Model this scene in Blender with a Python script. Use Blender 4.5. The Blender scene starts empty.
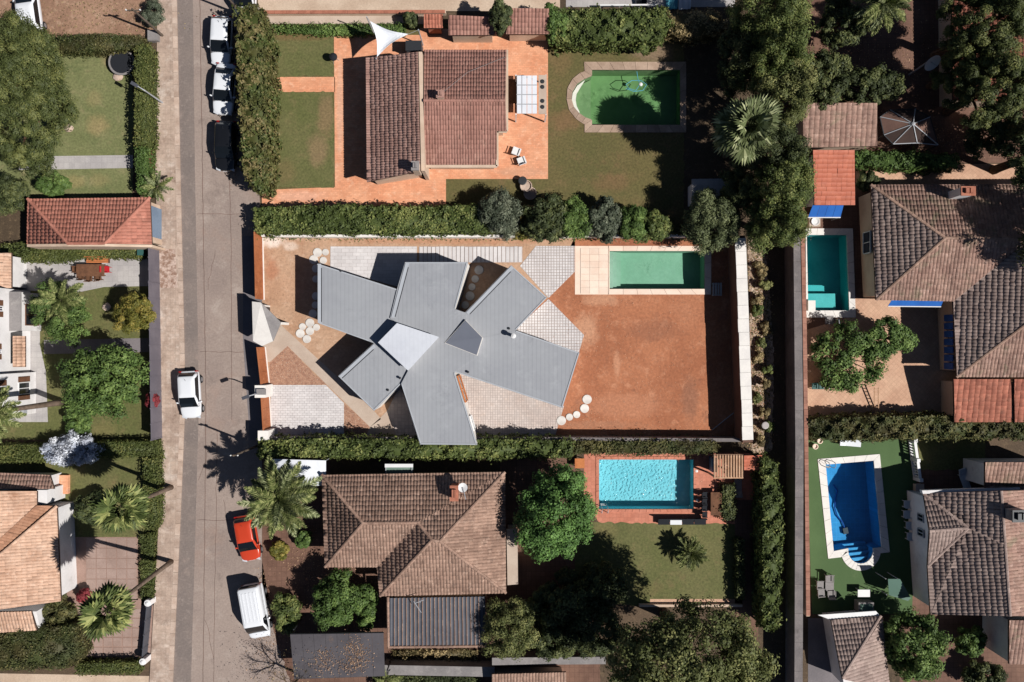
import bpy, bmesh, math, random
import numpy as np
from mathutils import Vector
from mathutils.geometry import tessellate_polygon

# ------------------------------------------------------------------ camera, sky, sun, exposure
scene = bpy.context.scene
col = scene.collection
CAM_H = 66.0            # drone height, metres
PPM = 12.0              # photo pixels per metre at ground level
cam_data = bpy.data.cameras.new('drone_camera')
cam_data.sensor_width = 36.0
cam_data.lens = 36.0 * CAM_H / (1024 / PPM)
cam_data.clip_start = 1.0
cam_data.clip_end = 3000.0
cam = bpy.data.objects.new('drone_camera', cam_data)
cam.location = (0, 0, CAM_H)
col.objects.link(cam)
scene.camera = cam

SUN_ELEV, SUN_TURN = math.radians(48), math.radians(21.5)
to_sun = Vector((math.cos(SUN_ELEV) * math.cos(SUN_TURN), -math.cos(SUN_ELEV) * math.sin(SUN_TURN), math.sin(SUN_ELEV)))
world = bpy.data.worlds.new('World')
scene.world = world
world.use_nodes = True
wn = world.node_tree.nodes
sky = wn.new('ShaderNodeTexSky')
sky.sky_type = 'NISHITA'
sky.sun_disc = False
sky.sun_elevation = SUN_ELEV
sky.sun_rotation = math.atan2(to_sun.x, to_sun.y)
sky.altitude = 300.0
sky.air_density = 0.55
sky.dust_density = 0.3
wn['Background'].inputs['Strength'].default_value = 0.05
world.node_tree.links.new(sky.outputs[0], wn['Background'].inputs['Color'])
sun_data = bpy.data.lights.new('sun', 'SUN')
sun_data.energy = 5.0
sun_data.angle = math.radians(0.5)
sun_data.color = (1.0, 0.97, 0.93)
sun = bpy.data.objects.new('sun', sun_data)
sun.rotation_euler = (-to_sun).to_track_quat('-Z', 'Y').to_euler()
sun.location = to_sun * 200
col.objects.link(sun)
scene.view_settings.view_transform = 'Standard'
scene.view_settings.look = 'None'
scene.view_settings.exposure = 0.0
scene.view_settings.gamma = 1.0
scene.view_settings.use_curve_mapping = False
scene.cycles.max_bounces = 6
scene.cycles.diffuse_bounces = 1
scene.cycles.transparent_max_bounces = 12

# ------------------------------------------------------------------ helpers
R = random.Random(7)
NP = np.random.default_rng(7)

def W(x, y, h=0.0):
    """Photo pixel of something that stands h metres high -> its place in the world."""
    k = (1 - h / CAM_H) / PPM
    return Vector(((x - 512) * k, -(y - 341) * k, h))

def lin(r, g, b, k=0.9):
    def f(c):
        c /= 255.0
        return (c / 12.92 if c <= .04045 else ((c + .055) / 1.055) ** 2.4) * k
    r, g, b = f(r), f(g), f(b)
    y = .2126 * r + .7152 * g + .0722 * b
    s = .96         # a little less saturated, as the photograph is
    return (y + (r - y) * s, y + (g - y) * s, y + (b - y) * s, 1.0)

def nd(nt, typ, **kw):
    n = nt.nodes.new(typ)
    for k, v in kw.items():
        setattr(n, k, v)
    return n

def mix_rgb(nt, fac, a, b, blend='MIX'):
    m = nd(nt, 'ShaderNodeMix', data_type='RGBA', blend_type=blend)
    for sock, val in ((m.inputs[0], fac), (m.inputs[6], a), (m.inputs[7], b)):
        if hasattr(val, 'is_output'):
            nt.links.new(val, sock)
        else:
            sock.default_value = val
    return m.outputs[2]

def ramp(nt, src, lo, hi):
    r = nd(nt, 'ShaderNodeMapRange', interpolation_type='SMOOTHSTEP')
    r.inputs[1].default_value = lo
    r.inputs[2].default_value = hi
    nt.links.new(src, r.inputs[0])
    return r.outputs[0]

def noise(nt, vec, scale, detail=4.0, rough=.6, dist=0.0):
    n = nd(nt, 'ShaderNodeTexNoise')
    n.inputs['Scale'].default_value = scale
    n.inputs['Detail'].default_value = detail
    n.inputs['Roughness'].default_value = rough
    n.inputs['Distortion'].default_value = dist
    nt.links.new(vec, n.inputs['Vector'])
    return n.outputs['Fac']

MATS = {}
def mat(name, c1, c2=None, c3=None, s1=.35, s2=2.5, s3=9., rough=.85, bump=.0, fine=.25, stain2=None, spots=(), tone=0., spec=.3,
        metal=0., brick=None, coat=0.0, translucent=0.0, stripe=None, tone_hue=None, stain=None):
    """One procedural material: patches of c1/c2/c3 at two scales, fine grain, optional brick joints, stripes,
    per-piece tone (attribute 'tone') and relief."""
    m = bpy.data.materials.new(name)
    m.use_nodes = True
    nt = m.node_tree
    bs = nt.nodes['Principled BSDF']
    tc = nd(nt, 'ShaderNodeTexCoord')
    vec = tc.outputs['Object']
    c2 = c2 or c1
    colr = mix_rgb(nt, ramp(nt, noise(nt, vec, s1, 5, .62), .36, .64), c1, c2)
    if c3:
        colr = mix_rgb(nt, ramp(nt, noise(nt, vec, s2, 5, .7, .2), .5, .74), colr, c3)
    if stain:
        colr = mix_rgb(nt, ramp(nt, noise(nt, vec, stain[1], 6, .75, .3), .54, .76), colr, stain[0])
    if stain2:
        colr = mix_rgb(nt, ramp(nt, noise(nt, vec, stain2[1], 6, .7, .5), .52, .7), colr, stain2[0])
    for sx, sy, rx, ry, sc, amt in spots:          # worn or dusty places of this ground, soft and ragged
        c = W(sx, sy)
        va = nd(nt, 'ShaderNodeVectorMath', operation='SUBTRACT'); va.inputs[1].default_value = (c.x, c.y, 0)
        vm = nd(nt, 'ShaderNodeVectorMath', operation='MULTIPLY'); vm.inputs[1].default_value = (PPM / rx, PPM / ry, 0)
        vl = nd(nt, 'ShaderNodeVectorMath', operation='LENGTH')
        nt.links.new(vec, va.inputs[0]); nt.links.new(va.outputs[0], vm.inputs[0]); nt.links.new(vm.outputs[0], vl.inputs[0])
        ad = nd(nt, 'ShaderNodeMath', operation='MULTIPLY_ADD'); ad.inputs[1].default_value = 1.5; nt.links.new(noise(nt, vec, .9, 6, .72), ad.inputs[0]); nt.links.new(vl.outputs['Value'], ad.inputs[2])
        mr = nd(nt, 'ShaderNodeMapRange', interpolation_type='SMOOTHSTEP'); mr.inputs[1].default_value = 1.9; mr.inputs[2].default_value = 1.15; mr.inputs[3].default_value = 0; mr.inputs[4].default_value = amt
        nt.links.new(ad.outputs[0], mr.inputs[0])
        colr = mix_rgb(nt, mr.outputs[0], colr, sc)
    g = noise(nt, vec, s3, 3, .7)
    gm = nd(nt, 'ShaderNodeMapRange')
    gm.inputs[1].default_value, gm.inputs[2].default_value = .25, .75
    gm.inputs[3].default_value, gm.inputs[4].default_value = 1 - fine, 1 + fine
    nt.links.new(g, gm.inputs[0])
    colr = mix_rgb(nt, 1.0, colr, gm.outputs[0], 'MULTIPLY')
    if brick:
        bt = nd(nt, 'ShaderNodeTexBrick', offset=brick.get('off', .5))
        bt.inputs['Scale'].default_value = 1
        bt.inputs['Brick Width'].default_value = brick['w']
        bt.inputs['Row Height'].default_value = brick['h']
        bt.inputs['Mortar Size'].default_value = brick.get('m', .015)
        bt.inputs['Mortar Smooth'].default_value = .2
        v = brick.get('v', .12)
        bt.inputs['Color1'].default_value = (1 - v, 1 - v, 1 - v, 1)
        bt.inputs['Color2'].default_value = (1 + v, 1 + v, 1 + v, 1)
        mo = brick.get('mortar', .6)
        bt.inputs['Mortar'].default_value = (mo, mo, mo, 1) if not isinstance(mo, tuple) else mo
        mp = nd(nt, 'ShaderNodeMapping')
        mp.inputs['Rotation'].default_value = (0, 0, brick.get('rot', 0))
        nt.links.new(vec, mp.inputs['Vector'])
        nt.links.new(mp.outputs[0], bt.inputs['Vector'])
        colr = mix_rgb(nt, 1.0, colr, bt.outputs['Color'], 'MULTIPLY')
    if stripe:
        wv = nd(nt, 'ShaderNodeTexWave', wave_type='BANDS', bands_direction=stripe[0])
        wv.inputs['Scale'].default_value = stripe[1]
        wv.inputs['Distortion'].default_value = .0
        nt.links.new(vec, wv.inputs['Vector'])
        mr = nd(nt, 'ShaderNodeMapRange')
        mr.inputs[1].default_value, mr.inputs[2].default_value = .0, .25
        mr.inputs[3].default_value, mr.inputs[4].default_value = 1 - stripe[2], 1
        nt.links.new(wv.outputs['Fac'], mr.inputs[0])
        colr = mix_rgb(nt, 1.0, colr, mr.outputs[0], 'MULTIPLY')
    if tone:
        at = nd(nt, 'ShaderNodeAttribute', attribute_name='tone')
        mr = nd(nt, 'ShaderNodeMapRange')
        mr.inputs[3].default_value, mr.inputs[4].default_value = 1 - tone, 1 + tone
        nt.links.new(at.outputs['Fac'], mr.inputs[0])
        if tone_hue:
            colr = mix_rgb(nt, ramp(nt, at.outputs['Fac'], .45, 1.0), colr, tone_hue)
        colr = mix_rgb(nt, 1.0, colr, mr.outputs[0], 'MULTIPLY')
    nt.links.new(colr, bs.inputs['Base Color'])
    bs.inputs['Roughness'].default_value = rough
    bs.inputs['Specular IOR Level'].default_value = spec
    bs.inputs['Metallic'].default_value = metal
    if coat:
        bs.inputs['Coat Weight'].default_value = coat
        bs.inputs['Coat Roughness'].default_value = .05
    if bump:
        bn = nd(nt, 'ShaderNodeBump')
        bn.inputs['Strength'].default_value = min(1.0, bump)
        bn.inputs['Distance'].default_value = .08
        nt.links.new(g, bn.inputs['Height'])
        nt.links.new(bn.outputs[0], bs.inputs['Normal'])
    if translucent:
        tr = nd(nt, 'ShaderNodeBsdfTranslucent')
        nt.links.new(colr, tr.inputs['Color'])
        mx = nd(nt, 'ShaderNodeMixShader')
        mx.inputs[0].default_value = translucent
        nt.links.new(bs.outputs[0], mx.inputs[1])
        nt.links.new(tr.outputs[0], mx.inputs[2])
        nt.links.new(mx.outputs[0], nt.nodes['Material Output'].inputs['Surface'])
    MATS[name] = m
    return m

def water_mat(name, absorb, density, ripple=.25, rscale=2.2):
    """Clear water: lets the sun in, mirrors the sky, absorbs with depth."""
    m = bpy.data.materials.new(name)
    m.use_nodes = True
    nt = m.node_tree
    nt.nodes.remove(nt.nodes['Principled BSDF'])
    out = nt.nodes['Material Output']
    tp = nd(nt, 'ShaderNodeBsdfTransparent')
    gl = nd(nt, 'ShaderNodeBsdfGlossy')
    gl.inputs['Roughness'].default_value = .06
    fr = nd(nt, 'ShaderNodeFresnel')
    fr.inputs['IOR'].default_value = 1.33
    tc = nd(nt, 'ShaderNodeTexCoord')
    n = nd(nt, 'ShaderNodeTexNoise')
    n.inputs['Scale'].default_value = rscale
    n.inputs['Detail'].default_value = 3
    nt.links.new(tc.outputs['Object'], n.inputs['Vector'])
    bn = nd(nt, 'ShaderNodeBump')
    bn.inputs['Strength'].default_value = ripple
    bn.inputs['Distance'].default_value = .1
    nt.links.new(n.outputs['Fac'], bn.inputs['Height'])
    nt.links.new(bn.outputs[0], gl.inputs['Normal'])
    nt.links.new(bn.outputs[0], fr.inputs['Normal'])
    mx = nd(nt, 'ShaderNodeMixShader')
    nt.links.new(fr.outputs[0], mx.inputs[0])
    nt.links.new(tp.outputs[0], mx.inputs[1])
    nt.links.new(gl.outputs[0], mx.inputs[2])
    nt.links.new(mx.outputs[0], out.inputs['Surface'])
    va = nd(nt, 'ShaderNodeVolumeAbsorption')
    va.inputs['Color'].default_value = absorb
    va.inputs['Density'].default_value = density
    nt.links.new(va.outputs[0], out.inputs['Volume'])
    MATS[name] = m
    return m

class MB:
    """Collects shapes; build() links them as one mesh object."""
    def __init__(s):
        s.v, s.f, s.t = [], [], []
    def add(s, vs, fs, t=.5):
        o = len(s.v)
        s.v += [tuple(p) for p in vs]
        s.f += [tuple(i + o for i in f) for f in fs]
        s.t += [t] * len(fs)
        return s
    def box(s, x0, y0, z0, x1, y1, z1, t=.5):
        vs = [(x0, y0, z0), (x1, y0, z0), (x1, y1, z0), (x0, y1, z0), (x0, y0, z1), (x1, y0, z1), (x1, y1, z1), (x0, y1, z1)]
        return s.add(vs, [(0, 3, 2, 1), (4, 5, 6, 7), (0, 1, 5, 4), (1, 2, 6, 5), (2, 3, 7, 6), (3, 0, 4, 7)], t)
    def obox(s, c, ax, ay, az, t=.5):
        """box from centre and three half axes"""
        c, ax, ay, az = map(Vector, (c, ax, ay, az))
        vs = [c - ax - ay - az, c + ax - ay - az, c + ax + ay - az, c - ax + ay - az,
              c - ax - ay + az, c + ax - ay + az, c + ax + ay + az, c - ax + ay + az]
        return s.add(vs, [(0, 3, 2, 1), (4, 5, 6, 7), (0, 1, 5, 4), (1, 2, 6, 5), (2, 3, 7, 6), (3, 0, 4, 7)], t)
    def bar(s, p, q, w, h, t=.5):
        p, q = Vector(p), Vector(q)
        d = q - p
        if d.length < 1e-6:
            return s
        dn = d.normalized()
        side = dn.cross(Vector((0, 0, 1)))
        if side.length < 1e-4:
            side = Vector((1, 0, 0))
        side.normalize()
        up = side.cross(dn)
        return s.obox((p + q) / 2, d / 2, side * w / 2, up * h / 2, t)
    def prism(s, pts, z0, z1, t=.5):
        """pts: xy outline; z0, z1 numbers or lists (per corner)"""
        n = len(pts)
        pts = [Vector((p[0], p[1])) for p in pts]
        if sum(pts[i].x * pts[(i + 1) % n].y - pts[(i + 1) % n].x * pts[i].y for i in range(n)) < 0:
            pts = pts[::-1]
            z0 = z0[::-1] if isinstance(z0, list) else z0
            z1 = z1[::-1] if isinstance(z1, list) else z1
        za = z0 if isinstance(z0, list) else [z0] * n
        zb = z1 if isinstance(z1, list) else [z1] * n
        vs = [(p.x, p.y, z) for p, z in zip(pts, za)] + [(p.x, p.y, z) for p, z in zip(pts, zb)]
        tri = tessellate_polygon([[Vector((p.x, p.y, 0)) for p in pts]])
        fs = []
        for a, b, c in tri:
            ar = (pts[b] - pts[a]).cross(pts[c] - pts[a])
            if ar < 0:
                a, b, c = a, c, b
            fs.append((a + n, b + n, c + n))
            fs.append((c, b, a))
        fs += [(i, (i + 1) % n, (i + 1) % n + n, i + n) for i in range(n)]
        return s.add(vs, fs, t)
    def tube(s, pts, rad, n=7, t=.5, cap=True):
        pts = [Vector(p) for p in pts]
        rad = rad if isinstance(rad, (list, tuple)) else [rad] * len(pts)
        o = len(s.v)
        for i, p in enumerate(pts):
            d = (pts[min(i + 1, len(pts) - 1)] - pts[max(i - 1, 0)]).normalized()
            a = d.cross(Vector((0, 0, 1)))
            if a.length < 1e-3:
                a = Vector((1, 0, 0))
            a.normalize()
            b = d.cross(a)
            for k in range(n):
                an = 2 * math.pi * k / n
                s.v.append(tuple(p + (a * math.cos(an) + b * math.sin(an)) * rad[i]))
        for i in range(len(pts) - 1):
            for k in range(n):
                s.f.append((o + i * n + k, o + (i + 1) * n + k, o + (i + 1) * n + (k + 1) % n, o + i * n + (k + 1) % n))
                s.t.append(t)
        if cap:
            s.f.append(tuple(o + k for k in range(n))); s.t.append(t)
            e = o + (len(pts) - 1) * n
            s.f.append(tuple(e + n - 1 - k for k in range(n))); s.t.append(t)
        return s
    def lathe(s, c, prof, n=20, t=.5, sx=1., sy=1.):
        """prof: (radius, z) from bottom to top round centre c"""
        c = Vector(c); o = len(s.v)
        for r, z in prof:
            for k in range(n):
                a = 2 * math.pi * k / n
                s.v.append((c.x + r * sx * math.cos(a), c.y + r * sy * math.sin(a), c.z + z))
        for i in range(len(prof) - 1):
            for k in range(n):
                s.f.append((o + i * n + k, o + i * n + (k + 1) % n, o + (i + 1) * n + (k + 1) % n, o + (i + 1) * n + k)); s.t.append(t)
        s.f.append(tuple(o + n - 1 - k for k in range(n))); s.t.append(t)
        e = o + (len(prof) - 1) * n
        s.f.append(tuple(e + k for k in range(n))); s.t.append(t)
        return s
    def mesh(s, name):
        me = bpy.data.meshes.new(name)
        me.from_pydata(s.v, [], s.f)
        a = me.attributes.new('tone', 'FLOAT', 'FACE')
        a.data.foreach_set('value', s.t)
        return me
    def base(s):
        a = np.array(s.v)
        return Vector(((a[:, 0].min() + a[:, 0].max()) / 2, (a[:, 1].min() + a[:, 1].max()) / 2, a[:, 2].min()))
    def build(s, name, m, parent=None, local=False, smooth=False, keep0=False):
        """local: coordinates are already the thing's own; otherwise world coordinates, moved to parent or own base"""
        if not local:
            off = world_loc(parent) if parent else (Vector((0, 0, 0)) if keep0 else s.base())
            s.v = [(x - off.x, y - off.y, z - off.z) for x, y, z in s.v]
        me = s.mesh(name)
        if smooth:
            me.polygons.foreach_set('use_smooth', [True] * len(me.polygons))
        o = link(name, me, m, parent)
        if not local and not parent:
            o.location = off
        return o

def world_loc(o):
    p = Vector((0, 0, 0))
    while o:
        p += Vector(o.location)
        o = o.parent
    return p

def link(name, me, m, parent=None):
    if m is not None and len(me.materials) == 0:
        me.materials.append(MATS[m] if isinstance(m, str) else m)
    o = bpy.data.objects.new(name, me)
    col.objects.link(o)
    if parent:
        o.parent = parent
    return o

def tag(o, label=None, cat=None, group=None, kind=None):
    if label: o['label'] = label
    if cat: o['category'] = cat
    if group: o['group'] = group
    if kind: o['kind'] = kind
    return o

def thing(name, label, cat, loc=(0, 0, 0), rz=0., group=None):
    o = bpy.data.objects.new(name, None)
    o.empty_display_size = .3
    col.objects.link(o)
    o.location = loc
    o.rotation_euler = (0, 0, rz)
    return tag(o, label, cat, group)

def copy_tree(o, parent=None):
    c = o.copy()
    col.objects.link(c)
    c.parent = parent
    for ch in list(o.children):
        copy_tree(ch, c)
    return c

def P2(px, h=0.):
    return [W(x, y, h) for x, y in px]

HOLES = []        # pool openings, px outlines, cut through every ground sheet that contains them
LEVEL = {}
def inside(pt, poly):
    x, y = pt; r = False
    for i in range(len(poly)):
        (x0, y0), (x1, y1) = poly[i], poly[i - 1]
        if (y0 > y) != (y1 > y) and x < (x1 - x0) * (y - y0) / (y1 - y0) + x0:
            r = not r
    return r

def ragged(poly, k, step=3.0):
    out = []
    for (x0, y0), (x1, y1) in zip(poly, poly[1:] + poly[:1]):
        L = math.hypot(x1 - x0, y1 - y0); n = max(1, int(L / step))
        if max(abs(x0), abs(y0), abs(x1), abs(y1)) > 1100: n = 1
        for i in range(n):
            j = R.gauss(0, k) if i else 0
            out.append((x0 + (x1 - x0) * i / n - (y1 - y0) / L * j, y0 + (y1 - y0) * i / n + (x1 - x0) / L * j))
    return out

def sheet(name, m, poly, level, label, cat='ground', thick=None, z=None):
    """a ground surface: one flat sheet, 4 mm per level (or a raised slab with real sides)"""
    z = level * .004 if z is None else z
    if name in ('lawn', 'garden', 'verge', 'dirt_lot', 'gravel_bed', 'scrub_strip', 'grit', 'bare_patch'):
        poly = ragged(poly, .55)
    loops = [[W(x, y) for x, y in poly]]
    for hp in HOLES:
        c = (sum(p[0] for p in hp) / len(hp), sum(p[1] for p in hp) / len(hp))
        if inside(c, poly):
            loops.append([W(x, y) for x, y in hp])
    flat = [p for l in loops for p in l]
    tri = tessellate_polygon(loops)
    b = MB()
    fs = []
    for a, c, d in tri:
        if (flat[c] - flat[a]).cross(flat[d] - flat[a]).z < 0:
            c, d = d, c
        fs.append((a, c, d))
    b.add([(p.x, p.y, z) for p in flat], fs)
    if thick:
        l = loops[0]; n = len(l)
        vs = [(p.x, p.y, z) for p in l] + [(p.x, p.y, z - thick) for p in l]
        b.add(vs, [(i, (i + 1) % n, (i + 1) % n + n, i + n) for i in range(n)])
    o = b.build(name, m, keep0=True)
    return tag(o, label, cat, kind='structure')

def offset_poly(pts, d):
    """inset (d>0) of a simple outline given as xy"""
    p = [Vector((q[0], q[1])) for q in pts]
    n = len(p)
    area = sum(p[i].x * p[(i + 1) % n].y - p[(i + 1) % n].x * p[i].y for i in range(n))
    sg = 1 if area > 0 else -1
    out = []
    for i in range(n):
        a, b, c = p[i - 1], p[i], p[(i + 1) % n]
        e1, e2 = (b - a).normalized(), (c - b).normalized()
        n1, n2 = Vector((-e1.y, e1.x)) * sg, Vector((-e2.y, e2.x)) * sg
        den = 1 + n1.dot(n2)
        if den < .15:
            out.append(b + n1 * d)
        else:
            out.append(b + (n1 + n2) * (d / den))
    return out

# ---- leaves -------------------------------------------------------------------
def leaf_mesh(name, pos, nor, length, width, tone, extra=None):
    """a cloud of rhombic leaves (numpy); extra: MB of solid shapes to add"""
    n = len(pos)
    nor = nor / np.maximum(np.linalg.norm(nor, axis=1, keepdims=True), 1e-6)
    r = NP.normal(size=(n, 3))
    u = np.cross(nor, r); u /= np.maximum(np.linalg.norm(u, axis=1, keepdims=True), 1e-6)
    w = np.cross(nor, u)
    L = (length * NP.uniform(.7, 1.3, (n, 1))); B = (width * NP.uniform(.7, 1.3, (n, 1)))
    droop = -0.18 * L * np.array([[0, 0, 1.]])
    v = np.stack([pos - u * L * .5, pos + w * B * .5, pos + u * L * .5 + droop, pos - w * B * .5], axis=1).reshape(-1, 3)
    f = np.arange(4 * n, dtype=np.int32)
    ev = np.array(extra.v, dtype=np.float64).reshape(-1, 3) if extra else np.zeros((0, 3))
    me = bpy.data.meshes.new(name)
    if extra and extra.v:
        vs = np.concatenate([v, ev]); 
        ef = [i + 4 * n for q in extra.f for i in q]
        starts = np.concatenate([np.arange(n) * 4, 4 * n + np.cumsum([0] + [len(q) for q in extra.f])[:-1]]).astype(np.int32)
        loops = np.concatenate([f, np.array(ef, dtype=np.int32)])
        tn = np.concatenate([tone, np.array(extra.t)])
    else:
        vs, starts, loops, tn = v, (np.arange(n) * 4).astype(np.int32), f, tone
    me.vertices.add(len(vs)); me.vertices.foreach_set('co', vs.astype(np.float32).ravel())
    me.loops.add(len(loops)); me.loops.foreach_set('vertex_index', loops.astype(np.int32))
    me.polygons.add(len(starts)); me.polygons.foreach_set('loop_start', starts)
    me.update(calc_edges=True)
    a = me.attributes.new('tone', 'FLOAT', 'FACE')
    a.data.foreach_set('value', tn.astype(np.float32))
    return me

def unit(n):
    d = NP.normal(size=(n, 3))
    return d / np.linalg.norm(d, axis=1, keepdims=True)

def crown_mesh(rx, ry, rz, cz, nclump, nleaf, cr, ln, wd, loose=.5, shell=.55):
    """a crown of leaf clumps spread through an ellipsoid"""
    d = unit(nclump * 3)
    d = d[d[:, 2] > -.45][:nclump]
    nclump = len(d)
    lump = 1 + .2 * np.sin(d[:, 0] * 3.4 + NP.uniform(0, 6)) * np.cos(d[:, 1] * 3.1 + NP.uniform(0, 6)) + .08 * np.sin(d[:, 0] * 9 + d[:, 1] * 8)
    rad = (shell + (1 - shell) * NP.uniform(0, 1, nclump) ** .6) * lump
    cen = d * rad[:, None] * np.array([[rx, ry, rz]]) + np.array([[0, 0, cz]])
    crs = cr * NP.uniform(.65, 1.25, nclump)
    ct = NP.uniform(.15, .85, nclump)
    dd = unit(nclump * nleaf)
    k = np.repeat(np.arange(nclump), nleaf)
    rr = NP.uniform(.35, 1.05, (nclump * nleaf, 1))
    pos = cen[k] + dd * rr * crs[k][:, None] * np.array([[1, 1, .75]])
    nor = dd + unit(len(dd)) * loose + np.array([[0, 0, .5]])
    tone = np.clip(ct[k] + NP.normal(0, .16, len(k)), 0, 1)
    return pos, nor, ln, wd, tone, cen

def tree(label, px, py, rpx, top, m, rpy=None, base=None, kind='broad', cat='tree', name='tree', group=None, dens=1.0, depth=.75, trunk_m='bark', trunk_lean=(0, 0), shell=.5):
    """px,py = middle of the crown in the photo, rpx/rpy its radii in px, top = height of the crown's top"""
    rpy = rpy or rpx
    k = (1 - (top * .7) / CAM_H) / PPM
    rx, ry = rpx * k, rpy * k
    rz = min(depth * (rx + ry) / 2, top * .46)
    hc = top - rz
    c = W(px, py, hc)
    t = thing(name, label, cat, (c.x, c.y, 0), group=group)
    area = rx * ry
    cr = .30 * math.sqrt(area) ** .62
    if kind == 'pine':
        nl, ln, wd = 260, .2, .075
    elif kind == 'fine':
        nl, ln, wd = 180, .17, .08
    else:
        nl, ln, wd = 150, .21, .13
    ncl = int(min(300, max(16, 5.2 * area / (cr * cr) * .85)) * dens)
    pos, nor, ln, wd, tone, cen = crown_mesh(rx * .86, ry * .86, rz, hc, ncl, nl, cr * (.8 if kind == 'pine' else 1), ln, wd, shell=shell, loose=.22 if kind == 'pine' else .34)
    if pos[:, 2].min() < .15:
        pos[:, 2] = np.maximum(pos[:, 2], .15)
    me = leaf_mesh('crown', pos, nor, ln, wd, tone)
    link('crown', me, m, t)
    b = MB()
    r0 = .05 + .028 * top
    lx, ly = trunk_lean
    b.tube([(lx, ly, -.05), (lx * .5 + .06, ly * .5 + .04, hc * .45), (0, 0, hc * .8), (0.05, 0, hc + rz * .4)], [r0 * 1.25, r0, r0 * .7, r0 * .3], 8)
    b.build('trunk', trunk_m, t, local=True)
    lb = MB()
    for i in range(0, min(9, len(cen))):
        e = cen[i * (len(cen) // 9 or 1) % len(cen)]
        lb.tube([(0, 0, hc * .6), tuple(np.array([0, 0, hc * .65]) * .5 + e * .5), tuple(e)], [r0 * .45, r0 * .3, r0 * .12], 5)
    lb.build('limbs', trunk_m, t, local=True)
    return t

def hedge(label, poly, h, m, name='hedge', cat='hedge', dens=1., ln=.17, wd=.1, bump=.22, group=None, z0=0.):
    """poly: outline of the hedge's TOP in the photo; foliage over a lumpy clipped body"""
    pts = [Vector((p.x, p.y)) for p in P2(poly, h)]
    n = len(pts)
    cx = sum(p.x for p in pts) / n; cy = sum(p.y for p in pts) / n
    xs = [p.x for p in pts]; ys = [p.y for p in pts]
    pl = [(p.x, p.y) for p in pts]
    # top
    ph = NP.uniform(0, 6, 4)
    def lump(x, y):
        return bump * (np.sin(x * 2.1 + ph[0]) * np.cos(y * 2.6 + ph[1]) * .5 + np.sin(x * 5.3 + ph[2]) * np.sin(y * 4.7 + ph[3]) * .5)
    A = (max(xs) - min(xs)) * (max(ys) - min(ys))
    N = int(A * 150 * dens)
    X = NP.uniform(min(xs), max(xs), N); Y = NP.uniform(min(ys), max(ys), N)
    ok = np.zeros(N, bool)
    for i in range(n):
        (x0, y0), (x1, y1) = pl[i], pl[i - 1]
        if y0 != y1:
            cr = ((y0 > Y) != (y1 > Y)) & (X < (x1 - x0) * (Y - y0) / (y1 - y0) + x0)
            ok ^= cr
    X, Y = X[ok], Y[ok]
    Z = h + lump(X, Y) - np.abs(NP.normal(0, .12, len(X)))
    pos = [np.stack([X, Y, Z], 1)]
    nor = [np.stack([NP.normal(0, .42, len(X)), NP.normal(0, .42, len(X)), np.ones(len(X))], 1)]
    tn = [np.clip(.48 + .3 * np.sin(X * 1.3 + ph[1]) * np.sin(Y * 1.7 + ph[0]) + .22 * np.sin(X * .45 + ph[2]) + NP.normal(0, .2, len(X)), 0, 1)]
    if bump > .22:            # stray shoots and a few thin places
        k = max(3, int(len(X) / 260)); sel = NP.integers(0, len(X), k)
        for q in sel:
            m_ = int(NP.integers(12, 34)); rr = NP.uniform(.1, .26); hh = NP.uniform(.1, .45)
            pos.append(np.stack([NP.normal(X[q], rr, m_), NP.normal(Y[q], rr, m_), h + NP.uniform(-.1, hh, m_)], 1))
            nor.append(np.stack([NP.normal(0, .6, m_), NP.normal(0, .6, m_), np.ones(m_)], 1)); tn.append(np.clip(NP.normal(NP.uniform(.3, .9), .15, m_), 0, 1))
        thin = NP.integers(0, len(X), max(2, k // 4)); keep = np.ones(len(X), bool)
        for q in thin:
            keep &= ((X - X[q]) ** 2 + (Y - Y[q]) ** 2 > NP.uniform(.15, .32) ** 2) | (NP.uniform(0, 1, len(X)) < .25)
        pos[0], nor[0], tn[0] = pos[0][keep], nor[0][keep], tn[0][keep]
    area = sum(pts[i].x * pts[(i + 1) % n].y - pts[(i + 1) % n].x * pts[i].y for i in range(n))
    sg = 1 if area > 0 else -1
    for i in range(n):
        a, b = pts[i], pts[(i + 1) % n]
        L = (b - a).length
        if L < .05: continue
        e = (b - a) / L; nn = Vector((e.y, -e.x)) * sg
        q = int(L * h * 85 * dens)
        s = NP.uniform(0, L, q); z = NP.uniform(.05, 1, q) * h
        off = lump(s, z) * .8 + NP.normal(0, .07, q)
        x = a.x + e.x * s + nn.x * off; y = a.y + e.y * s + nn.y * off
        pos.append(np.stack([x, y, z], 1))
        nor.append(np.stack([nn.x + NP.normal(0, .5, q), nn.y + NP.normal(0, .5, q), .3 + NP.normal(0, .5, q)], 1))
        tn.append(np.clip(NP.normal(.5, .22, q), 0, 1))
    pos = np.concatenate(pos); nor = np.concatenate(nor); tn = np.concatenate(tn)
    core = MB(); ins = offset_poly(pl, .13)
    core.prism([(p.x - cx, p.y - cy) for p in ins], 0, h - .22, .25)
    pos[:, 0] -= cx; pos[:, 1] -= cy
    t = thing(name, label, cat, (cx, cy, z0), group=group)
    me = leaf_mesh('foliage', pos, nor, ln, wd, tn, core)
    link('foliage', me, m, t)
    sb = MB()
    for i in range(max(2, int(max(max(xs) - min(xs), max(ys) - min(ys)) / 2))):
        u, v = R.random(), R.random()
        x = min(xs) + (max(xs) - min(xs)) * u - cx; y = min(ys) + (max(ys) - min(ys)) * v - cy
        sb.tube([(x * .9, y * .9, -.03), (x * .9, y * .9, h * .6)], .03, 5)
    sb.build('stems', 'bark', t, local=True)
    return t

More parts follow.
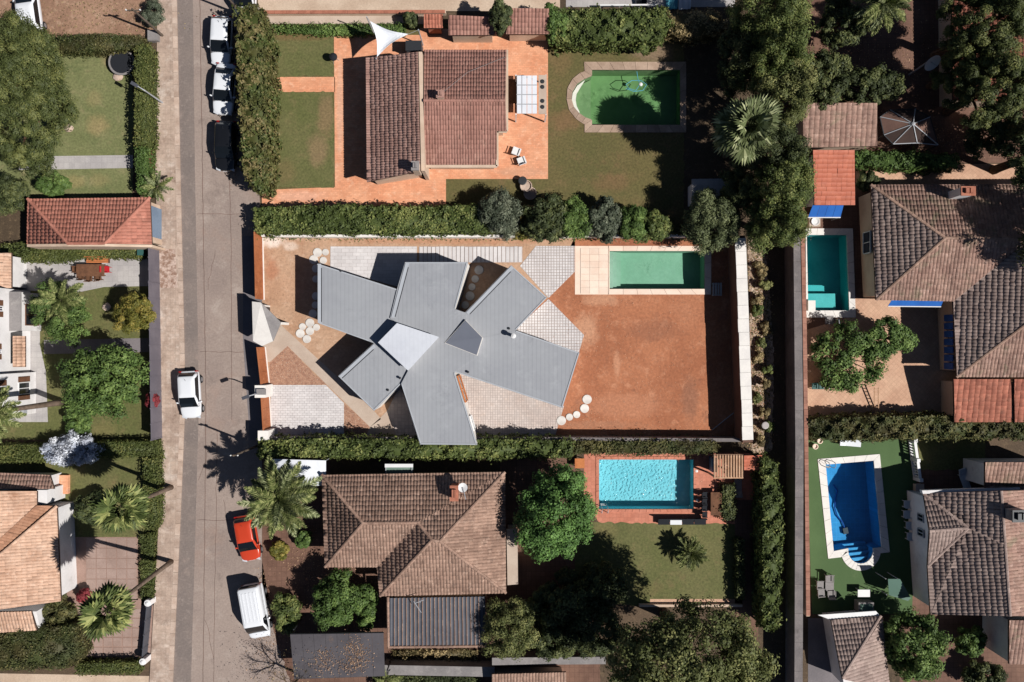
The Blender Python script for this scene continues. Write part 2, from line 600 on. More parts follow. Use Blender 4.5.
# ---- palms ---------------------------------------------------------------------
FROND = {}
def feather_frond(key, L, nl, leaf, arch, m):
    b = MB()
    pts = []
    for i in range(9):
        s = i / 8
        pts.append(Vector((L * s * (1 - .12 * s), 0, arch * L * (s * .75 - 1.15 * s * s))))
    b.tube(pts, [.045 * (1 - .85 * i / 8) + .006 for i in range(9)], 4, .35)
    for i in range(nl):
        s = .12 + .86 * i / (nl - 1)
        p = Vector((L * s * (1 - .12 * s), 0, arch * L * (s * .75 - 1.15 * s * s)))
        ll = leaf * math.sin(math.pi * (.18 + .78 * s)) * R.uniform(.85, 1.1)
        for sd in (-1, 1):
            an = math.radians(R.uniform(38, 58))
            d = Vector((math.cos(an), sd * math.sin(an), R.uniform(-.12, .22)))
            tip = p + d * ll - Vector((0, 0, ll * .16))
            mid = p + d * ll * .5 + Vector((0, 0, .02))
            w = Vector((-math.sin(an) * sd * 0 + .032, 0, .0))
            b.add([p - w, p + w, mid + w * 1.2, tip, mid - w * 1.2], [(0, 1, 2, 4), (4, 2, 3)], R.random())
    FROND[key] = b.mesh('frond')
    FROND[key].materials.append(MATS[m])

def fan_frond(key, stalk, rad, nb, m):
    b = MB()
    c = Vector((stalk, 0, .0))
    b.tube([(0, 0, 0), (stalk * .5, 0, stalk * .12), c], [.03, .022, .014], 4, .35)
    sp = math.radians(262)
    for i in range(nb):
        a = -sp / 2 + sp * i / (nb - 1)
        d = Vector((math.cos(a), math.sin(a), 0))
        sd = Vector((-d.y, d.x, 0))
        w = rad * sp / nb * .5
        r = rad * (1 - .18 * abs(a) / (sp / 2)) * R.uniform(.9, 1.05)
        up = .05 if i % 2 else 0.
        b.add([c, c + d * r * .55 + sd * w + Vector((0, 0, -.02 + up)), c + d * r + Vector((0, 0, -.2 * rad * R.uniform(.6, 1.6))), c + d * r * .55 - sd * w + Vector((0, 0, -.02 + up * .3))],
              [(0, 1, 2, 3)], R.random())
    FROND[key] = b.mesh('frond')
    FROND[key].materials.append(MATS[m])

def palm(label, bx, by, px, py, h, keys, n, scale, trunk_r=.2, name='palm_tree', droop=(-35, 70), trunk_m='palm_bark', dead=0):
    """bx,by foot on the ground, px,py middle of the crown in the photo, h its height"""
    base = W(bx, by); top = W(px, py, h)
    t = thing(name, label, 'palm', base)
    q = top - base
    b = MB()
    pts = []; rad = []
    N = 9
    for i in range(N):
        s = i / (N - 1)
        pts.append(Vector((q.x * s ** 1.15, q.y * s ** 1.15, q.z * s)))
        rad.append(trunk_r * (1.25 - .45 * s + (.12 if i == 0 else 0)))
    b.tube(pts, rad, 9)
    b.build('trunk', trunk_m, t, local=True, smooth=True)
    ga = 2.39996
    for i in range(n):
        s = (i + .5) / n
        el = droop[1] + (droop[0] - droop[1]) * s ** .8
        f = bpy.data.objects.new('frond', FROND[keys[i % len(keys)]])
        col.objects.link(f); f.parent = t
        f.location = q + Vector((0, 0, .12 * (1 - s)))
        f.rotation_euler = (R.uniform(-.25, .25), -math.radians(el), i * ga + R.uniform(-.15, .15))
        k = scale * R.uniform(.85, 1.08)
        f.scale = (k, k, k)
    hb = MB()
    hb.lathe(q, [(trunk_r * .9, -.5), (trunk_r * 1.7, -.15), (trunk_r * 1.3, .12), (.05, .25)], 9)
    hb.build('crown_heart', trunk_m, t, local=True)
    return t

# ---- roofs ---------------------------------------------------------------------
def plane_of(poly):
    n = Vector((0, 0, 0))
    for i in range(len(poly)):
        a, b = poly[i], poly[(i + 1) % len(poly)]
        n += Vector(((a.y - b.y) * (a.z + b.z), (a.z - b.z) * (a.x + b.x), (a.x - b.x) * (a.y + b.y)))
    n.normalize()
    if n.z < 0: n = -n
    v = Vector((0, 0, 1)) - n * n.z
    if v.length < 1e-4: v = Vector((0, 1, 0))
    v.normalize()
    return n, v.cross(n), v

def tiles(poly, m, parent, pitch=.25, course=.38, amp=.058, step=.008, flat=False):
    """curved clay tiles, each its own little barrel, laid on one convex slope and cut at its edges"""
    n, u, v = plane_of(poly)
    c = sum(poly, Vector()) / len(poly)
    d = c.dot(n)
    us = [p.dot(u) for p in poly]; vs = [p.dot(v) for p in poly]
    i0, i1 = math.floor(min(us) / pitch) - 1, math.ceil(max(us) / pitch) + 1
    j0, j1 = math.floor(min(vs) / course) - 1, math.ceil(max(vs) / course) + 1
    ii, jj = np.meshgrid(np.arange(i0, i1), np.arange(j0, j1)); ii = ii.ravel(); jj = jj.ravel()
    # drop the tiles that lie wholly outside
    P = [(p.dot(u), p.dot(v)) for p in poly]
    ar = sum(P[k][0] * P[(k + 1) % len(P)][1] - P[(k + 1) % len(P)][0] * P[k][1] for k in range(len(P)))
    if ar < 0: P = P[::-1]
    keep = np.ones(len(ii), bool)
    cu, cv = (ii + .5) * pitch, (jj + .5) * course
    for k in range(len(P)):
        (x0, y0), (x1, y1) = P[k], P[(k + 1) % len(P)]
        l = math.hypot(x1 - x0, y1 - y0)
        if l < 1e-6: continue
        keep &= ((x1 - x0) * (cv - y0) - (y1 - y0) * (cu - x0)) / l > -.4
    ii, jj = ii[keep], jj[keep]
    N = len(ii)
    if N == 0: return None
    ks = np.array([0, .5, 1.]) if flat else np.array([0, .2, .5, .8, 1.])
    prof = np.array([0.3, .35, 0.3]) if flat else np.array([0, .82, 1., .82, 0.])
    K = len(ks)
    ju = NP.normal(0, .008, N); jh = NP.normal(0, .007, N); jv = NP.normal(0, .012, N)
    U = (ii * pitch + ju)[:, None] + ks[None] * pitch * .985
    hb = prof[None] * amp + jh[:, None]
    vlo = (jj * course - .03 + jv)[:, None] + 0 * U; vhi = ((jj + 1) * course)[:, None] + 0 * U
    ua, va, na = (np.array(x)[None, None] for x in (u, v, n))
    lo = ua * U[..., None] + va * vlo[..., None] + na * (d + hb + step)[..., None]
    hi = ua * U[..., None] + va * vhi[..., None] + na * (d + hb * .93)[..., None]
    ft = ua * U[..., None] + va * vlo[..., None] + na * (d + hb * .9 - .004)[..., None]
    verts = np.concatenate([lo, hi, ft], axis=1).reshape(-1, 3)
    fb = []
    for k in range(K - 1):
        fb.append((k, k + 1, K + k + 1, K + k))
        fb.append((2 * K + k, 2 * K + k + 1, k + 1, k))
    fb = np.array(fb)
    faces = (np.arange(N)[:, None, None] * 3 * K + fb[None]).reshape(-1)
    nf = N * len(fb)
    me = bpy.data.meshes.new('roof_tiles')
    off = world_loc(parent)
    verts = verts - np.array(off)[None]
    me.vertices.add(len(verts)); me.vertices.foreach_set('co', verts.astype(np.float32).ravel())
    me.loops.add(nf * 4); me.loops.foreach_set('vertex_index', faces.astype(np.int32))
    me.polygons.add(nf); me.polygons.foreach_set('loop_start', (np.arange(nf) * 4).astype(np.int32))
    me.update(calc_edges=True)
    a = me.attributes.new('tone', 'FLOAT', 'FACE')
    a.data.foreach_set('value', np.repeat(np.clip(NP.normal(.5, .2, N) + .12 * np.sin(ii * 12.9898) , 0, 1), len(fb)).astype(np.float32))
    bm = bmesh.new(); bm.from_mesh(me)
    L = len(poly)
    for k in range(L):
        p, q = poly[k], poly[(k + 1) % L]
        e = (q - p)
        if e.length < 1e-5: continue
        no = e.cross(n).normalized()
        if (c - p).dot(no) > 0: no = -no
        bmesh.ops.bisect_plane(bm, geom=bm.verts[:] + bm.edges[:] + bm.faces[:], plane_co=p - off, plane_no=no, clear_outer=True)
    bm.to_mesh(me); bm.free()
    if not len(me.polygons): return None
    o = link('roof_tiles', me, m, parent)
    o['kind'] = 'stuff'
    return o

def caps(lines, m, parent, r=.12):
    b = MB()
    for p, q in lines:
        p, q = Vector(p), Vector(q)
        L = (q - p).length
        n = max(1, int(L / .42))
        e = (q - p) / L
        sd = e.cross(Vector((0, 0, 1))).normalized(); up = sd.cross(e)
        for i in range(n):
            a = p + e * (L * i / n - .03); z = p + e * (L * (i + 1) / n)
            ring = []
            for base, rr in ((a, r * 1.1), (z, r * .95)):
                for k in range(5):
                    an = math.pi * k / 4
                    ring.append(base + sd * rr * math.cos(an) + up * (rr * .8 * math.sin(an) + .03))
            b.add(ring, [(k, k + 1, 5 + k + 1, 5 + k) for k in range(4)] + [(4, 3, 2, 1, 0), (5, 6, 7, 8, 9)], R.random())
    o = b.build('ridge_tiles', m, parent)
    o['kind'] = 'stuff'
    return o

def roof_on(house, slopes, tile_m, lines=(), **kw):
    """slopes: px outlines with heights; slopes that do not touch become roof parts of their own"""
    left = list(slopes); first = None
    while left:
        comp = [left.pop(0)]; grew = True
        while grew:
            grew = False
            for q in left[:]:
                if any(math.hypot(p[0] - r[0], p[1] - r[1]) < .6 for c in comp for p in c for r in q):
                    comp.append(q); left.remove(q); grew = True
        o = roof_piece(house, comp, tile_m, lines if first is None else (), **kw)
        first = first or o
    return first

def roof_piece(house, slopes, tile_m, lines=(), deck_m='roof_deck', pitch=.25, course=.38, thick=.16, cap_m=None, amp=.058, flat=False):
    """one roof: a deck with its tiles as sub-parts"""
    polys = []
    for s in slopes:               # each slope made exactly flat
        P = [W(*p) for p in s]; nn, _, _ = plane_of(P); c = sum(P, Vector()) / len(P)
        polys.append([Vector((p.x, p.y, c.z - (nn.x * (p.x - c.x) + nn.y * (p.y - c.y)) / nn.z)) for p in P])
    b = MB()
    for P in polys:
        n = len(P)
        # top of the deck just under the tiles
        nn, _, _ = plane_of(P)
        order = P if sum(P[i].x * P[(i + 1) % n].y - P[(i + 1) % n].x * P[i].y for i in range(n)) > 0 else P[::-1]
        vs = [(p.x, p.y, p.z - .012) for p in order] + [(p.x, p.y, p.z - thick) for p in order]
        b.add(vs, [tuple(range(n)), tuple(range(2 * n - 1, n - 1, -1))] + [(i + n, (i + 1) % n + n, (i + 1) % n, i) for i in range(n)])
    roof = b.build('roof', deck_m, house)
    for P in polys:
        tiles(P, tile_m, roof, pitch, course, amp=amp, flat=flat)
    if lines:
        caps([(W(*a), W(*z)) for a, z in lines], cap_m or tile_m, roof)
    return roof

def walls(house, px, eave, m, inset=.4, z0=-.05, name='wall'):
    b = MB()
    b.prism(offset_poly(P2(px, eave), inset), z0, eave - .1)
    return b.build(name, m, house)

def window_on(house, a, b_, z0, z1, out, fm='white_paint', pm='dark_glass', shutters=None):
    """a window on a wall: a, b_ = world xy of its two jambs, out = outward direction"""
    a, b_ = Vector((a[0], a[1])), Vector((b_[0], b_[1])); o2 = Vector((out[0], out[1])).normalized()
    fr = MB(); w = .07
    e = (b_ - a).normalized()
    def slab(p, q, za, zb, d0, d1):
        m_ = MB(); pts = [p + o2 * d0, q + o2 * d0, q + o2 * d1, p + o2 * d1]
        m_.prism(pts, za, zb); return m_
    for s in (slab(a, a + e * w, z0, z1, -.05, .06), slab(b_ - e * w, b_, z0, z1, -.05, .06),
              slab(a + e * w, b_ - e * w, z0, z0 + w, -.05, .09), slab(a + e * w, b_ - e * w, z1 - w, z1, -.05, .06),
              slab((a + b_) / 2 - e * .03, (a + b_) / 2 + e * .03, z0 + w, z1 - w, -.05, .05)):
        fr.add(s.v, s.f)
    win = fr.build('window', fm, house)
    pn = slab(a + e * w, b_ - e * w, z0 + w, z1 - w, -.02, .025)
    pn.build('pane', pm, win)
    if shutters:
        for p, q in ((a - e * .45, a - e * .03), (b_ + e * .03, b_ + e * .45)):
            sh = slab(p, q, z0, z1, .01, .06)
            for i in range(6):
                zz = z0 + (z1 - z0) * (i + .5) / 6
                x_ = slab(p + e * .04, q - e * .04, zz - .06, zz + .06, .06, .085); sh.add(x_.v, x_.f)
            sh.build('shutter', shutters, win)
    return win

# ---- pools ---------------------------------------------------------------------
def pool(label, inner, outer, basin_m, water_m, coping_m, depth=1.5, steps=(), stone=.8, z=.06, wl=-.14, name='swimming_pool', gaps=.012):
    """inner/outer: matching px outlines of the water and of the coping"""
    I, O = P2(inner), P2(outer)
    cx = sum(p.x for p in I) / len(I); cy = sum(p.y for p in I) / len(I)
    t = thing(name, label, 'pool', (cx, cy, 0))
    n = len(I)
    b = MB()
    vs = [(p.x, p.y, .03) for p in I] + [(p.x, p.y, -depth) for p in I]
    b.add(vs, [(i, (i + 1) % n, (i + 1) % n + n, i + n) for i in range(n)])
    order = [Vector((p.x, p.y, -depth)) for p in I]
    b.add(order, [tuple(x) for x in tessellate_polygon([order])])
    b.build('basin', basin_m, t)
    for poly, dz in steps:
        s = MB(); s.prism(P2(poly), -depth + .01, -dz); s.build('step', basin_m, t)
    w = MB(); w.prism(offset_poly(I, -.02), -depth - .05, wl); w.build('water', water_m, t)
    for i in range(n):
        a, b_, c, d = I[i], I[(i + 1) % n], O[(i + 1) % n], O[i]
        L = max((b_ - a).length, (c - d).length)
        k = max(1, round(L / stone))
        for j in range(k):
            g0, g1 = j / k + (gaps / L), (j + 1) / k - (gaps / L)
            q = [a.lerp(b_, g0), a.lerp(b_, g1), d.lerp(c, g1), d.lerp(c, g0)]
            s = MB(); s.prism(q, -.1, z + R.uniform(-.006, .006)); s.t = [R.random()] * len(s.t)
            s.build('coping_stone', coping_m, t)
    return t

# ---- cars ----------------------------------------------------------------------
def loft(rings):
    b = MB(); n = len(rings[0])
    vs = [p for r in rings for p in r]
    fs = []
    for i in range(len(rings) - 1):
        for k in range(n):
            fs.append((i * n + k, i * n + (k + 1) % n, (i + 1) * n + (k + 1) % n, (i + 1) * n + k))
    fs.append(tuple(range(n - 1, -1, -1))); e = (len(rings) - 1) * n
    fs.append(tuple(e + k for k in range(n)))
    return b.add(vs, fs)

def car(label, px, py, heading, paint, L=4.1, Wd=1.76, Hh=1.48, style='hatch', cat='car', name='parked_car', group=None):
    """forward is local +Y; heading = degrees turned from photo-up"""
    c = W(px, py, .75); t = thing(name, label, cat, (c.x, c.y, 0.012), math.radians(heading), group)
    hw = Wd / 2
    if style == 'van':
        prof = [(-.5, .93, .55, .95), (-.485, .98, .4, 1.02), (-.3, 1, .3, 1.05), (.0, 1, .28, 1.05), (.25, 1, .28, 1.05), (.36, .98, .3, 1.03), (.44, .94, .32, .95), (.48, .86, .38, .85), (.5, .74, .45, .72)]
    else:
        prof = [(-.5, .76, .48, .78), (-.49, .86, .4, .86), (-.45, .95, .34, .9), (-.34, .99, .26, .92), (-.1, 1, .24, .92), (.12, 1, .24, .92), (.26, .99, .25, .9), (.38, .96, .28, .85), (.45, .88, .32, .77), (.482, .75, .36, .69), (.5, .52, .42, .6)]
    rings = []
    for s, w, z0, z1 in prof:
        y = s * L; w *= hw; zm = (z0 + z1) * .5
        rings.append([(-w * .9, y, z0), (w * .9, y, z0), (w, y, zm), (w * .985, y, z1 - .1), (w * .93, y, z1 - .015), (w * .62, y, z1 + .035), (0, y, z1 + .05),
                      (-w * .62, y, z1 + .035), (-w * .93, y, z1 - .015), (-w * .985, y, z1 - .1), (-w, y, zm)])
    body = loft(rings).build('body', paint, t, local=True, smooth=True)
    body.modifiers.new('round', 'SUBSURF').render_levels = 2
    # cabin: belt -> roof
    if style == 'van':
        yb0, yb1, yr0, yr1, zb, rw = -.495, .40, -.485, .215, 1.0, .9
    elif style == 'sedan':
        yb0, yb1, yr0, yr1, zb, rw = -.42, .28, -.25, .06, .93, .78
    else:
        yb0, yb1, yr0, yr1, zb, rw = -.47, .29, -.385, .05, .93, .8
    def ring(y0, y1, w, z, r):
        pts = []
        for sx, sy in ((-1, -1), (1, -1), (1, 1), (-1, 1)):
            cx, cy = sx * (w - r), (y1 - r if sy > 0 else y0 + r)
            a0 = {(-1, -1): 180, (1, -1): 270, (1, 1): 0, (-1, 1): 90}[(sx, sy)]
            for k in range(4):
                a = math.radians(a0 + 30 * k)
                pts.append((cx + r * math.cos(a), cy + r * math.sin(a), z))
        return pts
    zt = Hh
    wb, wr = hw * .93, hw * rw
    cab = loft([ring(yb0 * L, yb1 * L, wb, zb - .08, .12), ring(yb0 * L * .5 + yr0 * L * .5 - .02, yb1 * L * .5 + yr1 * L * .5 + .03, (wb + wr) / 2 + .025, (zb + zt) / 2, .13),
                ring(yr0 * L, yr1 * L, wr, zt - .05, .16), ring(yr0 * L + .08, yr1 * L - .08, wr - .07, zt, .16), ring(yr0 * L + .5, yr1 * L - .4, wr - .35, zt + .025, .1)])
    cab.build('cabin', paint, t, local=True, smooth=True)
    # glass panels a little proud of the cabin
    def panel(nm, p, thick=.012, m='car_glass', nn=None):
        P = [Vector(q) for q in p]
        nn = Vector(nn) if nn else (P[1] - P[0]).cross(P[2] - P[0]).normalized()
        b = MB(); k = len(P)
        vs = [q + nn * thick for q in P] + [q - nn * .03 for q in P]
        b.add(vs, [tuple(range(k)), tuple(range(2 * k - 1, k - 1, -1))] + [(i + k, (i + 1) % k + k, (i + 1) % k, i) for i in range(k)])
        return b.build(nm, m, t, local=True)
    def lerp(a, b, s): return a + (b - a) * s
    ym = yb1 * L * .5 + yr1 * L * .5 + .03; wm = (wb + wr) / 2 + .025; zm = (zb + zt) / 2
    z0b = zb - .08
    yA, zA = lerp(yb1 * L, ym, .32), lerp(z0b, zm, .32); yB, zB = lerp(ym, yr1 * L, .97), lerp(zm, zt - .05, .97)
    def screen(nm, lo, mi, hi, sg):
        b = MB(); d = Vector((0, sg * .016, .016)); v = []
        for (w, y, z) in (lo, mi, hi):
            v += [Vector((-w, y, z)) + d, Vector((w, y, z)) + d, Vector((-w, y, z)) - d * 3, Vector((w, y, z)) - d * 3]
        f = []
        for i in (0, 4):
            f += [(i, i + 1, i + 5, i + 4), (i + 2, i + 6, i + 7, i + 3), (i, i + 4, i + 6, i + 2), (i + 1, i + 3, i + 7, i + 5)]
        f += [(0, 2, 3, 1), (8, 9, 11, 10)]
        b.add(v, f); b.build(nm, 'car_glass', t, local=True)
    screen('windshield', (wb * .9, yA, zA), (wm * .9, ym, zm), (wr * .9, yB, zB), 1)
    ymr = yb0 * L * .5 + yr0 * L * .5 - .02
    yA, zA = lerp(yb0 * L, ymr, .4), lerp(z0b, zm, .4); yB, zB = lerp(ymr, yr0 * L, .95), lerp(zm, zt - .05, .95)
    screen('rear_window', (wb * .82, yA, zA), (wm * .84, ymr, zm), (wr * .84, yB, zB), -1)
    for s in (-1, 1):
        y0, y1 = lerp(yb0 * L, yr0 * L, .6) + .14, lerp(yb1 * L, yr1 * L, .5) - .1
        yr_0, yr_1 = yr0 * L + .18, yr1 * L - .16
        q = [(s * wb * .997, y1 + .18, zb + .02), (s * wb * .997, y0 - .08 if style != 'van' else y1 - .9, zb + .02), (s * (wr + .01), yr_0 if style != 'van' else y1 - .85, zt - .1), (s * (wr + .01), yr_1, zt - .1)]
        if s > 0: q = q[::-1]
        panel('side_window', q, .03)
    # lights, mirrors, plates, handles
    for s in (-1, 1):
        h = MB(); h.obox((s * hw * .66, L * .468, .66), (.17, -.07 * s * s, 0), (0.0, .1, 0), (0, 0, .07)); h.build('headlight', 'lamp_glass', t, local=True)
        h = MB(); h.obox((s * hw * .78, -L * .487, .78), (.1, 0, 0), (0, .05, 0), (0, 0, .13)); h.build('tail_light', 'tail_red', t, local=True)
        mr = loft([[(s * (hw * .9), L * .17 + a, b) for a, b in ((-.05, .92), (.05, .92), (.05, 1.0), (-.05, 1.0))], [(s * (hw + .14), L * .165 + a, b) for a, b in ((-.06, .9), (.05, .9), (.04, 1.06), (-.06, 1.06))], [(s * (hw + .2), L * .16 + a, b) for a, b in ((-.05, .93), (.03, .93), (.02, 1.03), (-.05, 1.03))]])
        mr.build('mirror', paint, t, local=True)
    pl = MB(); pl.box(-.26, L * .499, .46, .26, L * .503, .57); pl.build('number_plate', 'white_paint', t, local=True)
    if style == 'van':
        for s in (-1, 1):
            rb = MB(); rb.box(s * wr * .8 - .02, yr0 * L + .3, zt - .01, s * wr * .8 + .02, yr1 * L - .3, zt + .035); rb.build('roof_rail', paint, t, local=True)
            for k in range(2):
                rb = MB(); xx = s * wr * (.18 + .36 * k); rb.box(xx - .05, yr0 * L + .35, zt - .01, xx + .05, yr1 * L - .45, zt + .045); rb.build('roof_rib', paint, t, local=True)
            rb = MB(); rb.box(s * (hw + .0) - .012, -.02 * L - .012, .45, s * (hw + .0) + .012, -.02 * L + .012, 1.0); rb.build('door_gap', 'dark_gap', t, local=True)
    else:
        an = MB(); an.tube([(0, yr0 * L + .35, zt), (0, yr0 * L + .22, zt + .16)], .012, 5); an.build('aerial', 'dark_metal', t, local=True)
    ww = .31
    for s in (-1, 1):
        for y in (-.305, .315):
            wh = MB(); n = 14
            c0 = Vector((s * (hw - .07), y * L, ww - .01))
            ring = lambda x, r: [(c0.x + s * x, c0.y + r * math.cos(2 * math.pi * k / n), c0.z + r * math.sin(2 * math.pi * k / n)) for k in range(n)]
            wheel = loft([ring(-.12, ww * .9), ring(-.1, ww), ring(.07, ww), ring(.09, ww * .9), ring(.088, ww * .66)]).build('wheel', 'rubber', t, local=True)
            loft([ring(.05, ww * .64), ring(.094, ww * .6), ring(.1, ww * .15)]).build('rim', 'rim_metal', wheel, local=True)
    return t

# ------------------------------------------------------------------ materials
mat('soil', lin(98, 80, 62), lin(80, 66, 50), lin(118, 98, 74), s1=.2, fine=.35, bump=.3)
mat('road_asphalt', lin(166, 148, 137), lin(151, 134, 125), lin(178, 162, 151), s1=.14, s2=.6, s3=6, fine=0.16, bump=.1, stain=(lin(132, 117, 109), .35), stain2=(lin(160, 138, 126), .2))
mat('tar_seam', lin(112, 94, 86), lin(128, 100, 88), s1=.6, fine=.15)
mat('road_patch', lin(140, 126, 118), lin(128, 116, 110), lin(150, 136, 128), s1=.3, s2=1.5, s3=6, fine=0.15, stain=(lin(156, 138, 128), .45))
mat('pavement', lin(194, 170, 152), lin(172, 148, 132), lin(210, 190, 174), s1=.35, s2=1.6, s3=5, fine=0.2, brick=dict(w=.4, h=.4, m=.012, mortar=.8, off=0, v=.05), stain=(lin(144, 120, 104), .7), stain2=(lin(208, 190, 176), .5))
mat('kerb_stone', lin(205, 182, 165), lin(186, 160, 142), s1=1.2, fine=.14, tone=.12)
mat('cobble', lin(150, 118, 100), lin(205, 180, 165), s1=3.2, s2=4, s3=8, fine=.3, bump=.4)
mat('grass_dry', lin(108, 97, 58), lin(98, 93, 53), lin(124, 103, 68), s1=.22, s2=.7, s3=5.5, fine=.36, stain=(lin(132, 98, 70), .16), stain2=(lin(98, 88, 52), .32),
    spots=[(565, 120, 18, 14, lin(140, 100, 72), .45), (612, 182, 24, 12, lin(136, 98, 70), .39), (560, 60, 14, 16, lin(138, 104, 72), .32), (640, 175, 20, 22, lin(104, 96, 54), .45), (600, 150, 20, 14, lin(96, 92, 52), .39), (655, 52, 26, 13, lin(150, 122, 104), .58)])
mat('grass_green', lin(124, 126, 82), lin(112, 117, 73), lin(144, 136, 96), s1=.3, s2=.8, s3=5.5, fine=.36, stain=(lin(152, 136, 98), .22), stain2=(lin(104, 112, 70), .32),
    spots=[(98, 125, 14, 12, lin(166, 142, 98), .52), (94, 98, 10, 10, lin(154, 138, 94), .45), (112, 62, 12, 9, lin(160, 134, 98), .45), (75, 182, 12, 8, lin(166, 146, 98), .45), (100, 180, 12, 8, lin(160, 142, 96), .39)])
mat('grass_mid', lin(108, 106, 64), lin(98, 101, 56), lin(122, 112, 72), s1=.3, s2=.9, s3=5.5, fine=.36, stain=(lin(130, 106, 74), .19), stain2=(lin(94, 96, 54), .39),
    spots=[(318, 150, 12, 20, lin(170, 130, 104), .39), (326, 115, 10, 26, lin(150, 118, 88), .55), (300, 36, 34, 6, lin(126, 92, 62), .52), (285, 172, 14, 16, lin(132, 104, 72), .32), (690, 545, 30, 24, lin(124, 116, 72), .32), (605, 530, 16, 10, lin(130, 118, 74), .39), (640, 590, 30, 9, lin(120, 106, 66), .32), (60, 480, 14, 9, lin(128, 112, 72), .39), (105, 430, 14, 9, lin(136, 122, 78), .39)])
mat('turf', lin(86, 112, 68), lin(78, 103, 61), s1=.2, s3=16, fine=.12, stain=(lin(96, 116, 74), .4))
mat('dirt_red', lin(186, 120, 84), lin(168, 104, 71), lin(200, 138, 103), s1=.2, s2=1.0, s3=4.5, fine=0.24, bump=.25, stain=(lin(150, 98, 73), .72),
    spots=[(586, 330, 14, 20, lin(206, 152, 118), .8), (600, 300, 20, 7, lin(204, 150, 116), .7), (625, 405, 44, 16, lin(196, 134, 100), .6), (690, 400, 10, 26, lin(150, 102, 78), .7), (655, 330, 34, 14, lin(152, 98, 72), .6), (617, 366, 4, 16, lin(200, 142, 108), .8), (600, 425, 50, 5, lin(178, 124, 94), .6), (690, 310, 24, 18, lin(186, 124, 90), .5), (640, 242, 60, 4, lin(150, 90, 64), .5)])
mat('dirt_sand', lin(198, 160, 130), lin(184, 144, 114), lin(212, 178, 150), s1=.35, s2=1.1, s3=4.5, fine=0.2, bump=.2, stain=(lin(172, 124, 94), .5),
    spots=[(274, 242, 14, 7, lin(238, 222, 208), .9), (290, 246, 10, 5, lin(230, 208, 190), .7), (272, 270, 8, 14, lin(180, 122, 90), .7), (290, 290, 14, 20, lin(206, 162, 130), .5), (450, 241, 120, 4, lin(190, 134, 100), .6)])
mat('dirt_lot', lin(168, 132, 108), lin(146, 112, 90), lin(186, 154, 128), s1=.3, s2=1.3, s3=5, fine=.3, bump=.3, stain=(lin(128, 100, 80), .7))
mat('rubble', lin(192, 168, 146), lin(166, 140, 118), lin(214, 194, 174), s1=.6, s2=2., s3=4, fine=.35, bump=.3, stain=(lin(134, 110, 88), .8))
mat('dirt_pale', lin(212, 188, 164), lin(196, 170, 146), s1=.4, s3=7, fine=.16)
mat('terracotta', lin(238, 170, 130), lin(226, 152, 112), lin(244, 188, 152), s1=.5, s2=1.6, s3=8, fine=.1, brick=dict(w=.3, h=.15, m=.012, mortar=.85, v=.1), stain=(lin(216, 152, 120), .8),
    spots=[(300, 196, 30, 7, lin(236, 182, 154), .6), (520, 172, 30, 6, lin(214, 160, 128), .6), (340, 110, 4, 60, lin(226, 178, 150), .6)])
mat('terracotta_pool', lin(212, 138, 112), lin(200, 124, 98), s1=.6, s3=8, fine=.12, brick=dict(w=.3, h=.3, m=.012, mortar=.82, v=.08, off=0))
mat('patio_pink', lin(216, 174, 144), lin(200, 156, 128), s1=.5, s3=9, fine=.12, brick=dict(w=.3, h=.3, m=.015, mortar=.82, v=.06, rot=.785, off=0))
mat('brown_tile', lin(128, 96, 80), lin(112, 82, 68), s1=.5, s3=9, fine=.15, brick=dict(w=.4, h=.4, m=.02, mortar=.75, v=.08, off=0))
mat('drive_tile', lin(176, 150, 138), lin(160, 134, 122), s1=.5, s3=9, fine=.12)
mat('drive_joint', lin(170, 138, 124), lin(156, 126, 112), s1=.8, fine=.15)
mat('grey_paver', lin(190, 184, 180), lin(176, 170, 168), s1=.5, s3=9, fine=.1, brick=dict(w=.45, h=.45, m=.012, mortar=.82, v=.05, off=0))
mat('dark_paver', lin(132, 124, 126), lin(118, 112, 114), s1=.5, s3=9, fine=.14)
mat('white_paver', lin(224, 218, 216), lin(214, 207, 205), s1=.6, s3=8, fine=.06, tone=.07)
mat('paver_joint', lin(196, 180, 172), lin(184, 166, 158), s1=.8, fine=.15)
mat('grid_joint', lin(184, 168, 160), lin(170, 154, 146), s1=.8, fine=.2)
mat('pink_paver', lin(220, 205, 196), lin(208, 190, 180), lin(222, 200, 186), s1=.4, s2=1.2, s3=8, fine=.08, tone=.08)
mat('beige_concrete', lin(204, 184, 166), lin(192, 170, 152), s1=.5, s3=10, fine=.08)
mat('gravel', lin(186, 142, 116), lin(160, 116, 94), lin(214, 184, 160), s1=3.5, s2=7, s3=11, fine=.35, bump=.6)
mat('pool_stone', lin(250, 226, 206), lin(246, 216, 194), s1=.8, s3=9, fine=.05, tone=.07)
mat('old_coping', lin(184, 158, 138), lin(168, 142, 122), s1=1., s3=9, fine=.14, tone=.13)
mat('white_coping', lin(244, 238, 230), lin(232, 226, 220), s1=1., s3=9, fine=.05, tone=.04)
mat('round_stone', lin(232, 226, 218), lin(214, 206, 198), s1=1.3, s3=8, fine=.1, tone=.1, stain=(lin(190, 180, 170), 1.6))
mat('white_wall', lin(246, 240, 232), lin(236, 229, 222), s1=.7, s3=8, fine=.05)
mat('white_paint', lin(240, 238, 236), lin(230, 229, 228), s1=1, fine=.04, rough=.5)
mat('render_white', lin(244, 240, 238), lin(230, 226, 224), s1=.5, s3=6, fine=.05, stain=(lin(206, 200, 196), .5))
mat('cream_wall', lin(222, 196, 172), lin(206, 178, 154), s1=.5, fine=.08)
mat('wall_brown_shade', lin(112, 82, 68), lin(98, 72, 60), s1=.5, fine=.14)
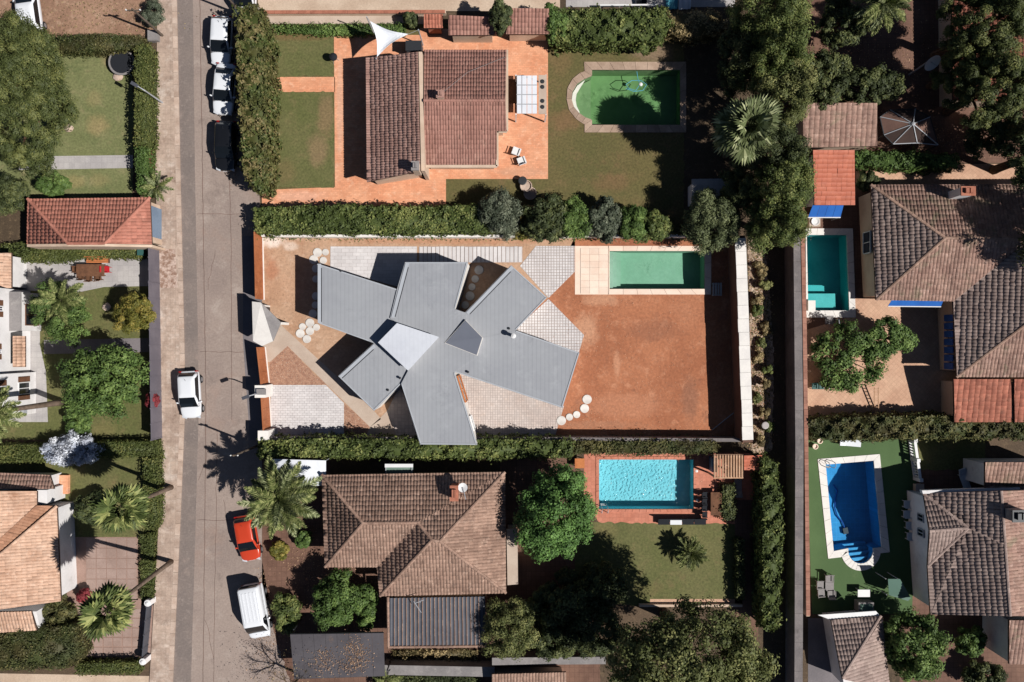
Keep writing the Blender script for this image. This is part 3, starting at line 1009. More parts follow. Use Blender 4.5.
mat('grey_concrete', lin(150, 144, 142), lin(132, 127, 126), lin(164, 158, 154), s1=.5, s2=1.4, fine=.14)
mat('alley_concrete', lin(132, 124, 122), lin(116, 109, 108), lin(146, 136, 132), s1=.6, s2=1.8, fine=.16, stain=(lin(98, 92, 90), .8))
mat('fence_grey', lin(118, 112, 120), lin(106, 101, 110), s1=.5, fine=.06, rough=.6)
mat('brick_coping', lin(178, 128, 108), lin(158, 108, 90), s1=1.5, fine=.16, tone=.15)
mat('corten', lin(184, 110, 66), lin(160, 92, 54), lin(196, 126, 82), s1=.6, s2=2.5, fine=.14, rough=.7)
mat('roof_zinc', lin(166, 168, 172), lin(158, 160, 165), lin(172, 174, 178), s1=.16, s2=.5, s3=2.2, fine=.035, rough=.5, stripe=('X', .95, .1), stain=(lin(146, 148, 153), .45))
mat('roof_zinc_lit', lin(214, 217, 224), lin(206, 209, 217), s1=.3, s3=3, fine=.035, rough=.5, stripe=('X', .95, .04))
mat('roof_zinc_shaded', lin(136, 140, 152), lin(131, 135, 147), s1=.3, s3=3, fine=.02, rough=.5)
mat('roof_flashing', lin(186, 190, 196), lin(180, 184, 190), s1=.4, fine=.03, rough=.45)
mat('dark_gap', lin(60, 60, 64), lin(50, 50, 54), s1=1, fine=.1)
mat('roof_deck', lin(92, 70, 58), lin(78, 60, 50), s1=1, fine=.15)
mat('tile_brown', lin(188, 148, 134), lin(170, 130, 117), lin(200, 162, 148), s1=.5, s2=1.6, s3=7, fine=.12, tone=.14, stain=(lin(150, 116, 104), .6))
mat('tile_rust', lin(170, 124, 110), lin(156, 112, 99), lin(180, 138, 122), s1=.5, s2=1.6, s3=7, fine=.1, tone=.16)
mat('tile_old', lin(168, 136, 118), lin(146, 116, 100), lin(196, 164, 144), s1=.7, s2=2.2, s3=7, fine=.18, tone=.2, stain=(lin(112, 92, 82), 1.1))
mat('tile_grey', lin(172, 150, 140), lin(156, 134, 125), lin(188, 166, 154), s1=.6, s2=1.8, s3=7, fine=.14, tone=.16, stain=(lin(132, 114, 106), .9))
mat('tile_orange', lin(186, 122, 103), lin(172, 110, 92), lin(198, 136, 116), s1=.6, s2=2., s3=7, fine=.12, tone=.16, stain=(lin(156, 104, 90), .8))
mat('tile_peach', lin(212, 174, 148), lin(196, 156, 130), lin(224, 190, 166), s1=.6, s2=2., s3=7, fine=.14, tone=.16, stain=(lin(170, 124, 96), .7))
mat('tile_peach_shaded', lin(178, 132, 104), lin(160, 116, 90), s1=.6, s3=7, fine=.14, tone=.18)
mat('tile_flat_orange', lin(202, 116, 88), lin(190, 106, 80), lin(210, 128, 100), s1=.8, s2=2., fine=.1, tone=.1, rough=.6)
mat('tile_mossy', lin(172, 138, 122), lin(148, 115, 102), lin(194, 162, 146), s1=.8, s2=2.5, s3=7, fine=.18, tone=.2, stain=(lin(122, 98, 88), 1.0), stain2=(lin(136, 122, 100), .6))
mat('tile_red_old', lin(178, 110, 88), lin(160, 96, 77), lin(192, 130, 106), s1=.7, s2=2.5, s3=7, fine=.16, tone=.28, stain=(lin(140, 94, 80), 1.1))
mat('sheet_dark', lin(86, 88, 96), lin(74, 76, 84), lin(98, 94, 96), s1=.5, s2=1.5, fine=.12, rough=.55)
mat('carport_sheet', lin(92, 88, 92), lin(82, 78, 82), s1=.5, s3=6, fine=.08, rough=.6, stain=(lin(152, 118, 94), .35))
mat('bark', lin(104, 84, 66), lin(80, 64, 50), s1=3, fine=.3, bump=.4)
mat('palm_bark', lin(136, 116, 100), lin(112, 94, 80), s1=3, s3=12, fine=.3, bump=.5)
mat('pine_bark', lin(120, 90, 70), lin(94, 70, 54), s1=3, fine=.3, bump=.4)
LEAF = dict(s1=.6, s2=2., s3=8, fine=.15, rough=.6, spec=.25, translucent=.14)
mat('leaf_pine', lin(88, 97, 52), lin(76, 86, 44), tone=.34, tone_hue=lin(112, 114, 62), **LEAF)
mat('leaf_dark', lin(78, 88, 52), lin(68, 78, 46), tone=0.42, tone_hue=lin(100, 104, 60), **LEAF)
mat('leaf_green', lin(92, 118, 56), lin(80, 104, 48), tone=0.38, tone_hue=lin(114, 134, 68), **LEAF)
mat('leaf_bright', lin(92, 128, 62), lin(80, 115, 54), tone=.36, tone_hue=lin(106, 140, 70), **LEAF)
mat('leaf_sage', lin(100, 110, 72), lin(88, 98, 62), tone=.36, tone_hue=lin(126, 132, 90), **LEAF)
mat('leaf_olive', lin(108, 114, 64), lin(94, 102, 54), tone=0.42, tone_hue=lin(140, 138, 84), **LEAF)
mat('leaf_greygreen', lin(92, 100, 80), lin(78, 88, 68), tone=.4, tone_hue=lin(122, 126, 104), **LEAF)
mat('leaf_yellow', lin(120, 118, 48), lin(104, 104, 40), tone=.4, tone_hue=lin(146, 128, 60), **LEAF)
mat('leaf_mixed', lin(88, 102, 50), lin(98, 96, 52), tone=.48, tone_hue=lin(124, 110, 72), **LEAF)
mat('leaf_hedge', lin(94, 108, 54), lin(82, 96, 46), tone=0.42, tone_hue=lin(124, 128, 70), **LEAF)
mat('leaf_hedge_dark', lin(78, 86, 46), lin(90, 84, 50), tone=0.4, tone_hue=lin(108, 102, 60), **LEAF)
mat('leaf_lawnhedge', lin(98, 106, 54), lin(86, 96, 48), tone=0.32, tone_hue=lin(118, 116, 62), **LEAF)
mat('leaf_silver', lin(222, 226, 236), lin(182, 192, 214), tone=0.3, tone_hue=lin(240, 242, 246), **LEAF)
mat('leaf_ivy', lin(128, 110, 74), lin(102, 94, 58), tone=0.45, tone_hue=lin(172, 150, 106), **LEAF)
mat('leaf_red', lin(150, 62, 66), lin(130, 50, 56), tone=.3, **LEAF)
mat('frond_green', lin(104, 116, 60), lin(92, 104, 52), tone=.38, tone_hue=lin(150, 152, 96), **LEAF)
mat('frond_pale', lin(118, 128, 82), lin(102, 114, 70), tone=.4, tone_hue=lin(164, 168, 124), **LEAF)
mat('frond_fan', lin(98, 112, 58), lin(84, 100, 50), tone=.45, tone_hue=lin(150, 152, 90), **LEAF)
mat('car_white', lin(236, 238, 242), rough=.25, fine=.01, spec=.5, coat=.6)
mat('car_black', lin(26, 27, 30), rough=.2, fine=.02, spec=.5, coat=.8)
mat('car_red', lin(206, 66, 34), rough=.25, fine=.02, spec=.5, coat=.6)
mat('car_glass', lin(22, 26, 30), rough=.08, fine=.02, spec=.6)
mat('lamp_glass', lin(210, 214, 220), rough=.12, fine=.02, spec=.6)
mat('tail_red', lin(160, 24, 22), rough=.2, fine=.02, spec=.5)
mat('rubber', lin(34, 34, 36), rough=.9, fine=.1)
mat('rim_metal', lin(188, 190, 194), rough=.35, fine=.04, metal=.7)
mat('dark_glass', lin(40, 44, 50), rough=.08, fine=.05, spec=.6)
mat('dark_metal', lin(52, 54, 58), rough=.5, fine=.08)
mat('light_metal', lin(176, 178, 182), rough=.45, fine=.06)
mat('black_fabric', lin(36, 38, 44), rough=.9, fine=.1)
mat('white_fabric', lin(236, 238, 242), lin(228, 231, 238), s1=.8, fine=.03, rough=.8)
mat('blue_fabric', lin(30, 104, 190), lin(24, 94, 178), s1=.8, fine=.05, rough=.8)
mat('blue_paint', lin(30, 84, 160), rough=.5, fine=.05)
mat('brown_wood', lin(120, 82, 58), lin(100, 68, 48), s1=2, fine=.2)
mat('gazebo_dark', lin(70, 54, 48), lin(60, 46, 42), s1=.6, fine=.1, rough=.9)
mat('grey_wood', lin(112, 98, 86), lin(92, 80, 70), s1=2, fine=.2)
mat('pale_wood', lin(204, 164, 132), lin(186, 144, 112), s1=2, fine=.15, tone=.1)
mat('orange_wood', lin(206, 128, 74), lin(190, 112, 62), s1=2, fine=.15)
mat('brick_red', lin(184, 118, 94), lin(166, 104, 82), s1=2, fine=.2)
mat('gazebo_cloth', lin(128, 98, 86), lin(112, 84, 74), s1=.6, fine=.1, rough=.9)
mat('green_awning', lin(112, 134, 122), lin(128, 148, 136), s1=.6, fine=.06, rough=.8)
mat('glass_green', lin(96, 124, 110), rough=.15, fine=.04, spec=.6)
mat('red_plastic', lin(196, 40, 50), rough=.4, fine=.04)
mat('green_plastic', lin(54, 96, 92), rough=.5, fine=.06)
mat('blue_hose', lin(90, 170, 190), rough=.5, fine=.04)
mat('blue_door', lin(126, 146, 168), lin(116, 136, 158), s1=1, fine=.05, rough=.5)
mat('basin_green', lin(128, 160, 114), lin(114, 146, 102), lin(140, 170, 124), s1=.5, s2=.8, s3=4, fine=.1, stain=(lin(84, 114, 74), .5))
mat('basin_mint', lin(156, 192, 172), lin(144, 182, 160), lin(168, 200, 180), s1=.4, s2=.6, s3=4, fine=.07, stain=(lin(116, 156, 134), .6))
mat('basin_teal', lin(96, 200, 198), lin(84, 190, 188), s1=.5, s3=5, fine=.06, stain=(lin(70, 170, 170), .5))
mat('basin_blue', lin(78, 176, 226), lin(66, 162, 216), s1=.5, s3=6, fine=.08, brick=dict(w=.4, h=.4, m=.016, mortar=1.18, v=.05, off=0))
mat('basin_cyan', lin(150, 228, 240), lin(138, 220, 234), s1=.5, s3=9, fine=.05)
water_mat('water_green', (.45, .85, .45, 1), .22, ripple=.08)
water_mat('water_mint', (.5, .93, .74, 1), .2, ripple=.08)
water_mat('water_teal', (.3, .88, .92, 1), .28, ripple=.12)
water_mat('water_blue', (.25, .72, .93, 1), .2, ripple=.1)
water_mat('water_cyan', (.4, .9, .96, 1), .18, ripple=.55, rscale=5.0)

# ------------------------------------------------------------------ ground: one sheet to the horizon, then what lies on it
POOL_N = [(592, 70), (592, 76), (584.5, 79), (577, 84), (572.5, 92), (571.5, 99), (574, 107), (579, 113), (585.5, 117.5), (592, 120), (592, 125), (680, 125), (680, 70)]
POOL_M = [(609.5, 251), (704.5, 251), (704.5, 289), (609.5, 289)]
POOL_T = [(806.5, 235), (846.5, 235), (849, 310.5), (808, 310.5)]
POOL_B = [(825.5, 464.5), (873.5, 460.5), (881.5, 547)] + [(860.5 + 12.6 * math.cos(math.radians(a)), 550 + 13.4 * math.sin(math.radians(a))) for a in range(-8, 189, 14)] + [(833.5, 551)]
POOL_C = [(599, 459.5), (693.5, 459.5), (693.5, 509), (599, 509)]
HOLES += [POOL_N, POOL_M, POOL_T, POOL_B, POOL_C]

sheet('ground', 'soil', [(-4200, -4200), (5200, -4200), (5200, 4900), (-4200, 4900)], 0, 'brown bare soil under and between the gardens')
ROAD_L = [(176, -120), (177, 0), (180.5, 170), (184.5, 342), (185.5, 400), (181, 511), (173, 682), (167, 800)]
ROAD_R = [(345, 800), (296, 682), (276, 640), (262, 560), (262, 440), (262, 232), (255, 130), (250, -120)]
sheet('road', 'road_asphalt', ROAD_L + ROAD_R, 1, 'light brownish grey asphalt street running past the gates', 'road')
strip_r = [(192, 800), (191, 682), (196, 511), (199, 400), (198, 342), (195, 170), (193, 0), (192, -120)]
sheet('road_patch', 'road_patch', ROAD_L + strip_r, 2, 'darker grey resurfaced strip along the left kerb', 'road')
road = bpy.data.objects['road']
def seam(pts, w=.045, z=.011):
    b = MB(); P = [W(x, y) for x, y in pts]
    for a, c in zip(P, P[1:]):
        e = (c - a).normalized(); sd = Vector((-e.y, e.x, 0)) * w / 2
        b.add([(q.x, q.y, z) for q in (a - sd, c - sd, c + sd, a + sd)], [(0, 1, 2, 3)])
    b.build('tar_seam', 'tar_seam', road)
def wob(x0, x1, y0, y1, n=26, k=.35):
    return [(x0 + (x1 - x0) * i / n + R.uniform(-k, k), y0 + (y1 - y0) * i / n) for i in range(n + 1)]
seam(wob(200, 203, -5, 200) + wob(203, 206, 205, 400) + wob(206, 203, 405, 690), .05)
seam(wob(229, 231, 150, 240, 10) + wob(231, 232, 245, 420, 16), .04)
seam(wob(217, 214, 430, 690, 26, .6), .035)
for y, xa, xb in ((214, 197, 240), (352, 200, 246), (520, 197, 245)):
    n = 9; seam([(xa + (xb - xa) * i / n, y + R.uniform(-.5, .5)) for i in range(n + 1)], .035)
for (x0, y0, dx, dy, n) in ((212, 440, -14, 40, 9), (224, 500, 6, 30, 8), (205, 620, 10, 40, 8), (215, 250, -8, 40, 8)):
    seam([(x0 + dx * i / n + R.uniform(-1.2, 1.2), y0 + dy * i / n) for i in range(n + 1)], .03)
PAVE_L = [(159, -120), (158, 0), (156, 170), (158, 245), (160, 342), (162, 440), (160, 511), (150, 682), (146, 800)]
walk = sheet('pavement', 'pavement', PAVE_L + [(x - 4.5, y) for x, y in ROAD_L[::-1]], 0, 'pinkish beige paved footway along the left side of the street', 'pavement', thick=.2, z=.12)
sheet('cobble_patch', 'cobble', [(160, 249), (176, 249), (178, 288), (161, 288)], 0, 'rough stony patch in the footway before the grey fence', 'pavement', z=.124)
# kerb stones, each a piece of the pavement
acc = [W(x, y) for x, y in ROAD_L]
segs = [(acc[i], acc[i + 1]) for i in range(len(acc) - 1)]
for a, b in segs:
    if b.y > 32 or a.y < -32: pass
    L = (b - a).length; n = max(1, round(L / 1.0)); e = (b - a) / L; sd = Vector((-e.y, e.x, 0))
    if sd.x > 0: sd = -sd
    for i in range(n):
        p, q = a + e * (L * i / n + .01), a + e * (L * (i + 1) / n - .01)
        if p.y > 33 or p.y < -33: continue
        s = MB(); s.prism([p, q, q + sd * .37, p + sd * .37], -.05, .125 + R.uniform(-.006, .006)); s.t = [R.random()] * len(s.t)
        s.build('kerb_stone', 'kerb_stone', walk)
sheet('gate_pavement', 'dark_paver', [(243, 236), (262, 236), (262, 305), (262, 440), (250, 440), (243, 340)], 3, 'narrow grey paving in front of the rusty gates', 'pavement')

def rect(x0, y0, x1, y1): return [(x0, y0), (x1, y0), (x1, y1), (x0, y1)]
# left block
sheet('dirt_lot', 'dirt_lot', rect(-80, -120, 158, 36), 1, 'rough brown dirt lot behind the white parked car at the top left', 'dirt')
sheet('lawn', 'grass_green', rect(-80, 50, 133, 200), 1, 'lawn with worn yellowish patches beside the big pine', 'lawn')
sheet('garden_path', 'grey_paver', [(24, 156.5), (133, 155), (133, 168), (18, 170)], 2, 'straight light grey path across the lawn by the pine', 'path')
sheet('garden_edging', 'beige_concrete', rect(66, 50.5, 131, 53), 2, 'thin beige edging strip at the top of the pine lawn', 'path')
sheet('patio', 'grey_paver', [(10, 261), (70, 261), (80, 257), (149, 259), (149, 286), (104, 287), (75, 293), (40, 291), (10, 290)], 2, 'light grey paved patio under the dark garden table', 'patio')
sheet('lawn', 'grass_mid', rect(-80, 285, 151, 440), 1, 'shady lawn around the broad green tree behind the grey fence', 'lawn')
sheet('apron', 'grey_paver', [(-60, 300), (40, 300), (40, 345), (46, 372), (48, 422), (-60, 422)], 2, 'light grey paved apron along the white house', 'path')
sheet('garden_path', 'dark_paver', [(44, 340), (149, 338), (149, 352), (44, 354)], 2, 'dark grey path leading from the fence to the white house', 'path')
sheet('lawn', 'grass_mid', rect(-80, 455, 160, 545), 1, 'lawn below the clipped hedge with the silvery shrub', 'lawn')
terr = sheet('terrace', 'drive_joint', [(73, 537), (138, 537), (138, 600), (73, 600)], 2, 'pinkish tiled terrace beside the peach roofed house', 'terrace')
sheet('garden_path', 'drive_joint', [(66, 537), (84, 537), (86, 600), (70, 620), (66, 620)], 3, 'narrow reddish path along the wall of the peach roofed house', 'path')
for i in range(5):
    for j in range(6):
        x0, y0 = 86.5 + i * 10.2, 538 + j * 10.3
        s = MB(); a, c = W(x0, y0 + 9.5), W(x0 + 9.4, y0); s.box(a.x, a.y, .004, c.x, c.y, .026 + R.uniform(-.003, .003)); s.build('tile', 'drive_tile', terr)
drive = sheet('driveway', 'drive_joint', [(72, 600), (158, 598), (150, 660), (72, 656)], 2, 'driveway of square tiles with reddish joints', 'driveway')
for i in range(8):
    for j in range(5):
        x0, y0 = 75 + i * 9.6, 609 + j * 9.6
        if x0 + 9 > 153: continue
        s = MB(); a, c = W(x0, y0 + 8.4), W(x0 + 8.4, y0); s.box(a.x, a.y, .004, c.x, c.y, .026 + R.uniform(-.003, .003)); s.build('tile', 'drive_tile', drive)
sheet('driveway', 'dirt_pale', [(-80, 672), (150, 676), (148, 800), (-80, 800)], 2, 'pale beige drive at the bottom left corner', 'driveway')
sheet('verge', 'grass_mid', [(140, 560), (160, 556), (156, 605), (141, 605)], 2, 'mossy strip between the footway and the tiled terrace', 'lawn')

# top block
sheet('dirt_pale', 'dirt_pale', rect(258, -120, 560, 11), 1, 'pale sandy ground at the top edge', 'dirt')
sheet('lane', 'beige_concrete', rect(266, 13.5, 440, 24), 2, 'grey concrete lane along the top boundary', 'path')
sheet('garden', 'grass_dry', rect(270, 24, 684, 236), 1, 'dry brownish lawn around the green pool', 'lawn')
sheet('terrace', 'terracotta', [(334, 35), (420, 35), (420, 28), (548, 32), (548, 179), (446, 179), (446, 207), (262, 207), (262, 190), (335, 187)], 3, 'orange terracotta paving around the brown roofed house', 'terrace')
sheet('garden_path', 'terracotta', rect(270, 77, 335, 92), 3, 'orange brick path between the two small lawns', 'path')
sheet('lawn', 'grass_mid', [(272, 30), (333, 31), (334, 76), (272, 77)], 4, 'small square lawn above the orange brick path', 'lawn')
sheet('lawn', 'grass_mid', [(272, 92), (332, 92), (334, 120), (334, 188), (272, 187)], 4, 'small lawn below the orange brick path with a bare corner', 'lawn')
sheet('court', 'grey_paver', rect(566, -120, 735, 7), 2, 'pale paved court beyond the hedge at the top', 'terrace')
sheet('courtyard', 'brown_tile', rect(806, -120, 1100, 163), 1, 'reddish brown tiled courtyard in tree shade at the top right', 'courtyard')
# middle plot
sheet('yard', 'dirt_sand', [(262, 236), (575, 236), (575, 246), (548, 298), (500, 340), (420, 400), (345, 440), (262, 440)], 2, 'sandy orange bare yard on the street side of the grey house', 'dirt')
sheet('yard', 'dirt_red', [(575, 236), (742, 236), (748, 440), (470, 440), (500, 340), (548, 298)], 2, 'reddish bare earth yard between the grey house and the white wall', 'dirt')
sheet('gravel_bed', 'gravel', [(287.5, 346), (326, 385), (270, 385), (270, 362)], 3, 'triangle of pinkish gravel beside the gate', 'gravel')
sheet('gravel_bed', 'gravel', [(344, 403), (370, 427), (366, 436), (344, 436)], 3, 'small triangle of gravel beside the pale driveway', 'gravel')
sheet('entrance_path', 'beige_concrete', [(262, 303), (268, 315), (281, 325), (317, 358), (343, 382), (376, 413), (381, 419), (370, 427), (287.5, 346), (270, 362), (264, 362)], 4, 'diagonal beige concrete path from the gate to the grey house', 'path')
sheet('corner_slab', 'beige_concrete', [(370, 427), (381, 417), (387, 411), (397, 436), (366, 436)], 4, 'beige slab at the corner of the grey house', 'path')

def paver_field(name, poly, size, gap, m, jm, level, label, rot=0., bond=0., cat='paving', hgt=.022):
    """bed sheet plus pavers as real slabs, cut to the outline (joined: too small to pick apart)"""
    bed = sheet(name, jm, poly, level, label, cat)
    P = P2(poly); n = len(P)
    ca, sa = math.cos(rot), math.sin(rot)
    q = [(p.x * ca + p.y * sa, -p.x * sa + p.y * ca) for p in P]
    sx, sy = size
    x0, x1 = min(a for a, _ in q), max(a for a, _ in q); y0, y1 = min(b for _, b in q), max(b for _, b in q)
    b = MB(); z0 = level * .004 + .001
    for j in range(-1, int((y1 - y0) / sy) + 2):
        for i in range(-1, int((x1 - x0) / sx) + 2):
            xa = x0 + i * sx + (bond * sx if j % 2 else 0); ya = y0 + j * sy
            c4 = [(xa + gap, ya + gap), (xa + sx - gap, ya + gap), (xa + sx - gap, ya + sy - gap), (xa + gap, ya + sy - gap)]
            if not any(inside(c, q) for c in c4): continue
            b.prism([(u * ca - v * sa, u * sa + v * ca) for u, v in c4], z0, level * .004 + hgt + R.uniform(-.003, .003))
            b.t[-8:] = [R.random()] * 8
    o = b.build('pavers', m, bed)
    bm = bmesh.new(); bm.from_mesh(o.data)
    c = sum(P, Vector()) / n
    for k in range(n):
        p, e = P[k], P[(k + 1) % n] - P[k]
        no = Vector((e.y, -e.x, 0)).normalized()
        if (c - p).dot(no) > 0: no = -no
        bmesh.ops.bisect_plane(bm, geom=bm.verts[:] + bm.edges[:] + bm.faces[:], plane_co=p, plane_no=no, clear_outer=True)
    bm.to_mesh(o.data); bm.free()
    o['kind'] = 'stuff'
    return bed

paver_field('slab_terrace', [(330.5, 246.5), (417, 246.5), (417, 292), (330.5, 268)], (.62, .3), .006, 'white_paver', 'paver_joint', 4, 'pale slab paving along the top side of the grey house', bond=.5)
paver_field('grid_terrace', [(536, 246), (574.5, 246), (574.5, 272), (548.5, 298), (520, 266)], (.235, .235), .022, 'white_paver', 'grid_joint', 4, 'light grid paving between the slatted walk and the mint pool')
paver_field('grid_terrace', [(548.5, 299), (584, 335), (579, 352), (560, 352), (512, 332)], (.235, .235), .022, 'white_paver', 'grid_joint', 4, 'light grid paving in the notch on the right of the grey house')
paver_field('court_paving', [(452, 368), (564, 406), (555, 436), (470, 436)], (.2, .2), .012, 'pink_paver', 'paver_joint', 4, 'pinkish paved triangle below the right wing of the grey house')
paver_field('car_drive', [(271, 385), (326, 385), (344, 403), (344, 437), (271, 437)], (.4, .2), .008, 'white_paver', 'paver_joint', 4, 'pale paved driveway behind the lower rusty gate', bond=.5)
paver_field('court_paving', [(400, 386), (420, 436), (397, 436), (387, 411)], (.3, .3), .01, 'pink_paver', 'paver_joint', 5, 'shaded paving in the lower notch of the grey house')
# slatted walk: each sleeper a piece
bed = sheet('slatted_walk', 'paver_joint', rect(419, 246.5, 522.5, 262.5), 4, 'walk of white concrete sleepers above the grey house', 'path')
for i in range(25):
    xa = 419.5 + i * 4.12
    a, c = W(xa, 262.2 + R.uniform(-.3, .3)), W(xa + 3.35, 246.7 + R.uniform(-.3, .3))
    s = MB(); s.box(a.x, a.y, .01, c.x, c.y, .06 + R.uniform(-.01, .01)); s.t = [R.random()] * len(s.t)
    s.build('sleeper', 'white_paver', bed)
STONES = [(317.6, 252.5, 4.5), (325.6, 252.2, 3.4), (313.7, 259.6, 4.5), (323.4, 260.4, 3.6), (316, 268.5, 4), (316, 279, 3.6), (316, 296, 4), (315.5, 305, 3.6), (313, 313.6, 4.2),
          (310, 322.8, 4.4), (302.6, 326.6, 3.5), (316.6, 327.3, 3.5), (310, 331, 4.2), (300.3, 333.4, 4.4), (307, 339, 4.2),
          (479, 270, 4.6), (475.2, 279, 3.8), (472, 287, 3.6), (470, 296, 4.6), (465.3, 305, 3.8),
          (587, 399.3, 4.7), (584.5, 408.4, 4.5), (576.6, 414.5, 3.6), (569.4, 417, 3.6), (561.3, 420.5, 4.7)]
SL = ['large round white stone at the top of the pile near the slab terrace', 'small round white stone touching the slab terrace corner', 'large round white stone just above the house shadow on the left', 'small round white stone beside the slab terrace edge, below another',
      'round stone in shadow, uppermost along the left wall', 'round stone in shadow, second down along the left wall', 'round stone in shadow, third down along the left wall', 'round stone in shadow, fourth down along the left wall', 'larger round stone in shadow, lowest along the left wall',
      'round white stone at the top of the lower cluster near the path', 'small round white stone on the left of the lower cluster', 'small round white stone on the right of the lower cluster', 'round white stone in the middle of the lower cluster', 'large round white stone lower left of the cluster, nearest the gate', 'round white stone at the bottom of the cluster beside the diagonal path',
      'round grey stone, topmost in the dark courtyard notch', 'round grey stone, second from the top in the dark courtyard notch', 'small round grey stone in the middle of the dark courtyard notch', 'large round grey stone, fourth down the dark courtyard notch', 'round grey stone, lowest in the dark courtyard notch',
      'large round white stepping stone farthest out on the red earth', 'large round white stepping stone, second of the row on red earth', 'small round white stepping stone in the middle of the row on red earth', 'small round white stepping stone, fourth of the row on red earth', 'large round white stepping stone touching the pinkish paved triangle']
for (x, y, r), lb in zip(STONES, SL):
    c = W(x, y); r = r / PPM
    s = MB(); s.lathe((c.x, c.y, .004), [(r * .99, 0), (r, .05), (r * .96, .075), (r * .5, .078)], 20)
    s.t = [R.random()] * len(s.t)
    tag(s.build('stepping_stone', 'round_stone'), lb, 'stone', 'round stepping stones')

# right side
sheet('alley', 'soil', [(749, 236), (800, 236), (806, 800), (749, 800)], 1, 'dark bare alley between the white wall and the grey wall', 'dirt')
sheet('scrub_strip', 'rubble', [(748, 238), (764, 240), (770, 300), (774, 360), (772, 450), (752, 456), (750, 330)], 2, 'rough dry earth strip along the outside of the white wall', 'dirt')
sheet('patio', 'brown_tile', [(806, 168), (880, 168), (880, 315), (806, 330)], 2, 'reddish brown tiled patio around the teal pool', 'patio')
sheet('patio', 'patio_pink', [(852, 298), (1040, 298), (1040, 418), (806, 418), (806, 330), (852, 316)], 3, 'pinkish tiled patio with the vine beside the blue shutters', 'patio')
sheet('patio', 'patio_pink', [(856, 164), (1040, 164), (1040, 190), (856, 186)], 3, 'pinkish strip of paving above the grey brown roofed house', 'patio')
sheet('turf', 'turf', [(806, 436), (918, 436), (912, 614), (812, 614)], 2, 'green artificial turf around the blue pool', 'lawn')
sheet('lawn', 'grass_mid', rect(918, 430, 985, 470), 2, 'small rough lawn behind the white balustrade', 'lawn')
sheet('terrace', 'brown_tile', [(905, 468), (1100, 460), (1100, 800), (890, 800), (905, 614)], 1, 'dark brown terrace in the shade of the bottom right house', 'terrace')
sheet('side_yard', 'dark_paver', [(808, 618), (832, 618), (846, 700), (808, 700)], 2, 'blue grey paved side yard by the alley at the bottom', 'path')
# bottom middle
sheet('terrace', 'terracotta_pool', [(584, 453), (762, 453), (762, 480), (742, 524), (600, 524), (584, 500)], 2, 'terracotta tiled surround of the bright turquoise pool', 'terrace')
sheet('lawn', 'grass_mid', [(575, 522), (742, 524), (742, 605), (575, 605)], 3, 'green lawn below the turquoise pool', 'lawn')
sheet('garden_path', 'patio_pink', [(650, 599), (742, 599), (742, 606), (650, 606)], 4, 'pink paved strip at the lower end of the lawn', 'path')
sheet('side_path', 'brown_tile', rect(735, 500, 758, 640), 4, 'narrow dark tiled path in shade beside the tall hedge', 'path')
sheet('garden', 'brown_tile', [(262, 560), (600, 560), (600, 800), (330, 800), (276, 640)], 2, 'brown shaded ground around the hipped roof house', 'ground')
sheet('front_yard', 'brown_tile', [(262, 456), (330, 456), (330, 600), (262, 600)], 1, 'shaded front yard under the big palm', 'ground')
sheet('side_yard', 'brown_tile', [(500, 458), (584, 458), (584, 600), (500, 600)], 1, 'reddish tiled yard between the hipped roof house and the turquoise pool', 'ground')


# ------------------------------------------------------------------ the grey angular house
h = thing('grey_house', 'white walled house with grey angular zinc roofs splaying out in six wings', 'house', W(440, 345))
WINGS = {
 'west': ([(317.5, 263.5), (397, 289), (390, 318), (397, 323), (380, 340), (376, 344), (368, 341), (319, 323.5)], 3.2, (.0008, 0)),
 'north': ([(405, 262), (468, 262), (455, 309), (465, 312.5), (465.5, 319.7), (444.5, 343), (439, 337), (397, 323), (390, 318), (397, 289)], 3.36, (.0006, .0004)),
 'north_east': ([(511, 265), (547, 297.5), (515.7, 330.4), (482.7, 337.5), (465.5, 319.7), (465, 312.5)], 3.3, (.0008, -.0004)),
 'south_east': ([(515.7, 330.4), (579.6, 352.5), (562.4, 408), (454.5, 372), (477, 355.7), (482.7, 337.5)], 3.28, (.0004, -.0012)),
 'south': ([(444.5, 343), (477, 355.7), (454.5, 372), (477.3, 445), (420, 444.5), (401, 384), (408, 370.6), (439, 337)], 3.34, (0, -.0008)),
 'south_west': ([(373.5, 343.5), (378, 343), (408, 370.6), (401, 384), (374, 411), (338, 376)], 3.12, (.001, .0006)),
}
wing_h = {}
for nm, (poly, h0, (gx, gy)) in WINGS.items():
    cx = sum(p[0] for p in poly) / len(poly); cy = sum(p[1] for p in poly) / len(poly)
    f = lambda x, y, a=h0, b=gx, c=gy, d=cx, e=cy: a + b * (x - d) + c * (y - e)
    wing_h[nm] = f
    P = [W(x, y, f(x, y)) for x, y in poly]
    zs = [p.z for p in P]
    b = MB(); b.prism(P, [z - .06 for z in zs], zs); roof = b.build('roof', 'roof_zinc', h)
    b = MB(); b.prism(offset_poly(P, .012), [z - .3 for z in zs], [z - .062 for z in zs]); b.build('fascia', 'white_paint', roof)
    b = MB(); b.prism(offset_poly(P, .03), -.05, [z - .302 for z in zs]); b.build('wall', 'white_wall', h)

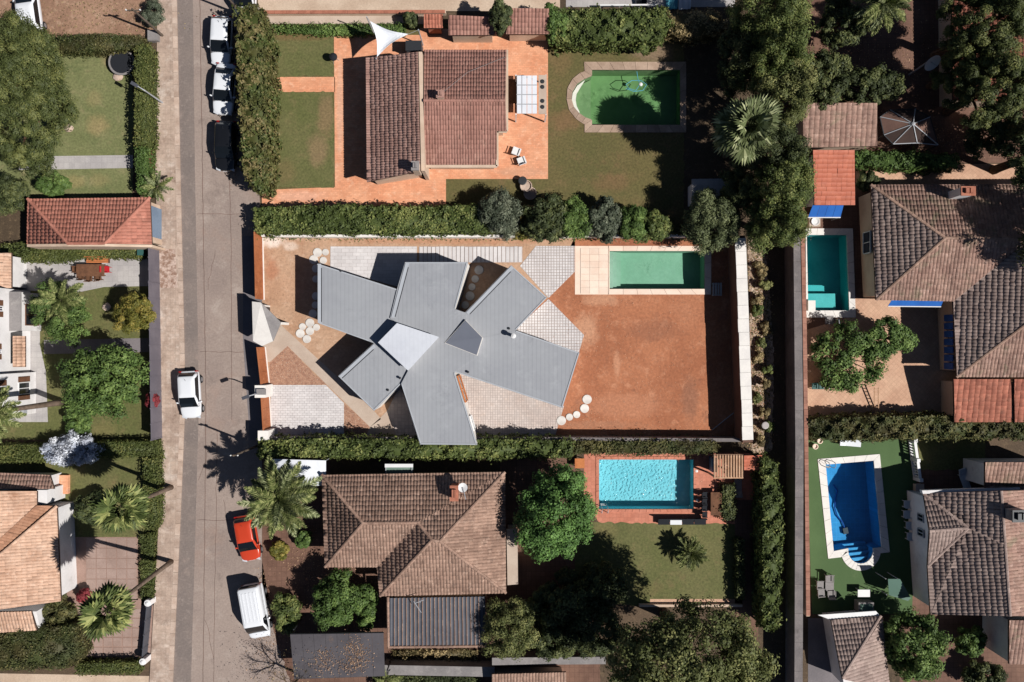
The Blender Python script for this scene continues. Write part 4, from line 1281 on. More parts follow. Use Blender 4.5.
def edge_strip(p, q, f, off, wid, m, nm, hh=.03, par=None):
    """strip of roof trim along the roof edge p-q, off px inside it"""
    a, c = Vector((p[0], p[1])), Vector((q[0], q[1])); e = (c - a).normalized(); nn = Vector((-e.y, e.x)) 
    A = [a + nn * off, c + nn * off, c + nn * (off + wid), a + nn * (off + wid)]
    P = [W(v.x, v.y, f(v.x, v.y)) for v in A]
    b = MB(); b.prism(P, [v.z + .002 for v in P], [v.z + hh for v in P]); return b.build(nm, m, par or h)
for p, q, w in (((317.6, 323), (317.6, 263.8), 'west'), ((391, 317), (405.5, 262.4), 'north'), ((466, 312.3), (511, 265.6), 'north_east'), ((338.6, 376), (373.4, 344.2), 'south_west')):
    f = wing_h[w]
    edge_strip(p, q, f, .3, 3.2, 'roof_flashing', 'gutter_lining', .05)
    edge_strip((p[0] + (q[0] - p[0]) * .02, p[1] + (q[1] - p[1]) * .02), (p[0] + (q[0] - p[0]) * .93, p[1] + (q[1] - p[1]) * .93), f, 3.6, .8, 'dark_gap', 'gutter', .012)
for p, q, w in (((317.6, 263.6), (397, 289.1), 'west'), ((368, 341), (319.2, 323.5), 'west'), ((405, 262.1), (467.8, 262.1), 'north'), ((511, 265.2), (546.8, 297.5), 'north_east'), ((546.8, 297.6), (516, 330), 'north_east'),
                ((516, 330.6), (579.4, 352.6), 'south_east'), ((579.4, 352.7), (562.3, 407.6), 'south_east'), ((562, 407.6), (455, 372), 'south_east'), ((454.6, 372.6), (477, 444.6), 'south'), ((477, 444.6), (420.4, 444.2), 'south'),
                ((420.2, 444), (401.3, 384.4), 'south'), ((400.8, 384), (374, 410.6), 'south_west'), ((374, 410.6), (338.4, 376.2), 'south_west'), ((467.6, 262.3), (455.2, 308.6), 'north')):
    edge_strip(p, q, wing_h[w], .2, .9, 'roof_flashing', 'edge_trim', .045)
# raised pale box and the tilted dark roof monitor
top = [(397, 323, 4.35), (439, 337, 4.3), (408, 370.6, 4.15), (378, 342.5, 4.25)]
P = [W(*p) for p in top]
b = MB(); b.prism(P, [p.z - .05 for p in P], [p.z for p in P]); box_roof = b.build('raised_roof', 'roof_zinc_lit', h)  # paler grey: the brighter light on the sunward tilt is put into the colour
b = MB(); b.prism(offset_poly(P, .06), 3.0, [p.z - .052 for p in P]); b.build('raised_wall', 'white_wall', h)
mon = [(465.5, 319.7, 3.62), (482.7, 337.5, 4.25), (477, 355.7, 4.2), (444.5, 343, 3.42)]
P = [W(*p) for p in mon]
b = MB(); b.prism(P, 3.1, [p.z for p in P]); b.build('monitor_wall', 'white_wall', h)
b = MB(); b.prism(offset_poly(P, .04), [p.z + .004 for p in P], [p.z + .03 for p in P]); b.build('monitor_roof', 'roof_zinc_shaded', h)  # darker grey paints in the shade of the slope tilted from the sun
# windows and doors in the notches
def wall_window(a, b_, z0, z1, out, fm='white_paint'):
    A, B = W(*a, 0), W(*b_, 0); return window_on(h, A, B, z0, z1, out, fm)
k = 1 - 3.3 / CAM_H
def foot(x, y): return (512 + (x - 512) * k, 341 + (y - 341) * k)
A, B = foot(467, 264), foot(464.5, 273); n_ = Vector((.96, -.27)); wall_window((A[0] - .9, A[1]), (B[0] - .9, B[1]), .3, 2.9, n_)
A, B = foot(457.5, 376), foot(466, 403); n_ = Vector((.955, .297)); wall_window((A[0] - .9, A[1] + .3), (B[0] - .9, B[1] + .3), .05, 2.6, n_, 'orange_wood')
A, B = foot(470, 417), foot(474.5, 432); wall_window((A[0] - .9, A[1] + .3), (B[0] - .9, B[1] + .3), .9, 2.3, n_)
# roof fittings
f = wing_h['south_east']
c = W(513.5, 336, f(513, 336)); b = MB(); b.lathe(c, [(.13, 0), (.13, .75), (.2, .78), (.2, .95), (.04, 1.02)], 12); b.build('flue', 'white_paint', h)
for x, y, w in ((388, 390, 'south_west'), (400, 378, 'south'), (468, 372, 'south'), (341, 270.8, 'west'), (509, 328.5, 'north_east')):
    c = W(x, y, wing_h[w](x, y)); b = MB(); b.lathe(c, [(.1, 0), (.1, .1), (.05, .13)], 10); b.build('roof_outlet', 'dark_metal', h)

# ------------------------------------------------------------------ boundary of the middle plot
def wall_line(name, label, px, wid, hh, m, cat='wall', cap=None, cap_m=None, cap_len=1.2, cap_over=.04, z0=-.05, cap_h=.06, jag=0.):
    """free-standing wall along px (at ground level), with separate coping slabs"""
    t = thing(name, label, cat, W(*px[0]))
    pts = [W(x, y) for x, y in px]
    b = MB()
    for a, c in zip(pts, pts[1:]):
        e = (c - a).normalized(); sd = Vector((-e.y, e.x, 0)) * wid / 2
        b.prism([a - sd - e * wid * .25, c - sd + e * wid * .25, c + sd + e * wid * .25, a + sd - e * wid * .25], z0, hh)
    b.build('wall_body', m, t)
    if cap_m:
        for a, c in zip(pts, pts[1:]):
            L = (c - a).length; e = (c - a) / L; sd = Vector((-e.y, e.x, 0)) * (wid / 2 + cap_over); n = max(1, round(L / cap_len))
            for i in range(n):
                p, q = a + e * (L * i / n + .008), a + e * (L * (i + 1) / n - .008)
                j = R.uniform(-jag, jag)
                s = MB(); s.prism([p - sd * (1 + j), q - sd * (1 + j), q + sd, p + sd], hh + .002, hh + cap_h + R.uniform(-.004, .004)); s.t = [R.random()] * len(s.t)
                s.build('coping_slab', cap_m, t)
    return t

def unlean(px, hh):
    k = 1 - hh / CAM_H
    return [(512 + (x - 512) * k, 341 + (y - 341) * k) for x, y in px]

wall_line('garden_wall', 'thick bright white wall closing the red earth yard on the right', unlean([(740.5, 238), (748, 440)], 2.5), .8, 2.45, 'wall_brown_shade', cap_m='white_coping', cap_len=1.1, cap_over=.03, jag=.06)  # dark brown body carries the shade of the face turned from the sun
wall_line('garden_wall', 'low white wall at the foot of the hedge above the grey house', unlean([(262, 235.5), (500, 236), (690, 235.5)], .9), .2, .9, 'white_wall')
wall_line('garden_wall', 'grey wall in shade along the lower side of the middle plot', unlean([(270, 438.5), (560, 439), (744, 440)], 1.5), .2, 1.5, 'alley_concrete', cap_m='alley_concrete', cap_len=2.)
# rusty fences: panel behind a white plinth
def rust_fence(label, x0, y0, x1, y1, hh, n):
    t = thing('rusty_fence', label, 'fence', W(x0, y0))
    a, c = W(x0, y0), W(x1, y1); L = (c - a).length; e = (c - a) / L; sd = Vector((-e.y, e.x, 0))
    for i in range(n):
        p, q = a + e * (L * i / n + .006), a + e * (L * (i + 1) / n - .006)
        s = MB(); s.prism([p - sd * .03, q - sd * .03, q + sd * .03, p + sd * .03], .05, hh); s.build('panel', 'corten', t)
    s = MB(); s.prism([a - sd * .05, c - sd * .05, c + sd * .05, a + sd * .05], hh + .001, hh + .04); s.build('top_rail', 'corten', t)
    s = MB(); s.prism([a - sd * .12 + e * .0, c - sd * .12, c + sd * .12, a + sd * .12], -.05, .048); s.build('plinth', 'white_wall', t)
    return t
rust_fence('long rusty steel fence panel above the white canopy', 262, 235, 263.4, 300, 1.95, 5)
rust_fence('short rusty steel gate between the canopy and the white pillar', 264.5, 347, 268.5, 383, 1.95, 3)
rust_fence('rusty steel gate at the pale driveway', 268.8, 396, 270.8, 429, 1.95, 3)
t = thing('gate_pillar', 'white pillar with a grey meter box between the two rusty gates', 'pillar', W(268, 390))
b = MB(); p = W(268.5, 390); b.box(p.x - .5, p.y - .5, 0, p.x + .35, p.y + .5, 2.0); b.build('pillar_body', 'white_wall', t)
b = MB(); b.box(p.x - .3, p.y - .25, 2.002, p.x + .42, p.y + .22, 2.22); b.build('meter_box', 'grey_concrete', t)
t = thing('gate_pillar', 'plain white pillar at the lower end of the rusty gate beside the palm', 'pillar', W(271, 434))
b = MB(); p = W(271.5, 433); b.box(p.x - .5, p.y - .42, 0, p.x + .35, p.y + .42, 2.0); b.build('pillar_body', 'white_wall', t)
# canopy over the entrance
t = thing('entrance_canopy', 'white folded canopy over the street entrance of the grey house', 'canopy', W(268, 325))
P = [W(252, 301.5, 2.5), W(261, 302.5, 2.72), W(273, 341, 2.6), W(262, 346, 2.5), W(253, 341, 2.42)]
Q = [W(261, 302.5, 2.72), W(281, 322.5, 2.25), W(273, 341, 2.6)]
for pl, nm, m in ((P, 'roof_plate', 'white_wall'), (Q, 'folded_plate', 'grey_concrete')):  # folded plate in grey: shade of the turned facet put into its colour
    b = MB(); b.prism(pl, [q.z - .14 for q in pl], [q.z for q in pl]); b.build(nm, m, t)
for x, y in ((256, 305), (256, 338), (276, 323)):
    p = W(*foot(x, y)); b = MB(); b.box(p.x - .1, p.y - .1, 0, p.x + .1, p.y + .1, 2.2); b.build('post', 'white_wall', t)
p = W(*foot(257, 322)); b = MB(); b.box(p.x - .04, p.y - 1.3, .05, p.x + .04, p.y + 1.3, 2.1); b.build('gate_leaf', 'dark_metal', t)

# ------------------------------------------------------------------ houses
# brown roofed house at the top
h = thing('brown_house', 'house with dark brown tiled roof beside a lower reddish roof and a shade sail', 'house', W(430, 110))
RB = 2.9
ridge_z = 3.6
L_sl = [[(366, 58, RB), (418, 52, ridge_z), (420.5, 171, ridge_z), (367, 182, RB)]]
r1 = roof_on(h, L_sl, 'tile_brown', pitch=.2, course=.37)
Rt = [[(424, 50, 2.8), (506.5, 50, 2.8), (505.5, 100.5, 3.75), (424, 100.5, 3.75)],
      [(424, 100.5, 3.75), (505.5, 100.5, 3.75), (506.5, 131, 3.17), (424, 131, 3.17)],
      [(424, 131, 3.17), (496.8, 131, 3.17), (496.8, 166, 2.5), (424, 166, 2.5)]]
r2 = roof_on(h, Rt, 'tile_rust', pitch=.22, course=.37, lines=[((424, 100.5, 3.75), (505.5, 100.5, 3.75))])
b = MB()
P = [W(367, 58, RB), W(418.6, 52, ridge_z), W(421, 171, ridge_z), W(368, 182, RB)]
b.prism(offset_poly(P, .3), -.05, [RB - .17, ridge_z - .4, ridge_z - .4, RB - .17] if False else RB - .17)
b.build('wall', 'cream_wall', h)
a, c = W(418.4, 52, ridge_z), W(421, 171, ridge_z)
b = MB(); b.prism([(a.x + .02, a.y), (a.x + .3, a.y), (c.x + .3, c.y), (c.x + .02, c.y)], -.05, ridge_z + .06); b.build('ridge_wall', 'cream_wall', h)
b = MB(); b.prism(offset_poly([W(424, 50, 2.6), W(506.5, 50, 2.6), W(506.5, 131, 2.6), W(497, 131, 2.6), W(497, 166, 2.6), W(424, 166, 2.6)], .3), -.05, 2.35); b.build('wall', 'cream_wall', h)
for pts in ([(506.9, 50), (506.9, 131.4), (497.2, 131.4), (497.2, 166.4), (424, 166.4)],):
    b = MB()
    for p, q in zip(pts, pts[1:]): b.bar(W(*p, 2.62), W(*q, 2.62), .22, .1)
    b.build('gutter', 'cream_wall', h)
def chimney(house, x, y, hz, sx, sy, m, tall=.9, cap='brick_red', base=1.0):
    c = W(x, y, hz); b = MB(); b.box(c.x - sx / 2, c.y - sy / 2, hz - base, c.x + sx / 2, c.y + sy / 2, hz + tall)
    ch = b.build('chimney', m, house)
    b = MB(); b.box(c.x - sx / 2 - .06, c.y - sy / 2 - .06, hz + tall + .001, c.x + sx / 2 + .06, c.y + sy / 2 + .06, hz + tall + .1)
    b.box(c.x - sx * .3, c.y - sy * .3, hz + tall + .1, c.x - sx * .05, c.y + sy * .3, hz + tall + .32); b.box(c.x + sx * .05, c.y - sy * .3, hz + tall + .1, c.x + sx * .3, c.y + sy * .3, hz + tall + .32)
    b.build('chimney_cap', cap, ch)
    return ch
chimney(h, 441, 97, 3.7, .5, .5, 'cream_wall', .75, 'tile_brown')
chimney(h, 417, 169, 3.6, .5, .6, 'cream_wall', 1.1, 'grey_concrete')
b = MB(); b.tube([W(437, 97, 4.6), W(468, 72, 3.5), W(505, 57, 3.0)], .014, 5); b.build('cable', 'grey_concrete', h)

# outbuildings along the top
def outbuilding(label, slopes, tile_m, eave_px, eave, wall_m='cream_wall', lines=(), name='outbuilding', cat='outbuilding', pitch=.25, course=.38, inset=.25, flat=False):
    x = sum(p[0] for p in eave_px) / len(eave_px); y = sum(p[1] for p in eave_px) / len(eave_px)
    t = thing(name, label, cat, W(x, y))
    roof_on(t, slopes, tile_m, lines, pitch=pitch, course=course, flat=flat)
    walls(t, eave_px, eave, wall_m, inset)
    return t
t = outbuilding('small tiled shed with a dark tree over its corner at the top', [[(448.5, 15, 2.9), (495, 17, 2.9), (495, 35, 2.3), (448.5, 35, 2.3)]], 'tile_rust', rect(448.5, 15, 495, 35), 2.3, pitch=.28)
outbuilding('reddish tiled shed between the dark tree and the hedge at the top', [[(510, 8, 2.9), (549, 8.5, 2.9), (550, 34, 2.2), (506, 34, 2.2)]], 'tile_rust', [(510, 8), (549, 8), (550, 34), (506, 34)], 2.2, pitch=.28)
outbuilding('tiny orange barbecue hut with two stepped roofs at the top', [[(424, 14, 2.2), (443, 14, 2.2), (443, 28, 1.9), (424, 28, 1.9)]], 'tile_red_old', rect(424, 14, 443, 28), 1.9, wall_m='brick_red')
wall_line('boundary_wall', 'low wall with red coping along the top lane', unlean([(262, 12), (445, 11.5)], .6), .2, .55, 'cream_wall', cap_m='brick_red', cap_len=1.)

# garage on the left
h = thing('garage', 'garage with hipped orange tiled roof and pale blue door on the street', 'garage', W(100, 222))
Lg, Hg = 2.5, 3.4
roof_on(h, [[(28, 199, Lg), (150, 197.5, Lg), (105, 243.5, Hg), (68, 243.5, Hg)], [(28, 199, Lg), (68, 243.5, Hg), (27, 244, Lg)], [(150, 197.5, Lg), (152, 244.5, Lg), (105, 243.5, Hg)]], 'tile_orange',
        lines=[((28, 199, Lg), (68, 243.5, Hg)), ((150, 197.5, Lg), (105, 243.5, Hg)), ((68, 243.3, Hg), (105, 243.3, Hg))], pitch=.27)
walls(h, [(28, 199), (150, 197.5), (152, 244.5), (27, 244)], Lg, 'cream_wall', .25)
A, B, C = W(27, 244, Lg), W(152, 244.5, Lg), None
b = MB(); a, c = W(68, 243.6, Hg), W(105, 243.6, Hg)
b.add([(A.x, A.y - .02, 0), (B.x, B.y - .02, 0), (B.x, B.y - .02, Lg), (c.x, c.y - .02, Hg), (a.x, a.y - .02, Hg), (A.x, A.y - .02, Lg),
       (A.x, A.y - .22, 0), (B.x, B.y - .22, 0), (B.x, B.y - .22, Lg), (c.x, c.y - .22, Hg), (a.x, a.y - .22, Hg), (A.x, A.y - .22, Lg)],
      [(0, 5, 4, 3, 2, 1), (6, 7, 8, 9, 10, 11)] + [(i, (i + 1) % 6, (i + 1) % 6 + 6, i + 6) for i in range(6)]); b.build('gable_wall', 'cream_wall', h)
p = W(151, 222, Lg); b = MB()
for i in range(5):
    b.box(p.x - .255, p.y - 1.3, .1 + i * .42, p.x - .2, p.y + 1.4, .5 + i * .42)
b.build('garage_door', 'blue_door', h)

# white two storey house on the left edge
h = thing('white_house', 'two storey white house with dark shutters at the left edge', 'house', W(-20, 350))
fx = W(36, 350).x; fx2 = W(28, 320).x
y0, y1, y2 = W(0, 291).y, W(0, 372).y, W(0, 413).y
b = MB(); b.box(fx - 9, y2, -.05, fx, y1, 6.2); b.build('wall', 'render_white', h)
b = MB(); b.box(fx - 9, y1 - .001, -.05, fx2 + .2, y0, 6.0); b.build('wall', 'render_white', h)
b = MB(); b.box(fx2 + .2, W(0, 331).y, -.05, fx2 + 1.1, W(0, 294).y, 2.7); b.build('porch', 'render_white', h)
b = MB(); b.box(fx2 + .201, W(0, 331).y - .02, 2.702, fx2 + 1.14, W(0, 294).y + .02, 2.8); b.build('porch_top', 'grey_concrete', h)
roof_on(h, [[(11.5, 253, 2.7), (11.5, 288, 2.7), (-60, 288, 4.0), (-60, 253, 4.0)]], 'tile_peach')
b = MB(); p = W(11, 254, 2.7); q = W(11, 287, 2.7); b.box(p.x - 6, q.y + .1, -.05, p.x - .4, p.y - .1, 2.55); b.build('wall', 'render_white', h)
roof_on(h, [[(12.5, 336, 3.4), (25, 336, 2.7), (25, 367, 2.7), (12.5, 367, 3.4)]], 'tile_peach')
for (ya, yb, z0, z1, xx) in ((376, 398, .9, 2.4, fx), (378, 396, 3.9, 5.2, fx), (303, 318, 3.6, 5.0, fx2 + .2), (344, 358, 3.8, 5.0, fx2 + .2)):
    window_on(h, (xx, W(0, yb - 5).y), (xx, W(0, ya + 5).y), z0, z1, (1, 0), shutters='brown_wood')
window_on(h, (fx2 + 1.1, W(0, 326).y), (fx2 + 1.1, W(0, 305).y), .4, 2.2, (1, 0), fm='brown_wood')
b = MB(); b.box(fx, W(0, 412).y, 1.6, fx + .25, W(0, 412).y + .6, 2.1); b.build('wall_unit', 'light_metal', h)

# peach roofed house, bottom left
h = thing('peach_house', 'house with peach tiled roofs and white walls at the lower left', 'house', W(20, 560))
A_ = [(37, 491, 3.1), (37, 505, 3.1), (-20, 556, 4.2), (-20, 491, 4.2)]
B_ = [(57, 506, 2.75), (-20, 572, 3.9), (-20, 556, 4.2), (37, 505, 3.1)]
C_ = [(57, 506, 2.9), (61, 601, 2.9), (-20, 612, 4.1), (-20, 572, 4.1)]
roof_on(h, [A_, C_], 'tile_peach', lines=[((57, 506, 2.9), (-20, 572, 4.15))])
roof_on(h, [B_], 'tile_peach_shaded')  # darker copy of the peach tile paints in this slope's shade
b = MB(); b.prism(offset_poly(P2([(-20, 492), (37, 492), (37, 505), (57, 506), (61, 601), (-20, 612)], 2.9), .28), -.05, 2.75); b.build('wall', 'render_white', h)
b = MB(); p, q = W(37, 490, 2.6), W(47, 504, 2.6); b.box(p.x, q.y, -.05, q.x, p.y, 2.6); b.build('chimney_block', 'render_white', h)
b = MB(); p, q = W(-20, 477, 2.2), W(46, 490, 2.2); b.box(p.x, q.y, -.05, q.x, p.y, 1.95); b.build('lean_to', 'render_white', h)
roof_on(h, [[(-20, 472, 2.2), (50, 475, 2.2), (54, 489, 2.6), (-20, 489, 2.6)]], 'tile_mossy')
roof_on(h, [[(-10, 612, 2.9), (31, 611, 2.9), (37, 630, 2.4), (-10, 633, 2.4)]], 'tile_peach')
b = MB(); b.prism(offset_poly(P2([(-10, 611), (36, 611), (40, 630), (-10, 632)], 2.4), .1), -.05, 2.22); b.build('wall', 'render_white', h)
b = MB(); p, q = W(52, 477, 1.2), W(62, 496, 1.2); b.box(p.x, q.y, -.05, q.x, p.y, .35); b.build('step_block', 'terracotta', h)
xx = W(57, 506, 2.9).x - .28
for ya, yb in ((548, 562), (580, 594)):
    window_on(h, (xx, W(0, yb - 8).y), (xx, W(0, ya - 8).y), .9, 2.2, (1, 0))

# hipped roof house, bottom middle
h = thing('hipped_house', 'house with weathered brown hipped roofs below the grey house', 'house', W(415, 535))
e, r_, R_ = 2.9, 4.05, 4.5
sl = [[(322, 475, e), (505, 472, e), (418, 522.6, r_), (363, 523, r_)], [(505, 472, e), (440, 541, R_), (432, 540, R_), (418, 522.6, r_)],
      [(322, 475, e), (363, 523, r_), (325, 567, e)], [(363, 523, r_), (418, 522.6, r_), (377, 567, e), (325, 567, e)],
      [(418, 522.6, r_), (432, 540, R_), (380, 596, e), (377, 567, e)], [(505, 472, e), (506, 593, e), (440, 541, R_)],
      [(440, 541, R_), (506, 593, e), (380, 596, e), (432, 540, R_)]]
roof_on(h, sl, 'tile_old', pitch=.25, course=.38, lines=[((322, 475, e), (363, 523, r_)), ((363, 523, r_), (325, 567, e)), ((363, 523, r_), (418, 522.6, r_)), ((418, 522.6, r_), (432, 540, R_)),
        ((432, 540, R_), (380, 596, e)), ((432, 540, R_), (440, 541, R_)), ((440, 541, R_), (505, 472, e)), ((440, 541, R_), (506, 593, e))])
walls(h, [(322, 475), (505, 472), (506, 593), (380, 596), (377, 567), (325, 567)], e, 'cream_wall', .4)
chimney(h, 455, 491, 3.6, .55, 1.1, 'brick_red', .9)
c = W(463, 487, 4.3)
b = MB(); b.tube([(c.x, c.y, 3.2), (c.x, c.y, 4.6), (c.x + .25, c.y - .9, 4.7)], .03, 6); an = b.build('aerial', 'light_metal', h)
b = MB(); b.lathe((c.x, c.y, 4.4), [(.05, 0), (.25, .06), (.36, .16), (.37, .17), (.05, .08)], 14); b.build('dish', 'white_paint', an)
# corrugated lean-to with clay border
P = [W(389, 598, 2.85), W(485, 596.5, 2.85), W(486, 645, 2.3), W(389, 646, 2.3)]
b = MB(); nn, u_, v_ = plane_of(P); N = 96
for i in range(N):
    s0, s1 = i / N, (i + 1) / N; z0_, z1_ = (.035 if i % 4 in (1, 2) else 0.), (.035 if (i + 1) % 4 in (1, 2) else 0.)
    a, bq = P[0].lerp(P[1], s0) + nn * z0_, P[0].lerp(P[1], s1) + nn * z1_; c, d = P[3].lerp(P[2], s1) + nn * z1_, P[3].lerp(P[2], s0) + nn * z0_
    b.add([a, bq, c, d], [(3, 2, 1, 0)])
sh = b.build('corrugated_roof', 'sheet_dark', h)
b = MB(); b.prism(P, [p.z - .15 for p in P], [p.z - .012 for p in P]); b.build('roof_deck', 'roof_deck', sh)
caps([(W(388, 597, 2.9), W(388.5, 647, 2.32)), (W(388.5, 647, 2.32), W(486.5, 646, 2.32)), (W(486.5, 646, 2.32), W(486, 634, 2.5))], 'tile_old', sh, .1)
for i in range(22):
    a, c = P[0].lerp(P[1], (i * 4 + 5.5) / N), P[3].lerp(P[2], (i * 4 + 5.5) / N); b = MB(); b.bar(a + nn * .045, c + nn * .045, .05, .03); b.build('batten', 'tile_old', sh)
c = W(421, 600, 3.3); b = MB(); b.tube([(c.x, c.y, 2.6), (c.x, c.y, 3.9)], .03, 6); b.bar((c.x - .5, c.y + .1, 3.9), (c.x + .1, c.y - .8, 3.9), .04, .04); b.bar((c.x - .45, c.y - .1, 3.86), (c.x + .3, c.y + .2, 3.86), .04, .04); b.build('aerial', 'light_metal', h)
b = MB(); b.prism(offset_poly(P, .3), -.05, 2.1); b.build('lean_to_wall', 'cream_wall', h)
b = MB(); b.prism([(p.x, p.y) for p in P2([(506.5, 529), (517.5, 529), (518, 584), (507.5, 585)], 2.2)], 2.1, 2.25); b.build('flat_porch_roof', 'beige_concrete', h)
b = MB(); p = W(512, 557, 2.2); b.box(p.x - .35, p.y - 2.1, -.05, p.x + .3, p.y + 2.1, 2.098); b.build('porch_wall', 'cream_wall', h)
t = thing('awning_box', 'small white and green window awning at the edge of the hipped roof', 'awning', W(399, 468, 0))
P = [W(385, 465.5, 2.5), W(413, 465.5, 2.5), W(413, 473, 2.2), W(385, 473, 2.2)]
b = MB(); b.prism(P, [p.z - .1 for p in P], [p.z for p in P]); b.build('cloth', 'green_awning', t)
b = MB(); b.bar(W(385, 465.5, 2.56), W(413, 465.5, 2.56), .28, .16); b.build('cassette', 'white_paint', t)
for x in (386, 412):
    b = MB(); b.bar(W(x, 465.5, 2.5), W(x, 473, 2.2), .05, .22); b.build('arm', 'light_metal', t)
t = thing('carport', 'dark grey sheet roofed carport beside the bare tree', 'carport', W(338, 655))
P = [W(290, 634.5, 2.5), W(383.5, 633, 2.6), W(385, 676, 2.5), W(294, 679, 2.4)]
for i in range(8):
    s0, s1 = i / 8 + .0012, (i + 1) / 8 - .0012
    Q = [P[0].lerp(P[1], s0), P[0].lerp(P[1], s1), P[3].lerp(P[2], s1), P[3].lerp(P[2], s0)]
    b = MB(); b.prism(Q, [q.z - .05 for q in Q], [q.z for q in Q]); b.build('roof_sheet', 'carport_sheet', t)
for q in P:
    c = q * 1.0; b = MB(); b.tube([(c.x * .985, c.y * .985, 0), (c.x * .985, c.y * .985, 2.4)], .06, 8); b.build('post', 'dark_metal', t)
for q in range(3):
    s = q / 2; a, c = P[0].lerp(P[3], s), P[1].lerp(P[2], s); b = MB(); b.bar(a - Vector((0, 0, .12)), c - Vector((0, 0, .12)), .08, .12); b.build('beam', 'dark_metal', t)

# low house in the upper right corner, under the pines
h = thing('low_house', 'low house with a reddish roof under the pines in the upper right corner', 'house', W(990, 20))
roof_on(h, [[(951, -60, 2.3), (1090, -60, 2.9), (1090, 104, 2.9), (953, 100, 2.3)]], 'tile_red_old', pitch=.3)
walls(h, [(951, -60), (1090, -60), (1090, 104), (953, 100)], 2.3, 'cream_wall', .15)

# tiled house on the right
h = thing('tiled_house', 'large house with greyish brown hipped roofs and blue shutters on the right', 'house', W(980, 280))
e, g = 3.2, 4.4
sl = [[(871, 185, e), (945, 238, g), (876, 300, e)], [(871, 185, e), (1100, 184, e), (1030, 238, g), (945, 238, g)], [(945, 238, g), (1030, 238, g), (953.5, 301.3, e), (876, 300, e)],
      [(953.5, 301.3, e), (1060, 214, 4.7), (1050, 306, 4.7), (956.5, 377, e)], [(956.5, 377, e), (1050, 306, 4.7), (1110, 306, 4.7), (1110, 377, e)]]
roof_on(h, sl[:1] + sl[3:4], 'tile_grey', pitch=.27, course=.42)
roof_on(h, sl[1:3] + sl[4:], 'tile_mossy', pitch=.27, course=.42, lines=[((871, 185, e), (945, 238, g)), ((945, 238, g), (876, 300, e)), ((945, 238, g), (1030, 238, g)), ((956.5, 377, e), (1050, 306, 4.7))], cap_m='tile_old')
walls(h, [(871, 185), (1090, 184), (1090, 376), (957, 376), (954, 301), (876, 300)], e, 'cream_wall', .4)
chimney(h, 959, 194, 4.1, 1.0, .6, 'render_white', 1.2)
for i in range(7):
    xx = W(953.5, 0, 3.2).x + .4; yy = W(0, 318 + i * 8, 2.).y
    b = MB(); b.box(xx - .07, yy - .27, 1.2, xx - .005, yy + .27, 2.5); b.build('shutter', 'blue_paint', h)
p = W(871.5, 240, e); window_on(h, (p.x + .4, p.y - .9), (p.x + .4, p.y + .9), .9, 2.2, (-1, 0))
outb = outbuilding('low annex with weathered red tiles below the greyish brown roof', [[(953.5, 379, 3.0), (1010.5, 379, 3.0), (1011.5, 422, 2.4), (954.5, 422, 2.4)], [(1014, 379, 3.15), (1060, 379, 3.15), (1060, 422, 2.5), (1014.5, 422, 2.5)]], 'tile_red_old', rect(954, 379, 1060, 422), 2.4, wall_m='cream_wall', pitch=.45, course=.33, name='annex')
t = thing('blue_awning', 'long blue awning under the eave of the greyish brown roof', 'awning', W(915, 303))
P = [W(893, 298.5, 2.75), W(944, 299, 2.75), W(941, 306.5, 2.45), W(888, 306, 2.45)]
b = MB(); b.prism(P, [p.z - .05 for p in P], [p.z for p in P]); b.build('cloth', 'blue_fabric', t)
for x in (893, 916, 940):
    b = MB(); b.bar(W(x, 298.5, 2.66), W(x - 3, 306, 2.37), .04, .04); b.build('arm', 'light_metal', t)
b = MB(); b.bar(W(888, 306.3, 2.45), W(941, 306.8, 2.45), .07, .07); b.build('front_bar', 'white_paint', t)
outbuilding('long shed with mossy brown tiles beside the polygonal gazebo', [[(803, 103, 2.9), (877, 103, 2.9), (877, 146, 2.3), (803, 147.5, 2.3)]], 'tile_mossy', rect(803, 103, 877, 147), 2.3, pitch=.42, course=.36)
outbuilding('narrow shed with bright orange flat tiles above the teal pool', [[(813, 150, 2.9), (854.5, 150, 2.9), (855, 205, 2.35), (814.5, 205, 2.35)]], 'tile_flat_orange', rect(813.5, 150, 855, 205), 2.35, wall_m='render_white', pitch=.4, course=.36, flat=True)
t = thing('blue_awning', 'blue awning on the end of the orange tiled shed by the teal pool', 'awning', W(825, 212))
P = [W(813, 204.5, 2.2), W(844, 204.5, 2.2), W(840.5, 217.5, 1.85), W(808, 217.5, 1.85)]
for i in range(4):
    Q = [P[0].lerp(P[1], i / 4 + .004), P[0].lerp(P[1], (i + 1) / 4 - .004), P[3].lerp(P[2], (i + 1) / 4 - .004), P[3].lerp(P[2], i / 4 + .004)]
    b = MB(); b.prism(Q, [p.z - .04 for p in Q], [p.z for p in Q]); b.build('cloth', 'blue_fabric', t)
b = MB(); b.bar(P[3] - Vector((0, 0, .02)), P[2] - Vector((0, 0, .02)), .07, .09); b.build('front_bar', 'white_paint', t)
for q in (P[2], P[3]):
    b = MB(); b.tube([(q.x, q.y + .05, 0), (q.x, q.y + .05, 1.8)], .03, 6); b.build('post', 'light_metal', t)

